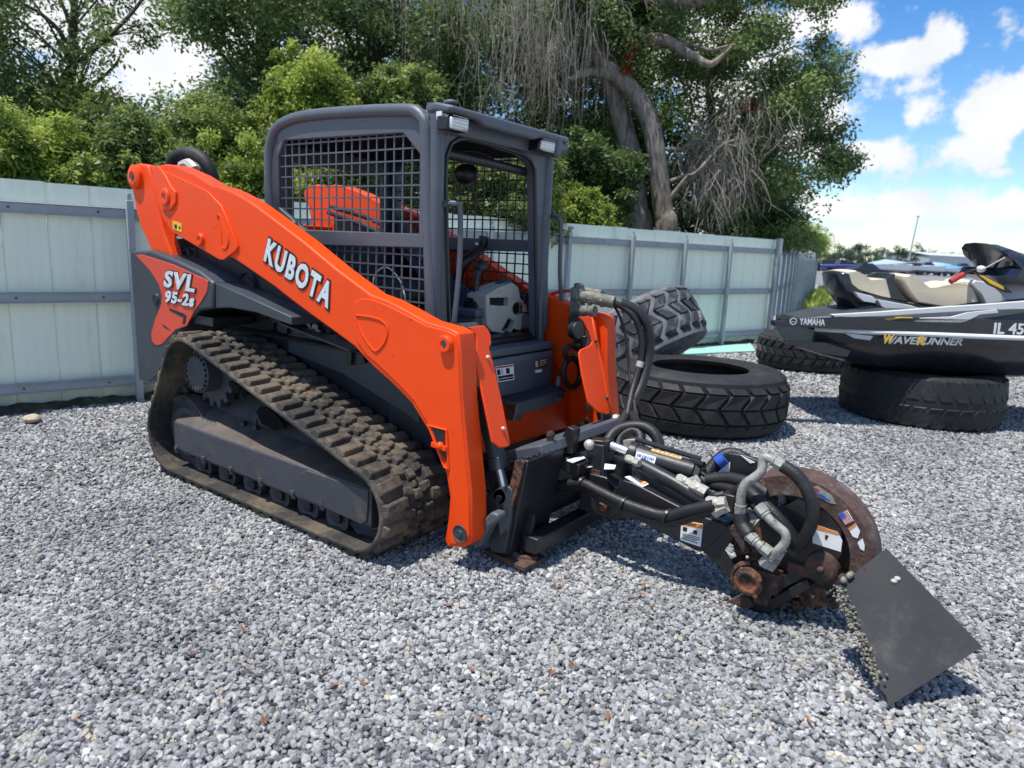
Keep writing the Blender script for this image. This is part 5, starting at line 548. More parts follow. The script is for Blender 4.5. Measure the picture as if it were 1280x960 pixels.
# bushes close behind the fence
def bush(label, seed, n, d, poly, lm, per=360, size=.066, r=(.2, .42), gap=[], name='bush', **k):
    c = BUSH[seed]; xs = sorted(c)[len(c) // 2]; base = (sum(q[0] for q in c) / len(c), sum(q[1] for q in c) / len(c), -.01)
    rd = random.Random(seed); zt = max(q[2] for q in c)
    for i in range(len(c)):
        q = rd.choice(c[:len(BUSH[seed])]); a = rd.uniform(0, 6.28); u = rd.uniform(.1, 1); kr = q[3] * rd.uniform(.8, 1.5); c = c + [(q[0] + kr * math.cos(a) * (1 - u * .6), q[1] + kr * math.sin(a) * (1 - u * .6), q[2] + kr * u, rd.uniform(.07, .16))]
    return tree(name, label, 'bush', base, (base[0], base[1], zt), .06, c, per, size, lm, M['dbark'], 26, G_S, seed, **k)
BUSH = {41: [(-5.89,0.04,2.35,0.32),(-6.39,0.46,1.98,0.22),(-6.65,0.81,2.13,0.27),(-5.66,0.59,2.22,0.17),(-5.61,0.29,2.01,0.3),(-7.07,-0.12,1.75,0.18),(-5.68,0.41,1.92,0.27),(-6.8,-0.08,1.71,0.34),(-6.71,-0.15,2.28,0.26),(-7.02,0.07,1.75,0.2),(-6.35,-0.16,1.94,0.27),(-5.62,0.09,2.19,0.17),(-6.26,0.24,1.91,0.29),(-6.57,0.45,1.78,0.2),(-7.12,-0.1,1.76,0.29),(-5.94,-0.33,1.92,0.32),(-6.44,0.59,1.93,0.22),(-5.8,0.62,1.72,0.23),(-6.1,0.59,1.99,0.23),(-6.13,-0.14,1.92,0.32),(-6.25,0.03,1.71,0.32),(-5.8,0.49,1.93,0.17),(-6.78,-0.15,2.41,0.15),(-5.93,-0.16,2.02,0.21),(-5.88,-0.2,1.92,0.34),(-6.38,0.49,1.95,0.24),(-6.58,1.15,1.83,0.15),(-6.52,0.51,1.73,0.24),(-6.61,0.69,2.53,0.3),(-6.67,-0.15,2.09,0.21),(-6.88,0.79,1.77,0.2),(-6.67,-0.07,1.77,0.31),(-6.75,0.64,2.4,0.28),(-6.6,0.06,2.12,0.19),(-5.82,-0.26,2.09,0.24),(-5.47,0.64,1.85,0.31),(-5.54,0.34,1.93,0.29),(-6.21,-0.15,1.81,0.21),(-6.07,-0.23,1.74,0.31),(-6.56,0.47,2.52,0.25),(-6.19,-0.38,1.77,0.14),(-6.05,0.62,1.95,0.18),(-6.62,0.48,2.09,0.24),(-5.85,0.25,1.92,0.18),(-6.82,0.47,1.92,0.31),(-5.78,0.05,1.9,0.22),(-7.3,-0.01,1.8,0.27),(-6.66,0.86,2.35,0.16),(-6.95,0.37,2.32,0.17),(-7.0,0.1,2.55,0.2),(-6.71,1.09,1.73,0.28),(-6.84,1.13,1.8,0.2),(-5.95,0.7,1.9,0.17),(-6.18,0.9,2.24,0.32),(-6.63,0.44,2.42,0.25),(-7.06,0.24,1.96,0.19),(-6.23,0.76,1.94,0.18),(-5.89,0.43,2.35,0.31),(-6.96,0.25,2.56,0.34),(-6.5,0.12,2.22,0.29),(-6.13,-0.4,1.93,0.33),(-6.32,0.18,1.7,0.27),(-6.21,-0.31,2.34,0.21),(-5.85,-0.26,2.13,0.25),(-6.29,1.02,1.85,0.34),(-6.17,0.61,2.04,0.16),(-6.6,1.03,1.81,0.28),(-6.9,1.01,1.74,0.29),(-6.65,-0.27,1.66,0.23),(-5.67,0.03,2.3,0.26),(-6.67,1.11,1.81,0.25),(-6.2,0.13,2.15,0.33),(-6.17,0.89,1.8,0.24),(-5.78,0.42,2.34,0.34),(-6.43,0.06,2.34,0.16),(-6.82,0.58,2.54,0.16),(-6.89,0.98,1.91,0.17),(-6.42,0.39,2.57,0.33),(-5.6,0.47,2.0,0.34),(-5.88,-0.04,1.68,0.2)],
        42: [(-5.92,1.2,2.52,0.26),(-5.05,0.71,2.15,0.17),(-5.07,1.29,2.18,0.24),(-5.13,1.54,2.05,0.16),(-5.67,1.91,2.2,0.27),(-5.34,1.25,1.75,0.23),(-5.75,1.92,2.19,0.24),(-5.11,0.76,2.36,0.17),(-5.88,0.94,2.43,0.2),(-5.28,1.03,2.48,0.31),(-5.01,1.26,2.11,0.27),(-6.31,1.21,2.37,0.25),(-5.9,1.58,2.08,0.28),(-5.23,0.93,2.4,0.31),(-5.93,1.76,2.41,0.22),(-5.7,1.09,2.47,0.18),(-5.34,1.32,1.83,0.17),(-6.09,1.02,2.09,0.21),(-6.37,1.1,2.36,0.23),(-4.63,1.49,1.88,0.27),(-5.11,1.36,2.19,0.25),(-5.65,0.84,2.25,0.31),(-6.01,1.58,2.62,0.3),(-5.76,1.13,2.08,0.16),(-5.69,1.79,2.25,0.23),(-5.05,1.6,1.92,0.14),(-4.78,1.44,1.79,0.22),(-6.08,0.95,1.95,0.15),(-5.22,1.13,2.16,0.3),(-5.59,1.25,2.52,0.27),(-6.29,1.26,2.45,0.25),(-5.06,1.0,2.17,0.17),(-5.25,0.96,2.1,0.17),(-5.38,0.67,2.03,0.3),(-5.29,0.83,2.01,0.16),(-5.2,1.78,2.21,0.28),(-5.62,0.81,2.25,0.22),(-5.97,1.88,2.13,0.15),(-6.01,1.42,2.43,0.18),(-5.57,0.91,2.24,0.18),(-5.58,0.97,1.78,0.29),(-5.64,2.08,1.86,0.16),(-5.38,1.24,2.51,0.14),(-5.29,1.0,1.72,0.28),(-6.1,1.54,2.36,0.32),(-5.05,1.14,1.99,0.19),(-5.27,1.87,2.21,0.27),(-5.74,0.8,2.1,0.29),(-5.16,0.66,1.72,0.17),(-5.12,1.24,2.04,0.15),(-5.35,1.36,2.12,0.24),(-5.13,1.13,1.78,0.27),(-5.86,1.11,2.33,0.19),(-5.07,0.83,1.93,0.22),(-4.69,1.56,1.75,0.17),(-6.13,1.24,1.79,0.3)],
        43: [(-4.3,1.52,1.82,0.2),(-4.32,2.05,1.81,0.21),(-4.52,1.92,1.77,0.26),(-4.75,2.13,2.18,0.27),(-4.48,1.92,2.19,0.21),(-4.33,2.14,1.93,0.22),(-4.89,1.89,1.71,0.17),(-3.95,1.98,1.96,0.27),(-4.55,2.12,1.73,0.14),(-4.71,2.27,1.83,0.18),(-4.14,1.81,1.84,0.27),(-4.13,1.86,2.03,0.23),(-4.81,1.89,1.97,0.29),(-3.9,2.01,1.91,0.14),(-4.29,1.55,1.84,0.27),(-4.53,1.71,1.93,0.13),(-4.67,2.34,1.71,0.28),(-4.49,1.88,1.84,0.29),(-4.65,2.29,1.8,0.19),(-4.1,1.94,2.19,0.29),(-4.53,1.96,1.86,0.17),(-4.25,1.93,1.73,0.18),(-4.68,2.43,1.89,0.24),(-4.45,1.73,2.11,0.3),(-4.16,1.58,1.96,0.12),(-4.42,2.01,1.91,0.28),(-4.35,2.23,1.73,0.17),(-4.28,1.57,1.79,0.12),(-4.45,2.17,2.2,0.16),(-4.27,1.78,2.05,0.14),(-4.15,1.85,1.85,0.13),(-4.33,1.72,1.84,0.24),(-4.28,1.54,1.82,0.16),(-4.45,2.19,2.0,0.17),(-4.34,2.07,2.09,0.2),(-4.3,2.25,1.85,0.27),(-4.4,2.05,1.85,0.22),(-4.66,1.87,1.72,0.27),(-4.75,1.84,1.74,0.28),(-4.67,2.49,2.18,0.23)],
        44: [(-7.0,3.3,2.75,0.18),(-7.34,3.12,2.78,0.31),(-6.79,3.12,2.88,0.22),(-6.89,2.72,2.34,0.17),(-7.35,3.02,3.25,0.17),(-6.71,2.59,2.82,0.36),(-6.29,2.57,2.92,0.15),(-6.25,3.21,2.4,0.15),(-6.51,3.45,2.53,0.22),(-6.34,3.52,2.65,0.27),(-7.02,3.05,2.82,0.3),(-7.02,3.2,2.42,0.15),(-5.99,2.35,2.91,0.32),(-7.01,3.68,2.8,0.23),(-6.41,2.66,3.1,0.34),(-7.12,3.02,2.61,0.29),(-6.27,2.68,2.53,0.14),(-6.77,2.95,2.53,0.19),(-5.92,3.24,2.38,0.37),(-6.58,3.18,2.35,0.27),(-6.18,2.91,2.94,0.24),(-7.33,3.0,3.06,0.3),(-6.92,2.76,2.79,0.36),(-7.09,2.85,2.29,0.21),(-6.08,2.9,2.35,0.31),(-6.1,2.56,2.75,0.37),(-6.74,2.91,3.04,0.27),(-6.56,2.9,2.92,0.36),(-7.33,2.98,2.29,0.3),(-6.85,3.83,3.01,0.32),(-5.95,3.04,2.77,0.31),(-6.18,2.65,2.64,0.17),(-6.69,2.7,2.82,0.29),(-7.14,3.25,3.23,0.29),(-6.09,3.12,2.53,0.28),(-7.0,3.16,2.61,0.14),(-6.83,2.65,3.17,0.35),(-5.85,3.26,2.39,0.21),(-6.53,2.65,2.95,0.33),(-7.19,3.07,2.84,0.25),(-6.75,3.73,2.63,0.26),(-6.94,3.22,2.84,0.21),(-6.62,2.74,2.34,0.29),(-5.98,2.42,2.71,0.21),(-5.49,3.1,2.77,0.33),(-6.76,3.01,3.12,0.3),(-7.08,3.21,2.55,0.22),(-6.59,3.32,3.02,0.32),(-7.16,3.29,2.61,0.18),(-6.83,3.8,2.89,0.16)],
        45: [(-5.05,3.06,3.25,0.21),(-4.97,3.05,3.01,0.27),(-5.98,3.57,3.11,0.18),(-4.72,3.48,3.09,0.22),(-6.0,3.64,3.66,0.35),(-5.16,3.72,3.54,0.33),(-5.76,4.2,3.34,0.3),(-5.38,3.97,3.29,0.14),(-4.92,3.06,3.11,0.24),(-5.27,3.65,3.56,0.32),(-5.12,2.97,3.27,0.22),(-4.64,3.46,3.17,0.33),(-5.09,3.55,3.31,0.2),(-5.06,2.97,3.11,0.35),(-5.78,3.4,3.24,0.21),(-5.36,3.3,3.36,0.35),(-5.57,3.91,3.41,0.24),(-6.06,3.59,3.3,0.34),(-4.99,3.15,3.16,0.29),(-5.74,4.19,3.55,0.22),(-5.13,3.8,3.49,0.22),(-6.14,3.61,3.33,0.29),(-6.11,3.8,3.59,0.18),(-5.67,3.83,3.22,0.27),(-5.74,4.35,3.38,0.28),(-5.92,4.11,3.95,0.18),(-5.57,3.88,3.56,0.32),(-4.69,3.45,3.39,0.31),(-5.07,3.83,3.32,0.32),(-5.96,3.48,3.52,0.15),(-5.07,3.41,3.4,0.22),(-5.42,3.92,3.25,0.31),(-5.0,3.18,3.18,0.28),(-5.73,4.06,3.35,0.36),(-5.82,4.12,3.72,0.28),(-5.46,3.8,3.75,0.21),(-6.12,3.66,3.39,0.14),(-5.43,3.51,3.5,0.27),(-5.92,4.0,3.71,0.32),(-4.92,3.27,3.5,0.34),(-5.69,4.03,3.51,0.33),(-5.98,4.0,3.88,0.25),(-5.53,3.6,3.67,0.33),(-5.69,3.85,3.3,0.22),(-4.8,3.28,3.68,0.32),(-5.4,3.71,3.14,0.29)],
        46: [(-2.51,4.8,2.42,0.33),(-4.23,3.17,2.14,0.35),(-4.37,3.73,1.8,0.17),(-2.81,5.43,2.32,0.35),(-3.49,3.67,2.61,0.16),(-2.36,3.83,2.15,0.19),(-3.17,3.51,1.86,0.16),(-3.61,3.2,2.65,0.33),(-4.59,3.27,2.42,0.18),(-4.51,2.9,2.44,0.3),(-4.07,3.29,2.63,0.22),(-2.89,4.49,2.18,0.18),(-3.92,2.38,1.69,0.14),(-2.68,4.01,2.59,0.27),(-2.27,3.84,2.35,0.23),(-2.95,3.97,2.65,0.31),(-2.57,4.5,1.99,0.3),(-4.02,2.66,2.24,0.17),(-1.98,4.59,2.41,0.28),(-3.34,4.9,1.79,0.15),(-3.81,2.9,2.26,0.26),(-3.85,2.91,1.67,0.34),(-2.06,4.43,2.06,0.15),(-2.06,4.9,1.78,0.15),(-2.71,4.3,2.5,0.36),(-1.86,4.13,1.83,0.28),(-2.61,3.39,1.92,0.34),(-3.31,4.46,1.97,0.16),(-4.26,3.2,2.11,0.3),(-4.13,2.21,1.9,0.22),(-3.92,2.61,2.11,0.28),(-3.75,3.02,2.58,0.21),(-3.4,4.19,1.79,0.36),(-3.21,3.46,2.2,0.19),(-2.52,4.95,2.33,0.34),(-3.66,4.11,2.64,0.31),(-1.89,4.23,2.31,0.29),(-2.14,3.91,1.82,0.28),(-3.84,2.35,2.06,0.27),(-4.17,3.35,2.19,0.31),(-3.35,3.46,2.58,0.23),(-4.51,3.95,2.62,0.22),(-4.97,2.76,2.44,0.3),(-3.39,2.93,1.66,0.16),(-1.97,4.24,1.86,0.33),(-2.41,5.28,2.0,0.17),(-3.66,2.74,2.14,0.32),(-3.6,3.37,2.0,0.35),(-4.4,3.78,1.76,0.28),(-3.96,2.3,1.6,0.16),(-5.14,3.0,1.7,0.22),(-4.12,3.69,1.92,0.2),(-4.13,2.39,2.5,0.14),(-2.91,4.37,2.4,0.2),(-4.27,3.93,1.98,0.32),(-3.18,3.55,1.78,0.28),(-3.84,3.1,1.69,0.15),(-2.91,5.15,1.9,0.15),(-3.31,2.73,2.6,0.24),(-2.59,3.71,2.35,0.28),(-4.23,4.17,2.44,0.27),(-4.37,3.98,2.19,0.18),(-3.17,4.47,1.7,0.16),(-2.33,4.03,2.19,0.29),(-2.92,5.32,2.04,0.17),(-1.92,4.7,1.84,0.26),(-2.56,4.59,1.97,0.18),(-3.94,4.26,1.71,0.19),(-4.63,2.72,2.21,0.35),(-2.11,4.41,2.18,0.31),(-3.26,3.86,2.7,0.27),(-4.03,3.92,2.14,0.34),(-3.89,4.56,2.76,0.32),(-4.12,4.3,2.26,0.15),(-3.68,4.78,2.31,0.18),(-3.67,3.3,1.75,0.18),(-3.44,2.78,2.17,0.35),(-3.77,4.04,2.45,0.27),(-3.61,4.84,2.53,0.3),(-4.14,3.08,1.73,0.19),(-3.82,2.44,1.7,0.3),(-3.51,3.73,2.56,0.15),(-2.17,4.03,1.92,0.35),(-4.04,4.19,2.14,0.18),(-2.22,3.87,2.29,0.21),(-4.74,3.36,1.69,0.16),(-2.46,5.26,2.01,0.32),(-2.6,4.58,1.76,0.35),(-1.96,4.55,1.81,0.33),(-3.86,4.39,2.39,0.17),(-4.05,4.16,2.61,0.36),(-2.95,4.52,2.02,0.23),(-3.95,4.33,2.06,0.17),(-3.13,3.44,2.6,0.32),(-4.74,2.72,1.7,0.25),(-2.29,5.06,2.18,0.23)],
        47: [(-4.94,4.46,3.62,0.19),(-4.38,4.21,3.55,0.2),(-5.3,5.03,3.67,0.3),(-4.82,4.73,3.8,0.19),(-5.08,4.62,3.47,0.23),(-4.95,5.23,3.91,0.3),(-5.02,4.55,3.67,0.17),(-5.4,4.62,3.45,0.24),(-4.97,5.08,3.84,0.17),(-4.84,4.73,3.78,0.13),(-4.78,4.24,3.31,0.27),(-4.7,5.06,3.58,0.16),(-4.39,4.29,3.28,0.17),(-4.84,5.23,3.67,0.21),(-5.09,4.43,3.47,0.25),(-5.19,4.91,3.51,0.18),(-4.11,4.75,3.42,0.3),(-4.49,4.81,3.7,0.17),(-5.13,4.93,3.68,0.28),(-4.34,4.2,3.42,0.13),(-5.39,4.85,3.4,0.17),(-5.22,5.07,3.9,0.23),(-4.93,4.81,3.44,0.32),(-5.29,4.29,3.57,0.31),(-4.74,4.37,3.63,0.29),(-5.22,4.92,3.46,0.21),(-4.36,4.29,3.3,0.28),(-4.21,4.53,3.52,0.17),(-4.11,4.45,3.72,0.14),(-4.67,4.39,3.56,0.23),(-4.62,4.01,3.47,0.28),(-4.59,5.11,3.5,0.23),(-4.5,4.84,3.54,0.26),(-5.23,4.26,3.23,0.18),(-4.29,4.93,3.57,0.14),(-4.48,4.73,3.68,0.29)],
        48: [(-2.6,6.89,3.02,0.2),(-2.68,6.15,2.22,0.24),(-2.69,6.06,2.42,0.17),(-2.21,6.6,2.75,0.21),(-2.25,7.0,2.82,0.33),(-2.21,6.32,2.73,0.27),(-3.02,6.78,2.63,0.3),(-2.58,6.31,2.62,0.2),(-2.28,6.25,2.95,0.17),(-2.54,6.38,2.39,0.23),(-2.14,6.75,2.07,0.32),(-3.09,6.54,2.35,0.22),(-2.74,6.88,2.84,0.18),(-2.6,7.05,2.19,0.33),(-2.7,6.22,2.91,0.31),(-2.35,6.66,2.14,0.25),(-1.97,6.85,2.63,0.27),(-2.1,6.92,1.91,0.15),(-2.88,6.23,2.23,0.16),(-2.17,6.86,2.34,0.31),(-2.94,6.5,2.53,0.24),(-2.97,6.87,2.08,0.34),(-2.25,6.44,2.86,0.15),(-1.88,6.69,2.57,0.14),(-2.6,6.34,1.82,0.29),(-2.32,7.35,2.02,0.16),(-2.96,6.82,2.75,0.25),(-2.63,5.99,2.28,0.3),(-3.06,6.47,2.78,0.31),(-2.57,6.04,1.96,0.22),(-2.32,7.01,2.56,0.23),(-2.29,6.75,2.06,0.18),(-2.78,6.08,2.48,0.2),(-3.12,6.95,2.98,0.21),(-2.49,6.82,1.92,0.18),(-2.33,6.79,2.41,0.25),(-2.01,6.31,2.04,0.33),(-2.14,6.32,2.6,0.19),(-2.71,6.13,2.04,0.16),(-2.31,6.3,2.13,0.31),(-3.12,6.79,2.1,0.22),(-1.88,6.42,2.65,0.31),(-2.83,6.75,1.91,0.22),(-2.29,6.55,2.4,0.3),(-2.35,6.75,2.09,0.3),(-3.02,6.89,1.81,0.2),(-2.42,7.24,2.43,0.23),(-2.43,7.12,2.05,0.19),(-2.78,6.2,2.56,0.34),(-3.04,6.63,1.97,0.3)],
        49: [(-2.21,5.41,1.95,0.25),(-2.23,5.44,1.84,0.24),(-2.19,6.12,1.96,0.22),(-1.98,5.68,1.97,0.16),(-2.28,5.99,1.99,0.18),(-2.22,5.88,1.8,0.23),(-1.89,5.7,1.81,0.25),(-2.42,5.74,2.02,0.18),(-2.03,5.66,2.03,0.2),(-2.05,5.87,1.88,0.19),(-1.95,5.61,1.92,0.17),(-2.5,5.91,1.79,0.15),(-2.08,6.01,2.0,0.2),(-2.39,5.87,1.97,0.16),(-1.98,5.55,1.78,0.2),(-2.09,6.27,1.92,0.22),(-2.0,5.82,2.03,0.21),(-1.85,5.87,1.89,0.26),(-1.92,5.65,1.86,0.18),(-1.97,5.7,1.96,0.27),(-2.18,5.86,2.07,0.27),(-2.03,5.78,1.86,0.14),(-2.15,5.88,2.0,0.28),(-1.91,6.1,1.82,0.21)],
        50: [(-1.47,11.16,2.52,0.29),(-2.25,10.94,2.45,0.26),(-2.22,11.4,1.91,0.3),(-1.73,11.03,2.15,0.36),(-0.66,11.49,1.81,0.39),(-0.81,11.06,2.13,0.29),(-1.86,11.12,1.8,0.27),(-0.95,10.79,2.3,0.29),(-1.3,11.2,2.37,0.37),(-0.82,11.35,1.92,0.41),(-1.49,11.42,1.86,0.39),(-2.07,10.77,2.17,0.27),(-1.39,10.26,2.2,0.25),(-1.44,11.68,2.4,0.39),(-0.65,10.81,1.95,0.37),(-2.09,10.55,2.61,0.29),(-2.47,11.28,2.25,0.26),(-1.83,10.88,1.79,0.33),(-1.48,10.91,1.92,0.32),(-1.38,10.28,1.94,0.33),(-1.8,11.06,2.43,0.34),(-1.38,10.89,2.47,0.41),(-1.95,10.28,2.64,0.26),(-2.17,11.06,2.47,0.41),(-2.13,10.33,2.21,0.4),(-2.21,10.59,2.24,0.34),(-1.09,10.84,1.92,0.31),(-2.37,11.1,2.22,0.33),(-2.28,11.19,2.69,0.37),(-1.64,10.34,2.21,0.35),(-2.25,10.65,2.45,0.33),(-1.62,10.54,2.06,0.38),(-0.96,11.79,2.24,0.29),(-1.14,10.5,2.56,0.3),(-1.88,11.27,1.81,0.36),(-0.89,11.18,1.87,0.33),(-1.88,10.57,1.77,0.28),(-1.74,10.55,1.94,0.36),(-1.22,11.5,1.82,0.41),(-2.05,10.13,2.52,0.27),(-0.92,10.78,2.32,0.33),(-1.87,10.65,2.38,0.26),(-0.5,11.05,1.87,0.36),(-2.31,10.79,2.37,0.32),(-1.95,10.41,2.24,0.36),(-1.18,11.59,2.25,0.38),(-1.07,11.05,2.24,0.39),(-1.68,10.72,2.07,0.35),(-1.23,11.18,2.25,0.26),(-1.83,10.59,2.36,0.31)],
        51: [(-4.8,26.31,2.38,0.6),(-5.13,27.49,2.34,0.47),(-4.08,27.13,2.1,0.54),(-4.77,27.7,2.64,0.47),(-3.85,26.34,1.92,0.43),(-4.49,26.42,1.95,0.53),(-4.93,27.54,2.0,0.58),(-4.94,26.73,2.02,0.6),(-4.81,27.67,1.83,0.6),(-4.25,27.17,1.97,0.4),(-5.19,26.62,2.48,0.41),(-4.04,26.54,2.34,0.46),(-4.5,27.75,2.22,0.6),(-4.14,27.11,2.22,0.51),(-4.34,27.54,1.82,0.6),(-5.03,26.12,2.48,0.53),(-4.69,27.49,2.34,0.42),(-4.25,26.54,2.28,0.64),(-5.19,26.82,2.44,0.53),(-4.61,27.39,2.54,0.38),(-5.27,27.03,2.16,0.57),(-4.77,27.64,2.43,0.43),(-4.47,27.33,2.19,0.49),(-5.08,26.43,1.98,0.58),(-4.0,26.92,2.03,0.61),(-4.84,26.98,2.67,0.55),(-4.38,26.83,2.34,0.57),(-4.63,26.1,2.23,0.39),(-5.4,27.42,2.74,0.58),(-5.17,26.83,2.41,0.58),(-4.92,26.46,1.92,0.57),(-3.94,26.27,2.28,0.55),(-4.8,27.34,2.08,0.38),(-4.72,27.6,2.22,0.53),(-4.33,26.43,2.02,0.61),(-4.39,26.41,2.2,0.51),(-4.98,27.55,2.86,0.6),(-4.77,27.47,2.33,0.55),(-4.72,27.69,2.42,0.6),(-4.95,27.57,1.99,0.5),(-5.41,27.48,3.05,0.41),(-5.16,27.3,2.91,0.38),(-4.64,26.96,1.97,0.35),(-5.08,26.46,1.9,0.37)]}
bush('bright ferny bush above the fence top at the left edge', 41, 0, 0, 0, M['leafbright'], size=.075, aspect=.3)
bush('mid green bush above the fence, just left of the raised rear of the loader arm', 42, 0, 0, 0, M['leafmid'])
bush('yellow green bush between the rear of the loader arm and the cab', 43, 0, 0, 0, M['leafbright'], size=.062, aspect=.3)
bush('loose dark green bush above and behind the yellow green bush', 44, 0, 0, 0, M['leafmid'])
bush('light green bush behind the rear upper corner of the cab', 45, 0, 0, 0, M['leafbright'])
bush('wide green bush seen through the mesh of the cab', 46, 0, 0, 0, M['leafmid'])
bush('light green bush just above the middle of the cab roof', 47, 0, 0, 0, M['leafmid'])
bush('dark bush between the cab and the twin trunk tree', 48, 0, 0, 0, M['leafdark'])
bush('small yellow green bush poking over the fence right of the cab', 49, 0, 0, 0, M['leafbright'])
bush('grey green brush behind the fence below the dead twigs', 50, 0, 0, 0, M['leafblue'])
bush('bright bush at the far corner of the fence', 51, 0, 0, 0, M['leafbright'])
# tall grass on the verge by the far fence
c_ = []; rd = random.Random(9)
V_ = [(-1.659,16.581),(-1.874,18.428),(-3.354,27.085),(-4.788,33.119),(-4.57,30.83)]
for i in range(160):
    w = [rd.random() ** 2 for _ in V_]; s_ = sum(w); c_.append((sum(a * p[0] for a, p in zip(w, V_)) / s_, sum(a * p[1] for a, p in zip(w, V_)) / s_, .12 + rd.random() * .12, .28))
o = leaves('grass', c_, 60, .24, M['leafbright'], None, flat=.5, aspect=.12, droop=-1.5); tag(o, 'tall bright grass growing along the foot of the far fence', 'grass', kind='stuff')

# a few fallen leaves on the gravel
FL = [(2.042,-0.32),(0.107,-1.58),(-0.238,-1.443),(2.063,-1.502),(1.874,-1.315),(0.992,-1.651),(2.095,-1.143),(1.582,-1.673),(1.134,-2.289),(1.507,-1.031),(2.363,-1.223),(2.667,-0.744),(1.057,-1.88),(2.873,-0.817),(2.836,1.692),(1.739,-0.541),(1.558,-1.931),(1.343,2.128),(2.348,1.06)]
rd = random.Random(77); b = MB()
for x, y in FL:
    for k in range(rd.randint(1, 2)):
        c = Vector((x + rd.uniform(-.12, .12) * k, y + rd.uniform(-.12, .12) * k, .016)); a = rd.uniform(0, 6.28); d = Vector((math.cos(a), math.sin(a), rd.uniform(-.2, .2))) * rd.uniform(.014, .026); e = Vector((-math.sin(a), math.cos(a), rd.uniform(-.3, .3))) * .008
        b.add([c - d, c + e, c + d, c - e], [(0, 1, 2, 3)])
M['deadleaf'] = mat('fallen_leaf', (.20, .085, .035), .8, var=.5, scale=40); o = b.build('fallen_leaves', M['deadleaf'], fix=False); tag(o, 'small brown fallen leaves scattered over the gravel', 'leaves', kind='stuff')


# ================================================================ FAR LOT: vehicles, boats, building, trees, pole
def far_car(label, p, ang, paint, L=4.5, W=1.8, H=1.42, suv=False, name='parked_car'):
    t = thing(name, (0, 0, 0), label, 'car', 'cars parked on the far lot'); t.location = (p[0], p[1], 0); t.rotation_euler = (0, 0, ang)
    def put(b, nm, m, par=None, bev=0):
        o = b.build(nm, m, None, bevel=bev); o.parent = par or t; return o
    b = MB(); h1 = .78
    rings = []
    for x, zt, w in ((-L/2, .55, .8), (-L/2 + .1, .85, .94), (-L*.33, h1 + .12, 1), (0, h1 + .12, 1), (L*.2, h1 + .1, 1), (L*.4, h1, .97), (L/2 - .1, .66, .9), (L/2, .5, .75)):
        y = W / 2 * w; rings.append([(x, -y, .25), (x, y, .25), (x, y * 1.0, zt - .15), (x, y * .9, zt), (x, -y * .9, zt), (x, -y, zt - .15)])
    b.loft(rings); body = put(b, 'body', paint, bev=.03)
    b = MB(); x0, x1, x2, x3 = (-L * .42, -L * .36, L * .06, L * .24) if suv else (-L * .38, -L * .2, L * .04, L * .24); y = W / 2 * .86; yt = W / 2 * .66
    b.loft([[(x0, -y, h1), (x0, y, h1), (x3, y, h1), (x3, -y, h1)], [(x1, -yt, H), (x1, yt, H), (x2, yt, H), (x2, -yt, H)]]); cab = put(b, 'cabin', M['glassy'], bev=.03)
    b = MB(); b.b2(x1, x2, -yt, yt, H - .01, H + .035); put(b, 'roof', paint, bev=.02)
    for sx in (-L * .31, L * .31):
        for sy in (-1, 1):
            b = MB(); b.lathe((sx, sy * (W / 2 - .2), .32), (0, sy, 0), [(0, .2), (.0, .32), (.18, .32), (.21, .28), (.21, .2), (.19, .19)], 14); w = put(b, 'wheel', M['rubber']); b = MB(); b.cyl((sx, sy * (W / 2 + .0), .32), (sx, sy * (W / 2 + .006), .32), .19, 12); r_ = put(b, 'rim', M['zinc']); r_.parent = w
    return t
def far_boat(label, p, ang, hullm, topm, L=5.5, H=1.5, cover=False):
    t = thing('boat', (0, 0, 0), label, 'boat', 'boats stored on the far lot'); t.location = (p[0], p[1], 0); t.rotation_euler = (0, 0, ang)
    def put(b, nm, m, bev=0):
        o = b.build(nm, m, None, bevel=bev); o.parent = t; return o
    b = MB(); rings = []
    for k in range(9):
        f_ = k / 8; x = -L / 2 + L * f_; w = 1.05 * (1 - max(0, f_ - .45) ** 2 * 3.2); kz = .55 + .35 * max(0, f_ - .6) ** 2 * 4
        rings.append([(x, -w, H * .85 + .2 * f_), (x, -w * .85, kz + .25), (x, 0, kz), (x, w * .85, kz + .25), (x, w, H * .85 + .2 * f_)])
    b.loft(rings); put(b, 'hull', hullm)
    b = MB()
    if cover: b.loft([[(x, -w, H * .85 + .02 + .15 * i), (x, 0, H * .85 + h), (x, w, H * .85 + .02 + .15 * i)] for i, (x, w, h) in enumerate(((-L / 2, 1.0, .2), (-L * .1, 1.05, .75), (L * .2, .9, .6), (L * .45, .25, .3)))]); put(b, 'cover', topm)
    else:
        b.loft([[(-L * .08, -.8, H), (-L * .08, .8, H), (L * .2, .6, H + .05), (L * .2, -.6, H + .05)], [(-L * .04, -.6, H + .5), (-L * .04, .6, H + .5), (L * .1, .5, H + .5), (L * .1, -.5, H + .5)]]); put(b, 'windscreen', topm)
    b = MB(); b.box((-L / 2 - .2, 0, H * .75), (.4, .4, .8)); put(b, 'outboard_motor', M['ink'], .05)
    b = MB(); b.bar((-L / 2 + .3, -.5, .5), (L / 2 + .6, 0, .45), .1, .1); b.bar((-L / 2 + .3, .5, .5), (L / 2 + .6, 0, .45), .1, .1)
    for s in (-1, 1): b.cyl((-L * .15, s * .85, .3), (-L * .15, s * 1.05, .3), .3, 12)
    put(b, 'trailer', M['ink']); return t
M['blue'] = mat('blue_paint', (.02, .06, .42), .3, var=.1, coat=.4); M['carblack'] = mat('black_car_paint', (.012, .014, .02), .38, var=.1, coat=.1); M['carwhite'] = mat('white_gelcoat', (.72, .74, .76), .3, var=.06, coat=.3)
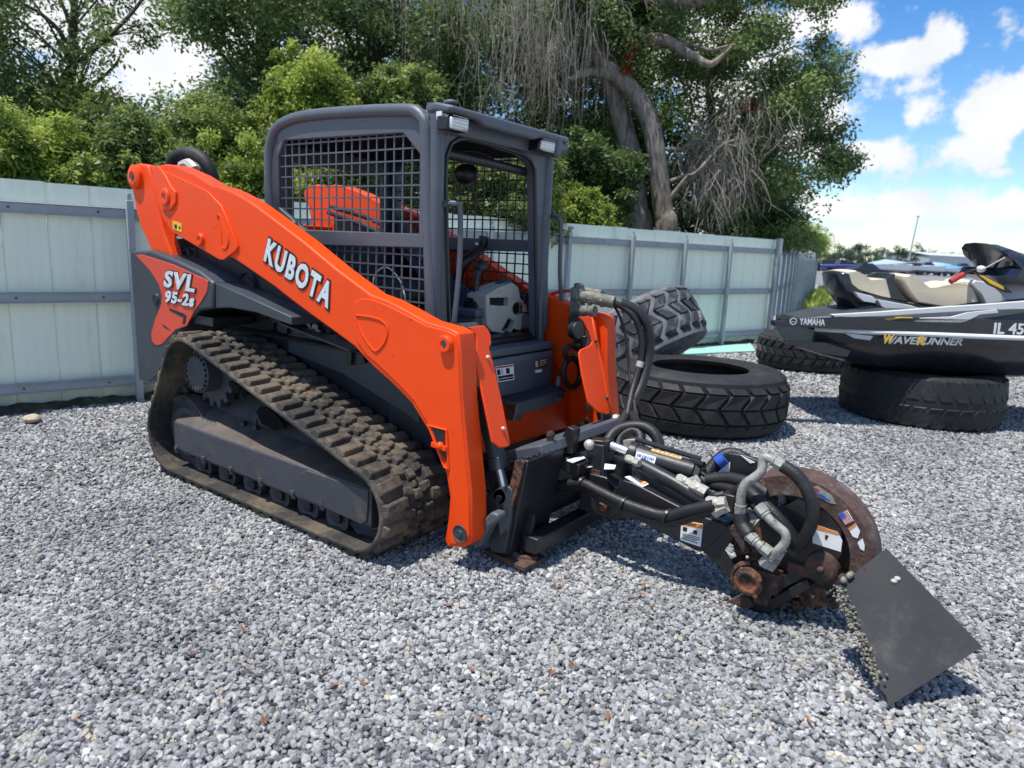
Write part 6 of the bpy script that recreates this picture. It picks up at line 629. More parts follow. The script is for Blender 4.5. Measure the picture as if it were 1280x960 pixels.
M['palecover'] = mat('pale_blue_cover', (.30, .42, .55), .7, var=.15); M['redp'] = mat('red_paint', (.40, .03, .025), .3, var=.1); M['silver'] = mat('silver_paint', (.38, .40, .43), .3, metal=.3, var=.1); M['bluecover'] = mat('blue_cover', (.10, .30, .62), .7, var=.15)
va = R_(52)
P_ = [(-15.7,84.92,1.21),(-12.1,81.55,1.37),(-12.19,94.73,1.47),(-13.4,112.75,1.55),(-13.6,125.84,1.64),(-11.27,120.08,1.71),(-11.0,131.18,1.82),(-8.61,122.38,1.87),(-7.72,131.49,1.99),(-5.67,126.63,2.05),(-21.35,106.2,1.09),(-0.21,100.88,2.12),(-4.61,136.72,2.18),(-19.21,130.06,1.39),(-15.07,143.8,1.71),(-21.93,120.39,1.18)]
far_boat('blue hulled boat parked on the far lot, next to the end of the fence', P_[0], R_(35), M['blue'], M['glassy'], 4.6, 1.2)
far_car('black car parked on the far lot, right of the blue boat', P_[1], R_(38), M['carblack'])
far_boat('white boat under a pale blue cover, right of the black car', P_[2], R_(30), M['carwhite'], M['palecover'], 5.2, 1.5, True)
far_boat('white boat with dark windscreen left of the light pole', P_[3], R_(70), M['carwhite'], M['glassy'], 5.5, 1.6)
far_car('dark car parked just right of the light pole', P_[4], R_(35), M['carblack'])
far_boat('white open boat in front of the long building', P_[5], R_(20), M['carwhite'], M['glassy'], 5.4, 1.5)
far_boat('white boat with a pale cover in front of the middle of the long building', P_[6], R_(40), M['carwhite'], M['palecover'], 5.6, 1.6, True)
far_boat('boat under a bright blue cover in the far row', P_[7], R_(30), M['carwhite'], M['bluecover'], 5.0, 1.2, True)
far_boat('white boat left of the watercraft windshield', P_[8], R_(25), M['carwhite'], M['glassy'], 5.6, 1.6)
far_car('silver car half hidden behind the watercraft handlebar', P_[9], R_(30), M['silver'], suv=True, H=1.6)
far_car('red car showing just beyond the end of the fence', P_[10], R_(38), M['redp'], suv=True, H=1.7)
far_boat('white boat at the right edge beyond the watercraft', P_[11], R_(30), M['carwhite'], M['glassy'], 6.0, 1.9)
far_car('white car behind the watercraft windshield', P_[12], R_(30), M['carwhite'], suv=True, H=1.7)
far_car('silver car in the far row behind the covered boat', P_[13], R_(32), M['silver'])
far_car('white van in the far row left of the long building', P_[14], R_(32), M['carwhite'], suv=True, H=1.9)
far_car('grey car in the far row behind the black car', P_[15], R_(32), M['silver'], suv=True, H=1.6)
# light pole
b = MB(); q = [(-13.21,115.8,1.58)][0]; t = thing('light_pole', (q[0], q[1], 0), 'thin grey light pole rising above the far lot', 'light pole'); b.tube([(q[0], q[1], 0), (q[0] + .5, q[1], 8.4)], [.13, .08], 8); b.build('pole', M['post'], t); b = MB(); b.box((q[0] + .5, q[1], 8.4), (.5, .25, .15)); b.build('lamp_head', M['post'], t, bevel=.02)
# building
M['bwall'] = mat('warehouse_wall', (.42, .44, .46), .7, var=.08, scale=1); M['broof'] = mat('warehouse_roof', (.50, .52, .55), .5, var=.06, scale=1)
q0 = Vector([(-26.68,255.21,1.27)][0]); q1 = Vector([(-0.88,296.91,2.85)][0]); q0.z = q1.z = 0; d_ = (q1 - q0).normalized(); n_ = Vector((-d_.y, d_.x, 0)); L_ = (q1 - q0).length
t = thing('warehouse', q0, 'long low pale grey warehouse far behind the boats', 'building')
def oriented(f):
    b = MB(); f(b); b.v = [tuple(q0 + d_ * v[0] + n_ * v[1] + Vector((0, 0, v[2]))) for v in b.v]; return b
oriented(lambda b: b.b2(0, L_, 0, 16, 0, 4.6)).build('wall', M['bwall'], t)
oriented(lambda b: b.prism('x', [(-.4, 4.62), (8, 5.6), (16.4, 4.62), (16.4, 4.8), (8, 5.78), (-.4, 4.8)], -.3, L_ + .3)).build('roof', M['broof'], t)
for k in range(5): oriented(lambda b: b.b2(4 + k * 14, 9 + k * 14, -.06, .02, 0, 3.6)).build('door', M['silver'], t)
# distant trees
BK = [(1022,9),(1048,10),(1062,12),(1080,9),(1100,10),(1120,13),(1142,12),(1160,8),(1180,9),(1205,7),(1232,8),(1262,8),(1285,9)]
BP = [(-47.19,204.91,-0.3),(-44.49,216.81,0.13),(-46.25,239.95,0.16),(-40.08,228.92,0.42),(-41.59,263.19,0.52),(-35.29,253.05,0.8),(-33.32,275.55,1.03),(-40.73,376.4,1.17),(-35.64,389.01,1.51),(-28.59,400.69,1.94),(-20.0,401.27,2.39),(-11.53,424.68,2.96),(-4.21,424.87,3.35)]
names = ['beyond the end of the fence', 'behind the blue boat', 'between the blue boat and the black car', 'behind the black car', 'right of the black car', 'left of the light pole', 'right of the light pole', 'over the left end of the warehouse', 'over the warehouse doors', 'over the middle of the warehouse', 'behind the watercraft windshield', 'over the right part of the warehouse', 'at the right edge of the lot']
M['leaffar'] = leaf_mat('leaves_far', (.035, .062, .045), (.085, .13, .075), .2)
for (px, hh), p, nm in zip(BK, BP, names):
    rd = random.Random(px); H_ = hh * p_s if (p_s := math.hypot(p[0] - CAM_LOC[0], p[1] - CAM_LOC[1]) / 885 * 2.2) else 3
    c = []
    for k in range(26):
        a = rd.random() * 6.28; rr_ = H_ * .62 * rd.random() ** .5; c.append((p[0] + rr_ * math.cos(a), p[1] + rr_ * math.sin(a), H_ * rd.uniform(.12, .95) * (1 - .25 * (rr_ / H_)), H_ * .2))
    tree('distant_tree', 'round green tree beyond the lot, ' + nm, 'tree', (p[0], p[1], 0), (p[0], p[1], H_ * .8), H_ * .04, c, 90, H_ * .085, M['leaffar'], M['dbark'], 6, 'distant trees beyond the lot', px)


# ================================================================ THE LOADER  (x forward, y to its left, right side towards the camera)
LD = thing('tracked_loader', (0, 0, 0), 'orange and grey tracked loader with mesh cab standing on the gravel', 'loader')
both = lambda o: mirror_copy(o, LD)
def hull2(pts):
    pts = sorted(set(pts)); cr = lambda o, a, b: (a[0] - o[0]) * (b[1] - o[1]) - (a[1] - o[1]) * (b[0] - o[0]); lo = []; up = []
    for p in pts:
        while len(lo) > 1 and cr(lo[-2], lo[-1], p) <= 0: lo.pop()
        lo.append(p)
    for p in reversed(pts):
        while len(up) > 1 and cr(up[-2], up[-1], p) <= 0: up.pop()
        up.append(p)
    return lo[:-1] + up[:-1]
def resample(poly, n):
    P = [Vector(p) for p in poly]; m = len(P); sl_ = [(P[(i + 1) % m] - P[i]).length for i in range(m)]; T = sum(sl_); o = []; i = 0; acc_ = 0
    for k in range(n):
        s = T * k / n
        while acc_ + sl_[i] < s: acc_ += sl_[i]; i += 1
        o.append(P[i].lerp(P[(i + 1) % m], (s - acc_) / sl_[i]))
    return o, T
# ---- rubber track
WH = [(-.60, .66, .25), (-.815, .265, .262), (.85, .235, .238)]        # sprocket, rear idler, front idler, out to the lug tips
def track_path(off, n): return resample(hull2([(round(cx + (r + off) * math.cos(2 * math.pi * k / 64), 4), round(cz + (r + off) * math.sin(2 * math.pi * k / 64), 4)) for cx, cz, r in WH for k in range(64)]), n)
LUG = 52
b = MB(); NP = LUG * 4; Po, T_ = track_path(-.030, NP); Pi, _ = track_path(-.030, NP)
nrms = []
for i in range(NP):
    t_ = (Po[(i + 1) % NP] - Po[i - 1]).normalized(); nrms.append(Vector((t_.y, -t_.x)))
Y0, Y1 = -.98, -.53
sag = lambda i: 0
vs = []; cs = [(Y0, -.004), (Y0 + .012, .004), (Y1 - .012, .004), (Y1, -.004), (Y1, -.024), (Y1 - .10, -.026), (Y0 + .10, -.026), (Y0, -.024)]
for i in range(NP):
    for y, h in cs: p = Po[i] + nrms[i] * h; vs.append((p.x, y, p.y))
b.add(vs, [(i * 8 + k, i * 8 + (k + 1) % 8, ((i + 1) % NP) * 8 + (k + 1) % 8, ((i + 1) % NP) * 8 + k) for i in range(NP) for k in range(8)])
def lug(i0, y0, y1, len0, len1, h, skew=0.0):
    "a block on the belt centred on step i0 (fractional), chamfered towards its top"
    def at_(s, y, hh):
        s = s % NP; i = int(s); f_ = s - i; p = Po[i].lerp(Po[(i + 1) % NP], f_); n_ = nrms[i].lerp(nrms[(i + 1) % NP], f_).normalized(); q = p + n_ * hh; return (q.x, y, q.y)
    st = T_ / NP; a0, a1 = len0 / 2 / st, len1 / 2 / st; dy = .010; m_ = (y0 + y1) / 2; j = lambda: random.uniform(-.09, .09)
    bot = [at_(i0 - a0 - skew, y0, 0), at_(i0 + a0 - skew, y0, 0), at_(i0 + a0 + skew, y1, 0), at_(i0 - a0 + skew, y1, 0)]
    top = [at_(i0 - a1 - skew + j(), y0 + dy, h), at_(i0 + a1 - skew + j(), y0 + dy, h), at_(i0 + a1 + skew + j(), y1 - dy, h), at_(i0 - a1 + skew + j(), y1 - dy, h)]
    b.add(bot + top, [(0, 1, 2, 3), (7, 6, 5, 4), (0, 4, 5, 1), (1, 5, 6, 2), (2, 6, 7, 3), (3, 7, 4, 0)])
for k in range(LUG):
    s = k * 4
    lug(s, Y0 + .004, Y0 + .155, .066, .044, .031, .25); lug(s + 2, Y0 + .13, Y0 + .20, .05, .034, .027, -.2)
    lug(s + 1.0, -.785, -.725, .060, .040, .029, .0); lug(s + 3.0, -.775, -.735, .04, .028, .022, 0)
    lug(s + 2, Y1 - .20, Y1 - .13, .05, .034, .027, .2); lug(s, Y1 - .155, Y1 - .004, .066, .044, .031, -.25)
tk = b.build('rubber_track', M['track'], LD, angle=30, bevel=.006)
b = MB()                                                   # inner guide lugs
for k in range(LUG):
    for yy in (-.80, -.71):
        i = k * 4; p = Po[i] - nrms[i] * .03; n_ = nrms[i]; t_ = Vector((-n_.y, n_.x)); q = lambda a, y, h: ((p + t_ * a - n_ * h).x, y, (p + t_ * a - n_ * h).y)
        b.add([q(-.025, yy - .02, -.01), q(.025, yy - .02, -.01), q(.025, yy + .02, -.01), q(-.025, yy + .02, -.01), q(-.012, yy - .012, .04), q(.012, yy - .012, .04), q(.012, yy + .012, .04), q(-.012, yy + .012, .04)], [(0, 1, 2, 3), (7, 6, 5, 4), (0, 4, 5, 1), (1, 5, 6, 2), (2, 6, 7, 3), (3, 7, 4, 0)])
gl = b.build('guide_lugs', M['track'], tk); gl.parent = tk
mt_ = both(tk)
# ---- undercarriage
b = MB()
prof_r = [(-.925, .17), (-.925, .335), (-.80, .43), (-.60, .47), (-.58, .15), (-.90, .15)]; prof_f = [(-.925, .155), (-.925, .335), (-.80, .345), (-.60, .36), (-.58, .14), (-.90, .14)]
rings = []
for x, f_ in ((-.83, 0), (-.2, .35), (.4, .8), (.925, 1)):
    rings.append([(x + (-.03 if f_ == 1 and y > -.9 else 0), y, z0_ + (z1_ - z0_) * f_) for (y, z0_), (_, z1_) in zip(prof_r, prof_f)])
b.loft(rings); tf = b.build('track_frame', M['guard'], LD, bevel=.008)
b = MB(); b.prism('y', [(0.397,0.291),(0.462,0.327),(0.903,0.332),(0.913,0.327),(0.904,0.183),(0.865,0.156),(0.428,0.175),(0.383,0.215)], -.934, -.922); b.build('cover_plate', M['guard'], tf, bevel=.003)
b = MB()
for x in (-.80, -.50, -.22, .06, .34, .57): b = MB(); b.cyl((x, -.92, .178), (x, -.938, .178), .014, 6); b.b2(x - .016, x + .016, -.928, -.918, .145, .175); b.build('bolt', M['guard'], tf)
b = MB(); b.b2(-.17, -.16, -.80, -.79, .38, .45); b.cyl((-.165, -.81, .40), (-.165, -.79, .40), .022, 6); b.cyl((-.27, -.82, .405), (-.27, -.79, .405), .018, 6); b.build('grease_point', M['black'], tf)
for x in (-.60, -.35, -.10, .15, .39, .62):
    b = MB(); b.lathe((x, -.875, .104), (0, 1, 0), [(.012, .0), (.012, .05), (.0, .066), (0, .084), (.05, .084), (.06, .06), (.15, .06), (.16, .084), (.21, .084), (.21, .04)], 24); w = b.build('track_roller', M['guard'], LD)
    b = MB(); b.lathe((x, -.881, .104), (0, 1, 0), [(0, .0), (0, .03), (.02, .034)], 16); b.build('hub', M['black'], w); both(w)
b = MB(); b.lathe((.85, -.86, .235), (0, 1, 0), [(0, .05), (0, .13), (.02, .15), (.02, .19), (0, .205), (.08, .205), (.10, .15), (.16, .15), (.18, .205), (.26, .205), (.26, .05)], 32); fi = b.build('front_idler', M['guard'], LD); both(fi)
b = MB(); b.cyl((.85, -.875, .235), (.85, -.55, .235), .06, 16); b.b2(.60, .86, -.80, -.66, .19, .28); b.build('tension_fork', M['guard'], fi)
b = MB(); b.lathe((-.815, -.86, .265), (0, 1, 0), [(0, .04), (0, .15), (.03, .17), (.03, .20), (0, .228), (.08, .228), (.10, .16), (.16, .16), (.18, .228), (.26, .228), (.26, .04)], 32); ri = b.build('rear_idler', M['guard'], LD); both(ri)
b = MB(); pr = []
for k in range(15):
    a = 2 * math.pi * k / 15
    for da, r in ((-.13, .175), (-.075, .215), (.075, .215), (.13, .175)): pr.append((-.60 + r * math.cos(a + da), .66 + r * math.sin(a + da)))
b.prism('y', pr, -.80, -.74); b.prism('y', pr, -.70, -.66); sp_ = b.build('drive_sprocket', M['guard'], LD, bevel=.004)
b = MB(); b.lathe((-.60, -.90, .665), (0, 1, 0), [(0, 0), (0, .105), (.012, .118), (.10, .118), (.10, .0)], 30); hb = b.build('hub', M['guard'], sp_)
b = MB()
for k in range(20): a = 2 * math.pi * k / 20; b.cyl((-.60 + .104 * math.cos(a), -.906, .665 + .104 * math.sin(a)), (-.60 + .104 * math.cos(a), -.888, .665 + .104 * math.sin(a)), .009, 6)
tag(b.build('bolts', M['black'], sp_), kind='stuff'); both(sp_)
b = MB(); b.loft([[(-.75, -.78, .40), (-.75, -.55, .40), (-.75, -.55, .62), (-.75, -.70, .55)], [(.30, -.78, .33), (.30, -.55, .33), (.30, -.55, .50), (.30, -.70, .40)], [(.80, -.76, .30), (.80, -.55, .30), (.80, -.55, .36), (.80, -.70, .34)]]); uf = b.build('upper_frame', M['guard'], LD, bevel=.01)
b = MB(); b.prism('y', [(-0.175,0.49),(-0.136,0.53),(-0.046,0.531),(0.039,0.493),(0.088,0.452),(0.008,0.419),(-0.125,0.43)], -.79, -.775); b.prism('y', [(0.487,0.29),(0.518,0.336),(0.568,0.36),(0.629,0.34),(0.665,0.29),(0.592,0.281)], -.79, -.775); b.build('opening_shade', M['matte'], uf)  # matte black plates on the surface stand in for shaded holes
# ---- tub (body between the tracks)
b = MB(); b.b2(-1.42, .93, -.515, .515, .30, .90); b.b2(-1.40, -.42, -.50, .50, .90, 1.30); b.b2(-.42, .86, -.485, .485, .90, .95)
b.b2(-.45, .80, -.60, -.50, .885, .905); tub = b.build('tub', M['black'], LD, bevel=.01)
b = MB(); b.prism('y', [(-0.221,0.992),(0.232,0.931),(0.812,0.811),(0.847,0.568),(0.702,0.618),(0.265,0.74),(-0.226,0.803)], -.535, -.515); b.build('side_plate', M['dgrey'], tub, bevel=.004)
b = MB(); b.bar(([(-0.125,0.992)][0][0], -.60, [(-0.125,0.992)][0][1]), ([(0.474,0.909)][0][0], -.60, [(0.474,0.909)][0][1]), .14, .012); ld_ = b.build('side_ledge', M['dgrey'], LD, bevel=.003); both(ld_)
b = MB()
rdm = random.Random(4)
for k in range(16):
    x = -.75 + .085 * k + rdm.uniform(-.02, .02); z = 1.22 - .016 * k + rdm.uniform(-.05, .03); b.box((x, -.53, z - .1), (rdm.uniform(.03, .09), .06, rdm.uniform(.05, .14)), Matrix.Rotation(rdm.uniform(-.4, .4), 3, 'Y'))
b.build('hydraulic_lines', M['black'], tub)
b = MB(); q = [(0.014,-0.58,1.009),(0.049,-0.58,0.968),(0.084,-0.58,0.989),(0.111,-0.58,0.957)]; [b.sphere(p, .018, 8) for p in q]; b.tube(q, .010, 6); b.build('brass_fitting', M['zinc'], tub)
b = MB(); q = [(-0.493,1.173)][0]; b.lathe((q[0], -.625, q[1]), (0, 1, 0), [(0, .0), (0, .05), (.008, .055), (.008, .065), (.0, .075), (.05, .078)], 20); b.sphere((q[0] - .085, -.615, q[1] + .012), .02, 8); pv = b.build('pivot_boss', M['black'], tub)
b = MB(); q = [(-1.161,1.317)][0]; b.lathe((q[0], -.63, q[1]), (0, 1, 0), [(0, 0), (0, .035), (.012, .05), (.06, .05)], 16); b.prism('y', [(-1.233,1.385),(-1.062,1.361),(-1.073,1.22),(-1.153,1.164),(-1.266,1.23)], -.61, -.57); b.build('lift_cylinder_mount', M['black'], tub, bevel=.004)
# ---- engine cover, fenders and rear side covers
b = MB(); b.loft([[(-1.52, -.48, .55), (-1.52, .48, .55), (-1.50, .44, 1.28), (-1.50, -.44, 1.28)], [(-1.40, -.52, .50), (-1.40, .52, .50), (-1.38, .47, 1.42), (-1.38, -.47, 1.42)], [(-.46, -.5, .9), (-.46, .5, .9), (-.46, .46, 1.46), (-.46, -.46, 1.46)]]); eh = b.build('engine_hood', M['dgrey'], LD, bevel=.02)
YP = -.80
b = MB(); b.prism('y', [(-1.521,1.329),(-1.25,1.344),(-0.93,1.295),(-0.685,1.243),(-0.586,1.203),(-0.553,1.191),(-0.563,1.039),(-0.719,1.015),(-0.812,0.959),(-0.927,0.884),(-1.091,0.76),(-1.231,0.545),(-1.361,0.483),(-1.501,0.478)], YP, -.52); rc_ = b.build('rear_side_cover', M['dgrey'], LD, bevel=.014); both(rc_)
b = MB(); b.prism('y', [(-1.439,1.307),(-1.355,1.315),(-0.969,1.27),(-0.595,1.198),(-0.611,1.137),(-0.676,1.071),(-0.763,1.004),(-0.851,0.911),(-0.985,0.873),(-1.159,0.762),(-1.231,0.744),(-1.28,0.764),(-1.29,0.815),(-1.229,0.914),(-1.145,1.012),(-1.128,1.069),(-1.162,1.141),(-1.263,1.22)], YP - .004, YP + .004); dc = b.build('side_decal', M['decal'], rc_, bevel=.002)
b = MB(); b.prism('y', [(-1.04,1.002),(-0.873,0.982),(-0.847,0.97),(-0.869,0.919),(-0.897,0.919),(-0.88,0.957),(-1.041,0.987)], YP - .006, YP); b.prism('y', [(-1.147,0.891),(-1.108,0.885),(-1.043,0.862),(-1.109,0.872)], YP - .006, YP); b.build('decal_print', M['ink'], dc)
b = MB(); q = [(-1.206,1.043)][0]; b.lathe((q[0], YP - .008, q[1]), (0, 1, 0), [(0, 0), (0, .018), (-.004, .03), (.006, .04), (.012, .045)], 20); b.build('latch', M['black'], rc_)
b = MB(); b.prism('y', [(-0.545,1.189),(-0.285,1.143),(0.152,1.06),(0.158,1.015),(0.041,1.028),(-0.153,1.053),(-0.407,1.057),(-0.555,1.042)], YP + .012, -.52); fd = b.build('fender', M['dgrey'], LD, bevel=.006); both(fd)
b = MB(); b.b2(-1.40, -.60, -.78, -.52, .93, .98); b.build('fender_liner', M['black'], fd)
def line_dir(y, p, q_): return None
def side_text(name, body, y, a, c, h, m, parent, **k):
    (x0, z0), (x1, z1) = a, c; L_ = math.hypot(x1 - x0, z1 - z0); d = Vector(((x1 - x0) / L_, 0, (z1 - z0) / L_)); u = Vector((-d.z, 0, d.x))
    return place_text(name, body, (x0, y, z0), d, u, L_, h, m, parent, **k)
def chrome_text(body, y, a, c, h, parent, shear=0.0, spacing=1.0, bold=.028, rim=.042, dy=.0):
    side_text('lettering', body, y - .001, a, c, h, M['ink'], parent, bold=bold + rim, ref=bold, shear=shear, spacing=spacing, extrude=.002)
    return side_text('lettering', body, y - .004, a, c, h, M['letter'], parent, bold=bold, ref=bold, shear=shear, spacing=spacing, extrude=.0025)
q = [(-1.088,1.129),(-0.731,1.118),(-1.073,1.034),(-0.84,1.031),(-0.877,1.031),(-0.742,1.03)]
chrome_text('SVL', YP - .006, q[0], q[1], .105, dc, shear=.22, spacing=1.12, bold=.035, rim=.04)
chrome_text('95-2s', YP - .006, q[2], q[5], .076, dc, shear=.22, spacing=1.12, bold=.04, rim=.04)
b = MB(); b.prism('y', [(-1.463,1.409),(-1.019,1.442),(-0.59,1.295),(-0.092,1.134),(-0.088,1.0),(-0.601,1.075),(-0.929,1.149),(-1.48,1.224)], -.60, -.575); isp = b.build('inner_side_plate', M['black'], LD, bevel=.005); both(isp)
# ---- loader arms
YA = -.75
b = MB(); b.prism('y', [(-1.277,1.854),(-1.112,1.868),(-1.011,1.858),(-0.792,1.802),(-0.611,1.737),(-0.538,1.729),(-0.413,1.7),(-0.27,1.654),(-0.19,1.623),(0.205,1.451),(0.467,1.324),(0.716,1.217),(0.825,1.198),(0.952,1.163),(1.084,1.122),(1.213,1.109),(1.274,1.094),(1.291,1.013),(1.307,0.809),(1.353,0.531),(1.378,0.389),(1.394,0.19),(1.379,0.151),(1.347,0.124),(1.244,0.097),(1.23,0.13),(1.246,0.232),(1.252,0.342),(1.224,0.446),(1.166,0.539),(1.111,0.623),(1.057,0.677),(0.998,0.735),(0.924,0.779),(0.848,0.82),(0.748,0.867),(0.688,0.9),(0.604,0.953),(0.472,1.003),(0.277,1.075),(0.112,1.138),(-0.039,1.201),(-0.241,1.272),(-0.432,1.338),(-0.528,1.342),(-0.76,1.416),(-1.069,1.512),(-1.177,1.588),(-1.226,1.68)], YA, YA + .11); arm = b.build('loader_arm', M['orange'], LD, bevel=.009)
arml = both(arm); arml.location.y = -.10
def on_arm(pts, lift, name, m, parent=None, bevel=.004, base=YA):
    b = MB(); b.prism('y', pts, base - lift, base + .004); return b.build(name, m, parent or arm, bevel=bevel)
on_arm([(-1.254,1.854),(-1.121,1.829),(-0.905,1.774),(-0.642,1.703),(-0.508,1.623),(-0.449,1.549),(-0.361,1.42),(-0.355,1.398),(-0.387,1.371),(-0.502,1.321),(-0.543,1.321),(-1.051,1.464),(-1.157,1.549),(-1.206,1.645),(-1.251,1.78)], .012, 'reinforcing_plate', M['orange'])
b = MB(); b.prism('y', [(-1.12, 1.42), (-1.10, 1.66), (-.40, 1.50), (.0, 1.30), (.0, 1.16), (-.5, 1.26), (-1.1, 1.40)], .525, .545); b.build('arm_inner_cover', M['black'], LD, bevel=.006)
b = MB(); b.tube([(-1.1, .50, 1.70), (-.6, .50, 1.60), (.0, .50, 1.36)], .018, 8, smooth=4); b.tube([(-1.1, .47, 1.66), (-.6, .47, 1.54), (.0, .47, 1.30)], .018, 8, smooth=4); b.build('arm_hoses', M['hose'], LD)
on_arm([(0.608,1.171),(0.66,1.194),(0.722,1.197),(0.831,1.178),(0.957,1.145),(1.089,1.107),(1.209,1.097),(1.265,1.083),(1.282,1.008),(1.299,0.809),(1.344,0.53),(1.368,0.388),(1.384,0.196),(1.346,0.139),(1.265,0.118),(1.254,0.139),(1.268,0.24),(1.271,0.348),(1.242,0.455),(1.185,0.552),(1.131,0.635),(1.076,0.693),(1.018,0.751),(0.944,0.796),(0.869,0.838),(0.775,0.887),(0.69,0.926),(0.627,0.981),(0.585,1.063),(0.582,1.13)], .006, 'front_plate', M['orange'])
def boss(x, z, r, h, y=YA): b.lathe((x, y - h, z), (0, 1, 0), [(0, 0), (0, r * .45), (-.004, r * .46), (-.004, r * .85), (.004, r), (h + .02, r)], 24)
for (x, z), r in zip([(-1.083,1.673),(-0.724,1.43),(1.215,1.04)], (.052, .036, .040)): b = MB(); boss(x, z, r, .034 if r > .05 else .026); b.build('pin_boss', M['orange'], arm)
for (x, z), r in zip([(-1.064,1.672),(-0.706,1.431),(1.224,1.042)], (.021, .014, .02)): b = MB(); b.cyl((x, YA - (.037 if r > .0205 else .029), z), (x, YA - .02, z), r, 16); b.build('pin', M['dgrey'], arm)
b = MB(); (x, z), = [(1.327,0.187)]; b.lathe((x, YA - .012, z), (0, 1, 0), [(0, 0), (0, .014), (.004, .016), (.004, .035), (0, .040), (.015, .044)], 24); b.build('foot_pin', M['dgrey'], arm)
b = MB(); q = [(0.626,1.098),(0.655,1.111),(0.783,1.106),(0.838,1.077),(0.834,1.016),(0.78,0.958),(0.741,0.959),(0.673,1.021)]; b.tube([(x, YA - .006, z) for x, z in q], .006, 6, smooth=4, closed=True); q = [(-0.545,1.552),(-0.52,1.57),(-0.475,1.509),(-0.439,1.435),(-0.466,1.39),(-0.505,1.397),(-0.517,1.477)]; b.tube([(x, YA - .012, z) for x, z in q], .006, 6, smooth=4, closed=True); b.build('pressed_rib', M['orange'], arm)
b = MB(); q = [(1.118,0.654),(1.23,0.653),(1.247,0.477),(1.222,0.479),(1.181,0.546)]; b.tube([(x, YA - .007, z) for x, z in q], .007, 6, closed=True); b.build('slot_rim', M['orange'], arm)
b = MB(); b.prism('y', [(1.138,0.647),(1.216,0.647),(1.231,0.504),(1.185,0.558)], YA - .0085, YA + .002); b.build('slot_shade', M['ink'], arm); b = MB(); (x, z), = [(1.199,0.573)]; b.sphere((x, YA - .014, z), .020, 10); b.bar((x - .05, YA - .012, z), (x + .04, YA - .012, z - .005), .02, .02); b.build('grease_nipple', M['orange'], arm)  # raised black patch paints the shade inside the arm's slot
b = MB(); b.prism('y', [(-1.034,1.533),(-0.934,1.516),(-0.934,1.464),(-1.034,1.483)], YA - .0145, YA - .011); st = b.build('sticker', M['yellow'], arm); b = MB(); b.prism('y', [(-1.013,1.512),(-0.985,1.508),(-0.987,1.484),(-1.015,1.488)], YA - .0155, YA - .014); b.prism('y', [(-0.963,1.499),(-0.945,1.497),(-0.946,1.483),(-0.964,1.485)], YA - .0155, YA - .014); b.build('sticker_print', M['ink'], st)
q = [(-0.124,1.335),(0.411,1.12)]; chrome_text('KUBOTA', YA - .001, q[0], q[1], .132, arm, bold=.04, rim=.06, spacing=1.22)
for k, (x, z) in enumerate([(1.344,0.262)]): pass
on_arm([(-1.213,1.856),(-1.151,1.85),(-1.08,1.799),(-1.021,1.733),(-0.969,1.7),(-0.974,1.639),(-1.043,1.592),(-1.128,1.591),(-1.167,1.639),(-1.199,1.759)], .024, 'pivot_plate', M['orange'])
# rear lever of the lift linkage
b = MB(); b.prism('y', [(-1.637,1.825),(-1.594,1.867),(-1.476,1.886),(-1.366,1.87),(-1.323,1.799),(-1.262,1.618),(-1.225,1.491),(-1.14,1.355),(-1.066,1.211),(-1.323,1.196),(-1.388,1.366),(-1.485,1.475),(-1.542,1.586),(-1.575,1.713),(-1.638,1.77)], -.735, -.655); lv = b.build('rear_lever', M['orange'], LD, bevel=.012); both(lv)
b = MB(); (x, z), = [(-1.502,1.8)]; b.lathe((x, -.765, z), (0, 1, 0), [(0, 0), (0, .03), (-.005, .032), (-.005, .055), (.006, .075), (.04, .078)], 26); b.build('pin_boss', M['orange'], lv); b = MB(); b.cyl((x, -.772, z), (x, -.76, z), .022, 16); b.build('pin', M['dgrey'], lv)
b = MB(); b.b2(-1.3, -1.18, -.64, .58, 1.44, 1.56); b.build('arm_cross_tube', M['orange'], LD, bevel=.01)
b = MB(); b.tube([(x, -.57, z) for x, z in [(-1.256,1.288),(-0.642,1.187),(-0.084,1.026)]], .03, 14); lc = b.build('lift_cylinder', M['black'], LD); both(lc)
b = MB(); q = [(-1.61,-0.45,1.891),(-1.563,-0.45,1.952),(-1.472,-0.42,1.986),(-1.35,-0.4,1.966),(-1.272,-0.38,1.9),(-1.246,-0.36,1.799)]; b.tube(q, .043, 10, smooth=5); hl = b.build('hose_loop', M['rubber'], LD); b = MB(); q = [(-1.374,-0.5,1.889),(-1.294,-0.5,1.902),(-1.221,-0.5,1.86)]; b.tube(q, .035, 8, smooth=3); b.build('hose_clamp', M['zinc'], hl)
# ---- cab
XF = .875
SIDE = [(-0.373,1.446),(-0.43,1.619),(-0.445,1.845),(-0.429,1.996),(-0.377,2.076),(-0.264,2.121),(-0.052,2.138),(0.37,2.128),(0.678,2.112),(0.769,2.097),(0.823,2.057),(0.848,1.994),(0.871,1.672),(0.914,1.002),(0.243,0.921)]
W1 = [(-0.297,2.003),(0.654,1.992),(0.77,1.889),(0.775,1.512),(-0.125,1.511),(-0.367,1.642),(-0.367,1.897)]; W2 = [(0.029,1.43),(0.831,1.445),(0.847,1.075),(0.663,1.056),(0.294,1.192),(0.014,1.327)]
cabp = None
b = MB(); b.prism('y', SIDE, -.492, -.455, holes=[W1, W2]); cs_ = b.build('cab_side_panel', M['grey'], LD, bevel=.005)
tb = [(x, -.487, z) for x, z in [(-0.421,1.514),(-0.439,1.675),(-0.441,1.847),(-0.425,1.98),(-0.373,2.061),(-0.268,2.102),(-0.062,2.12),(0.356,2.112),(0.655,2.096),(0.736,2.083),(0.784,2.047),(0.807,1.988),(0.83,1.673),(0.876,0.985)]]
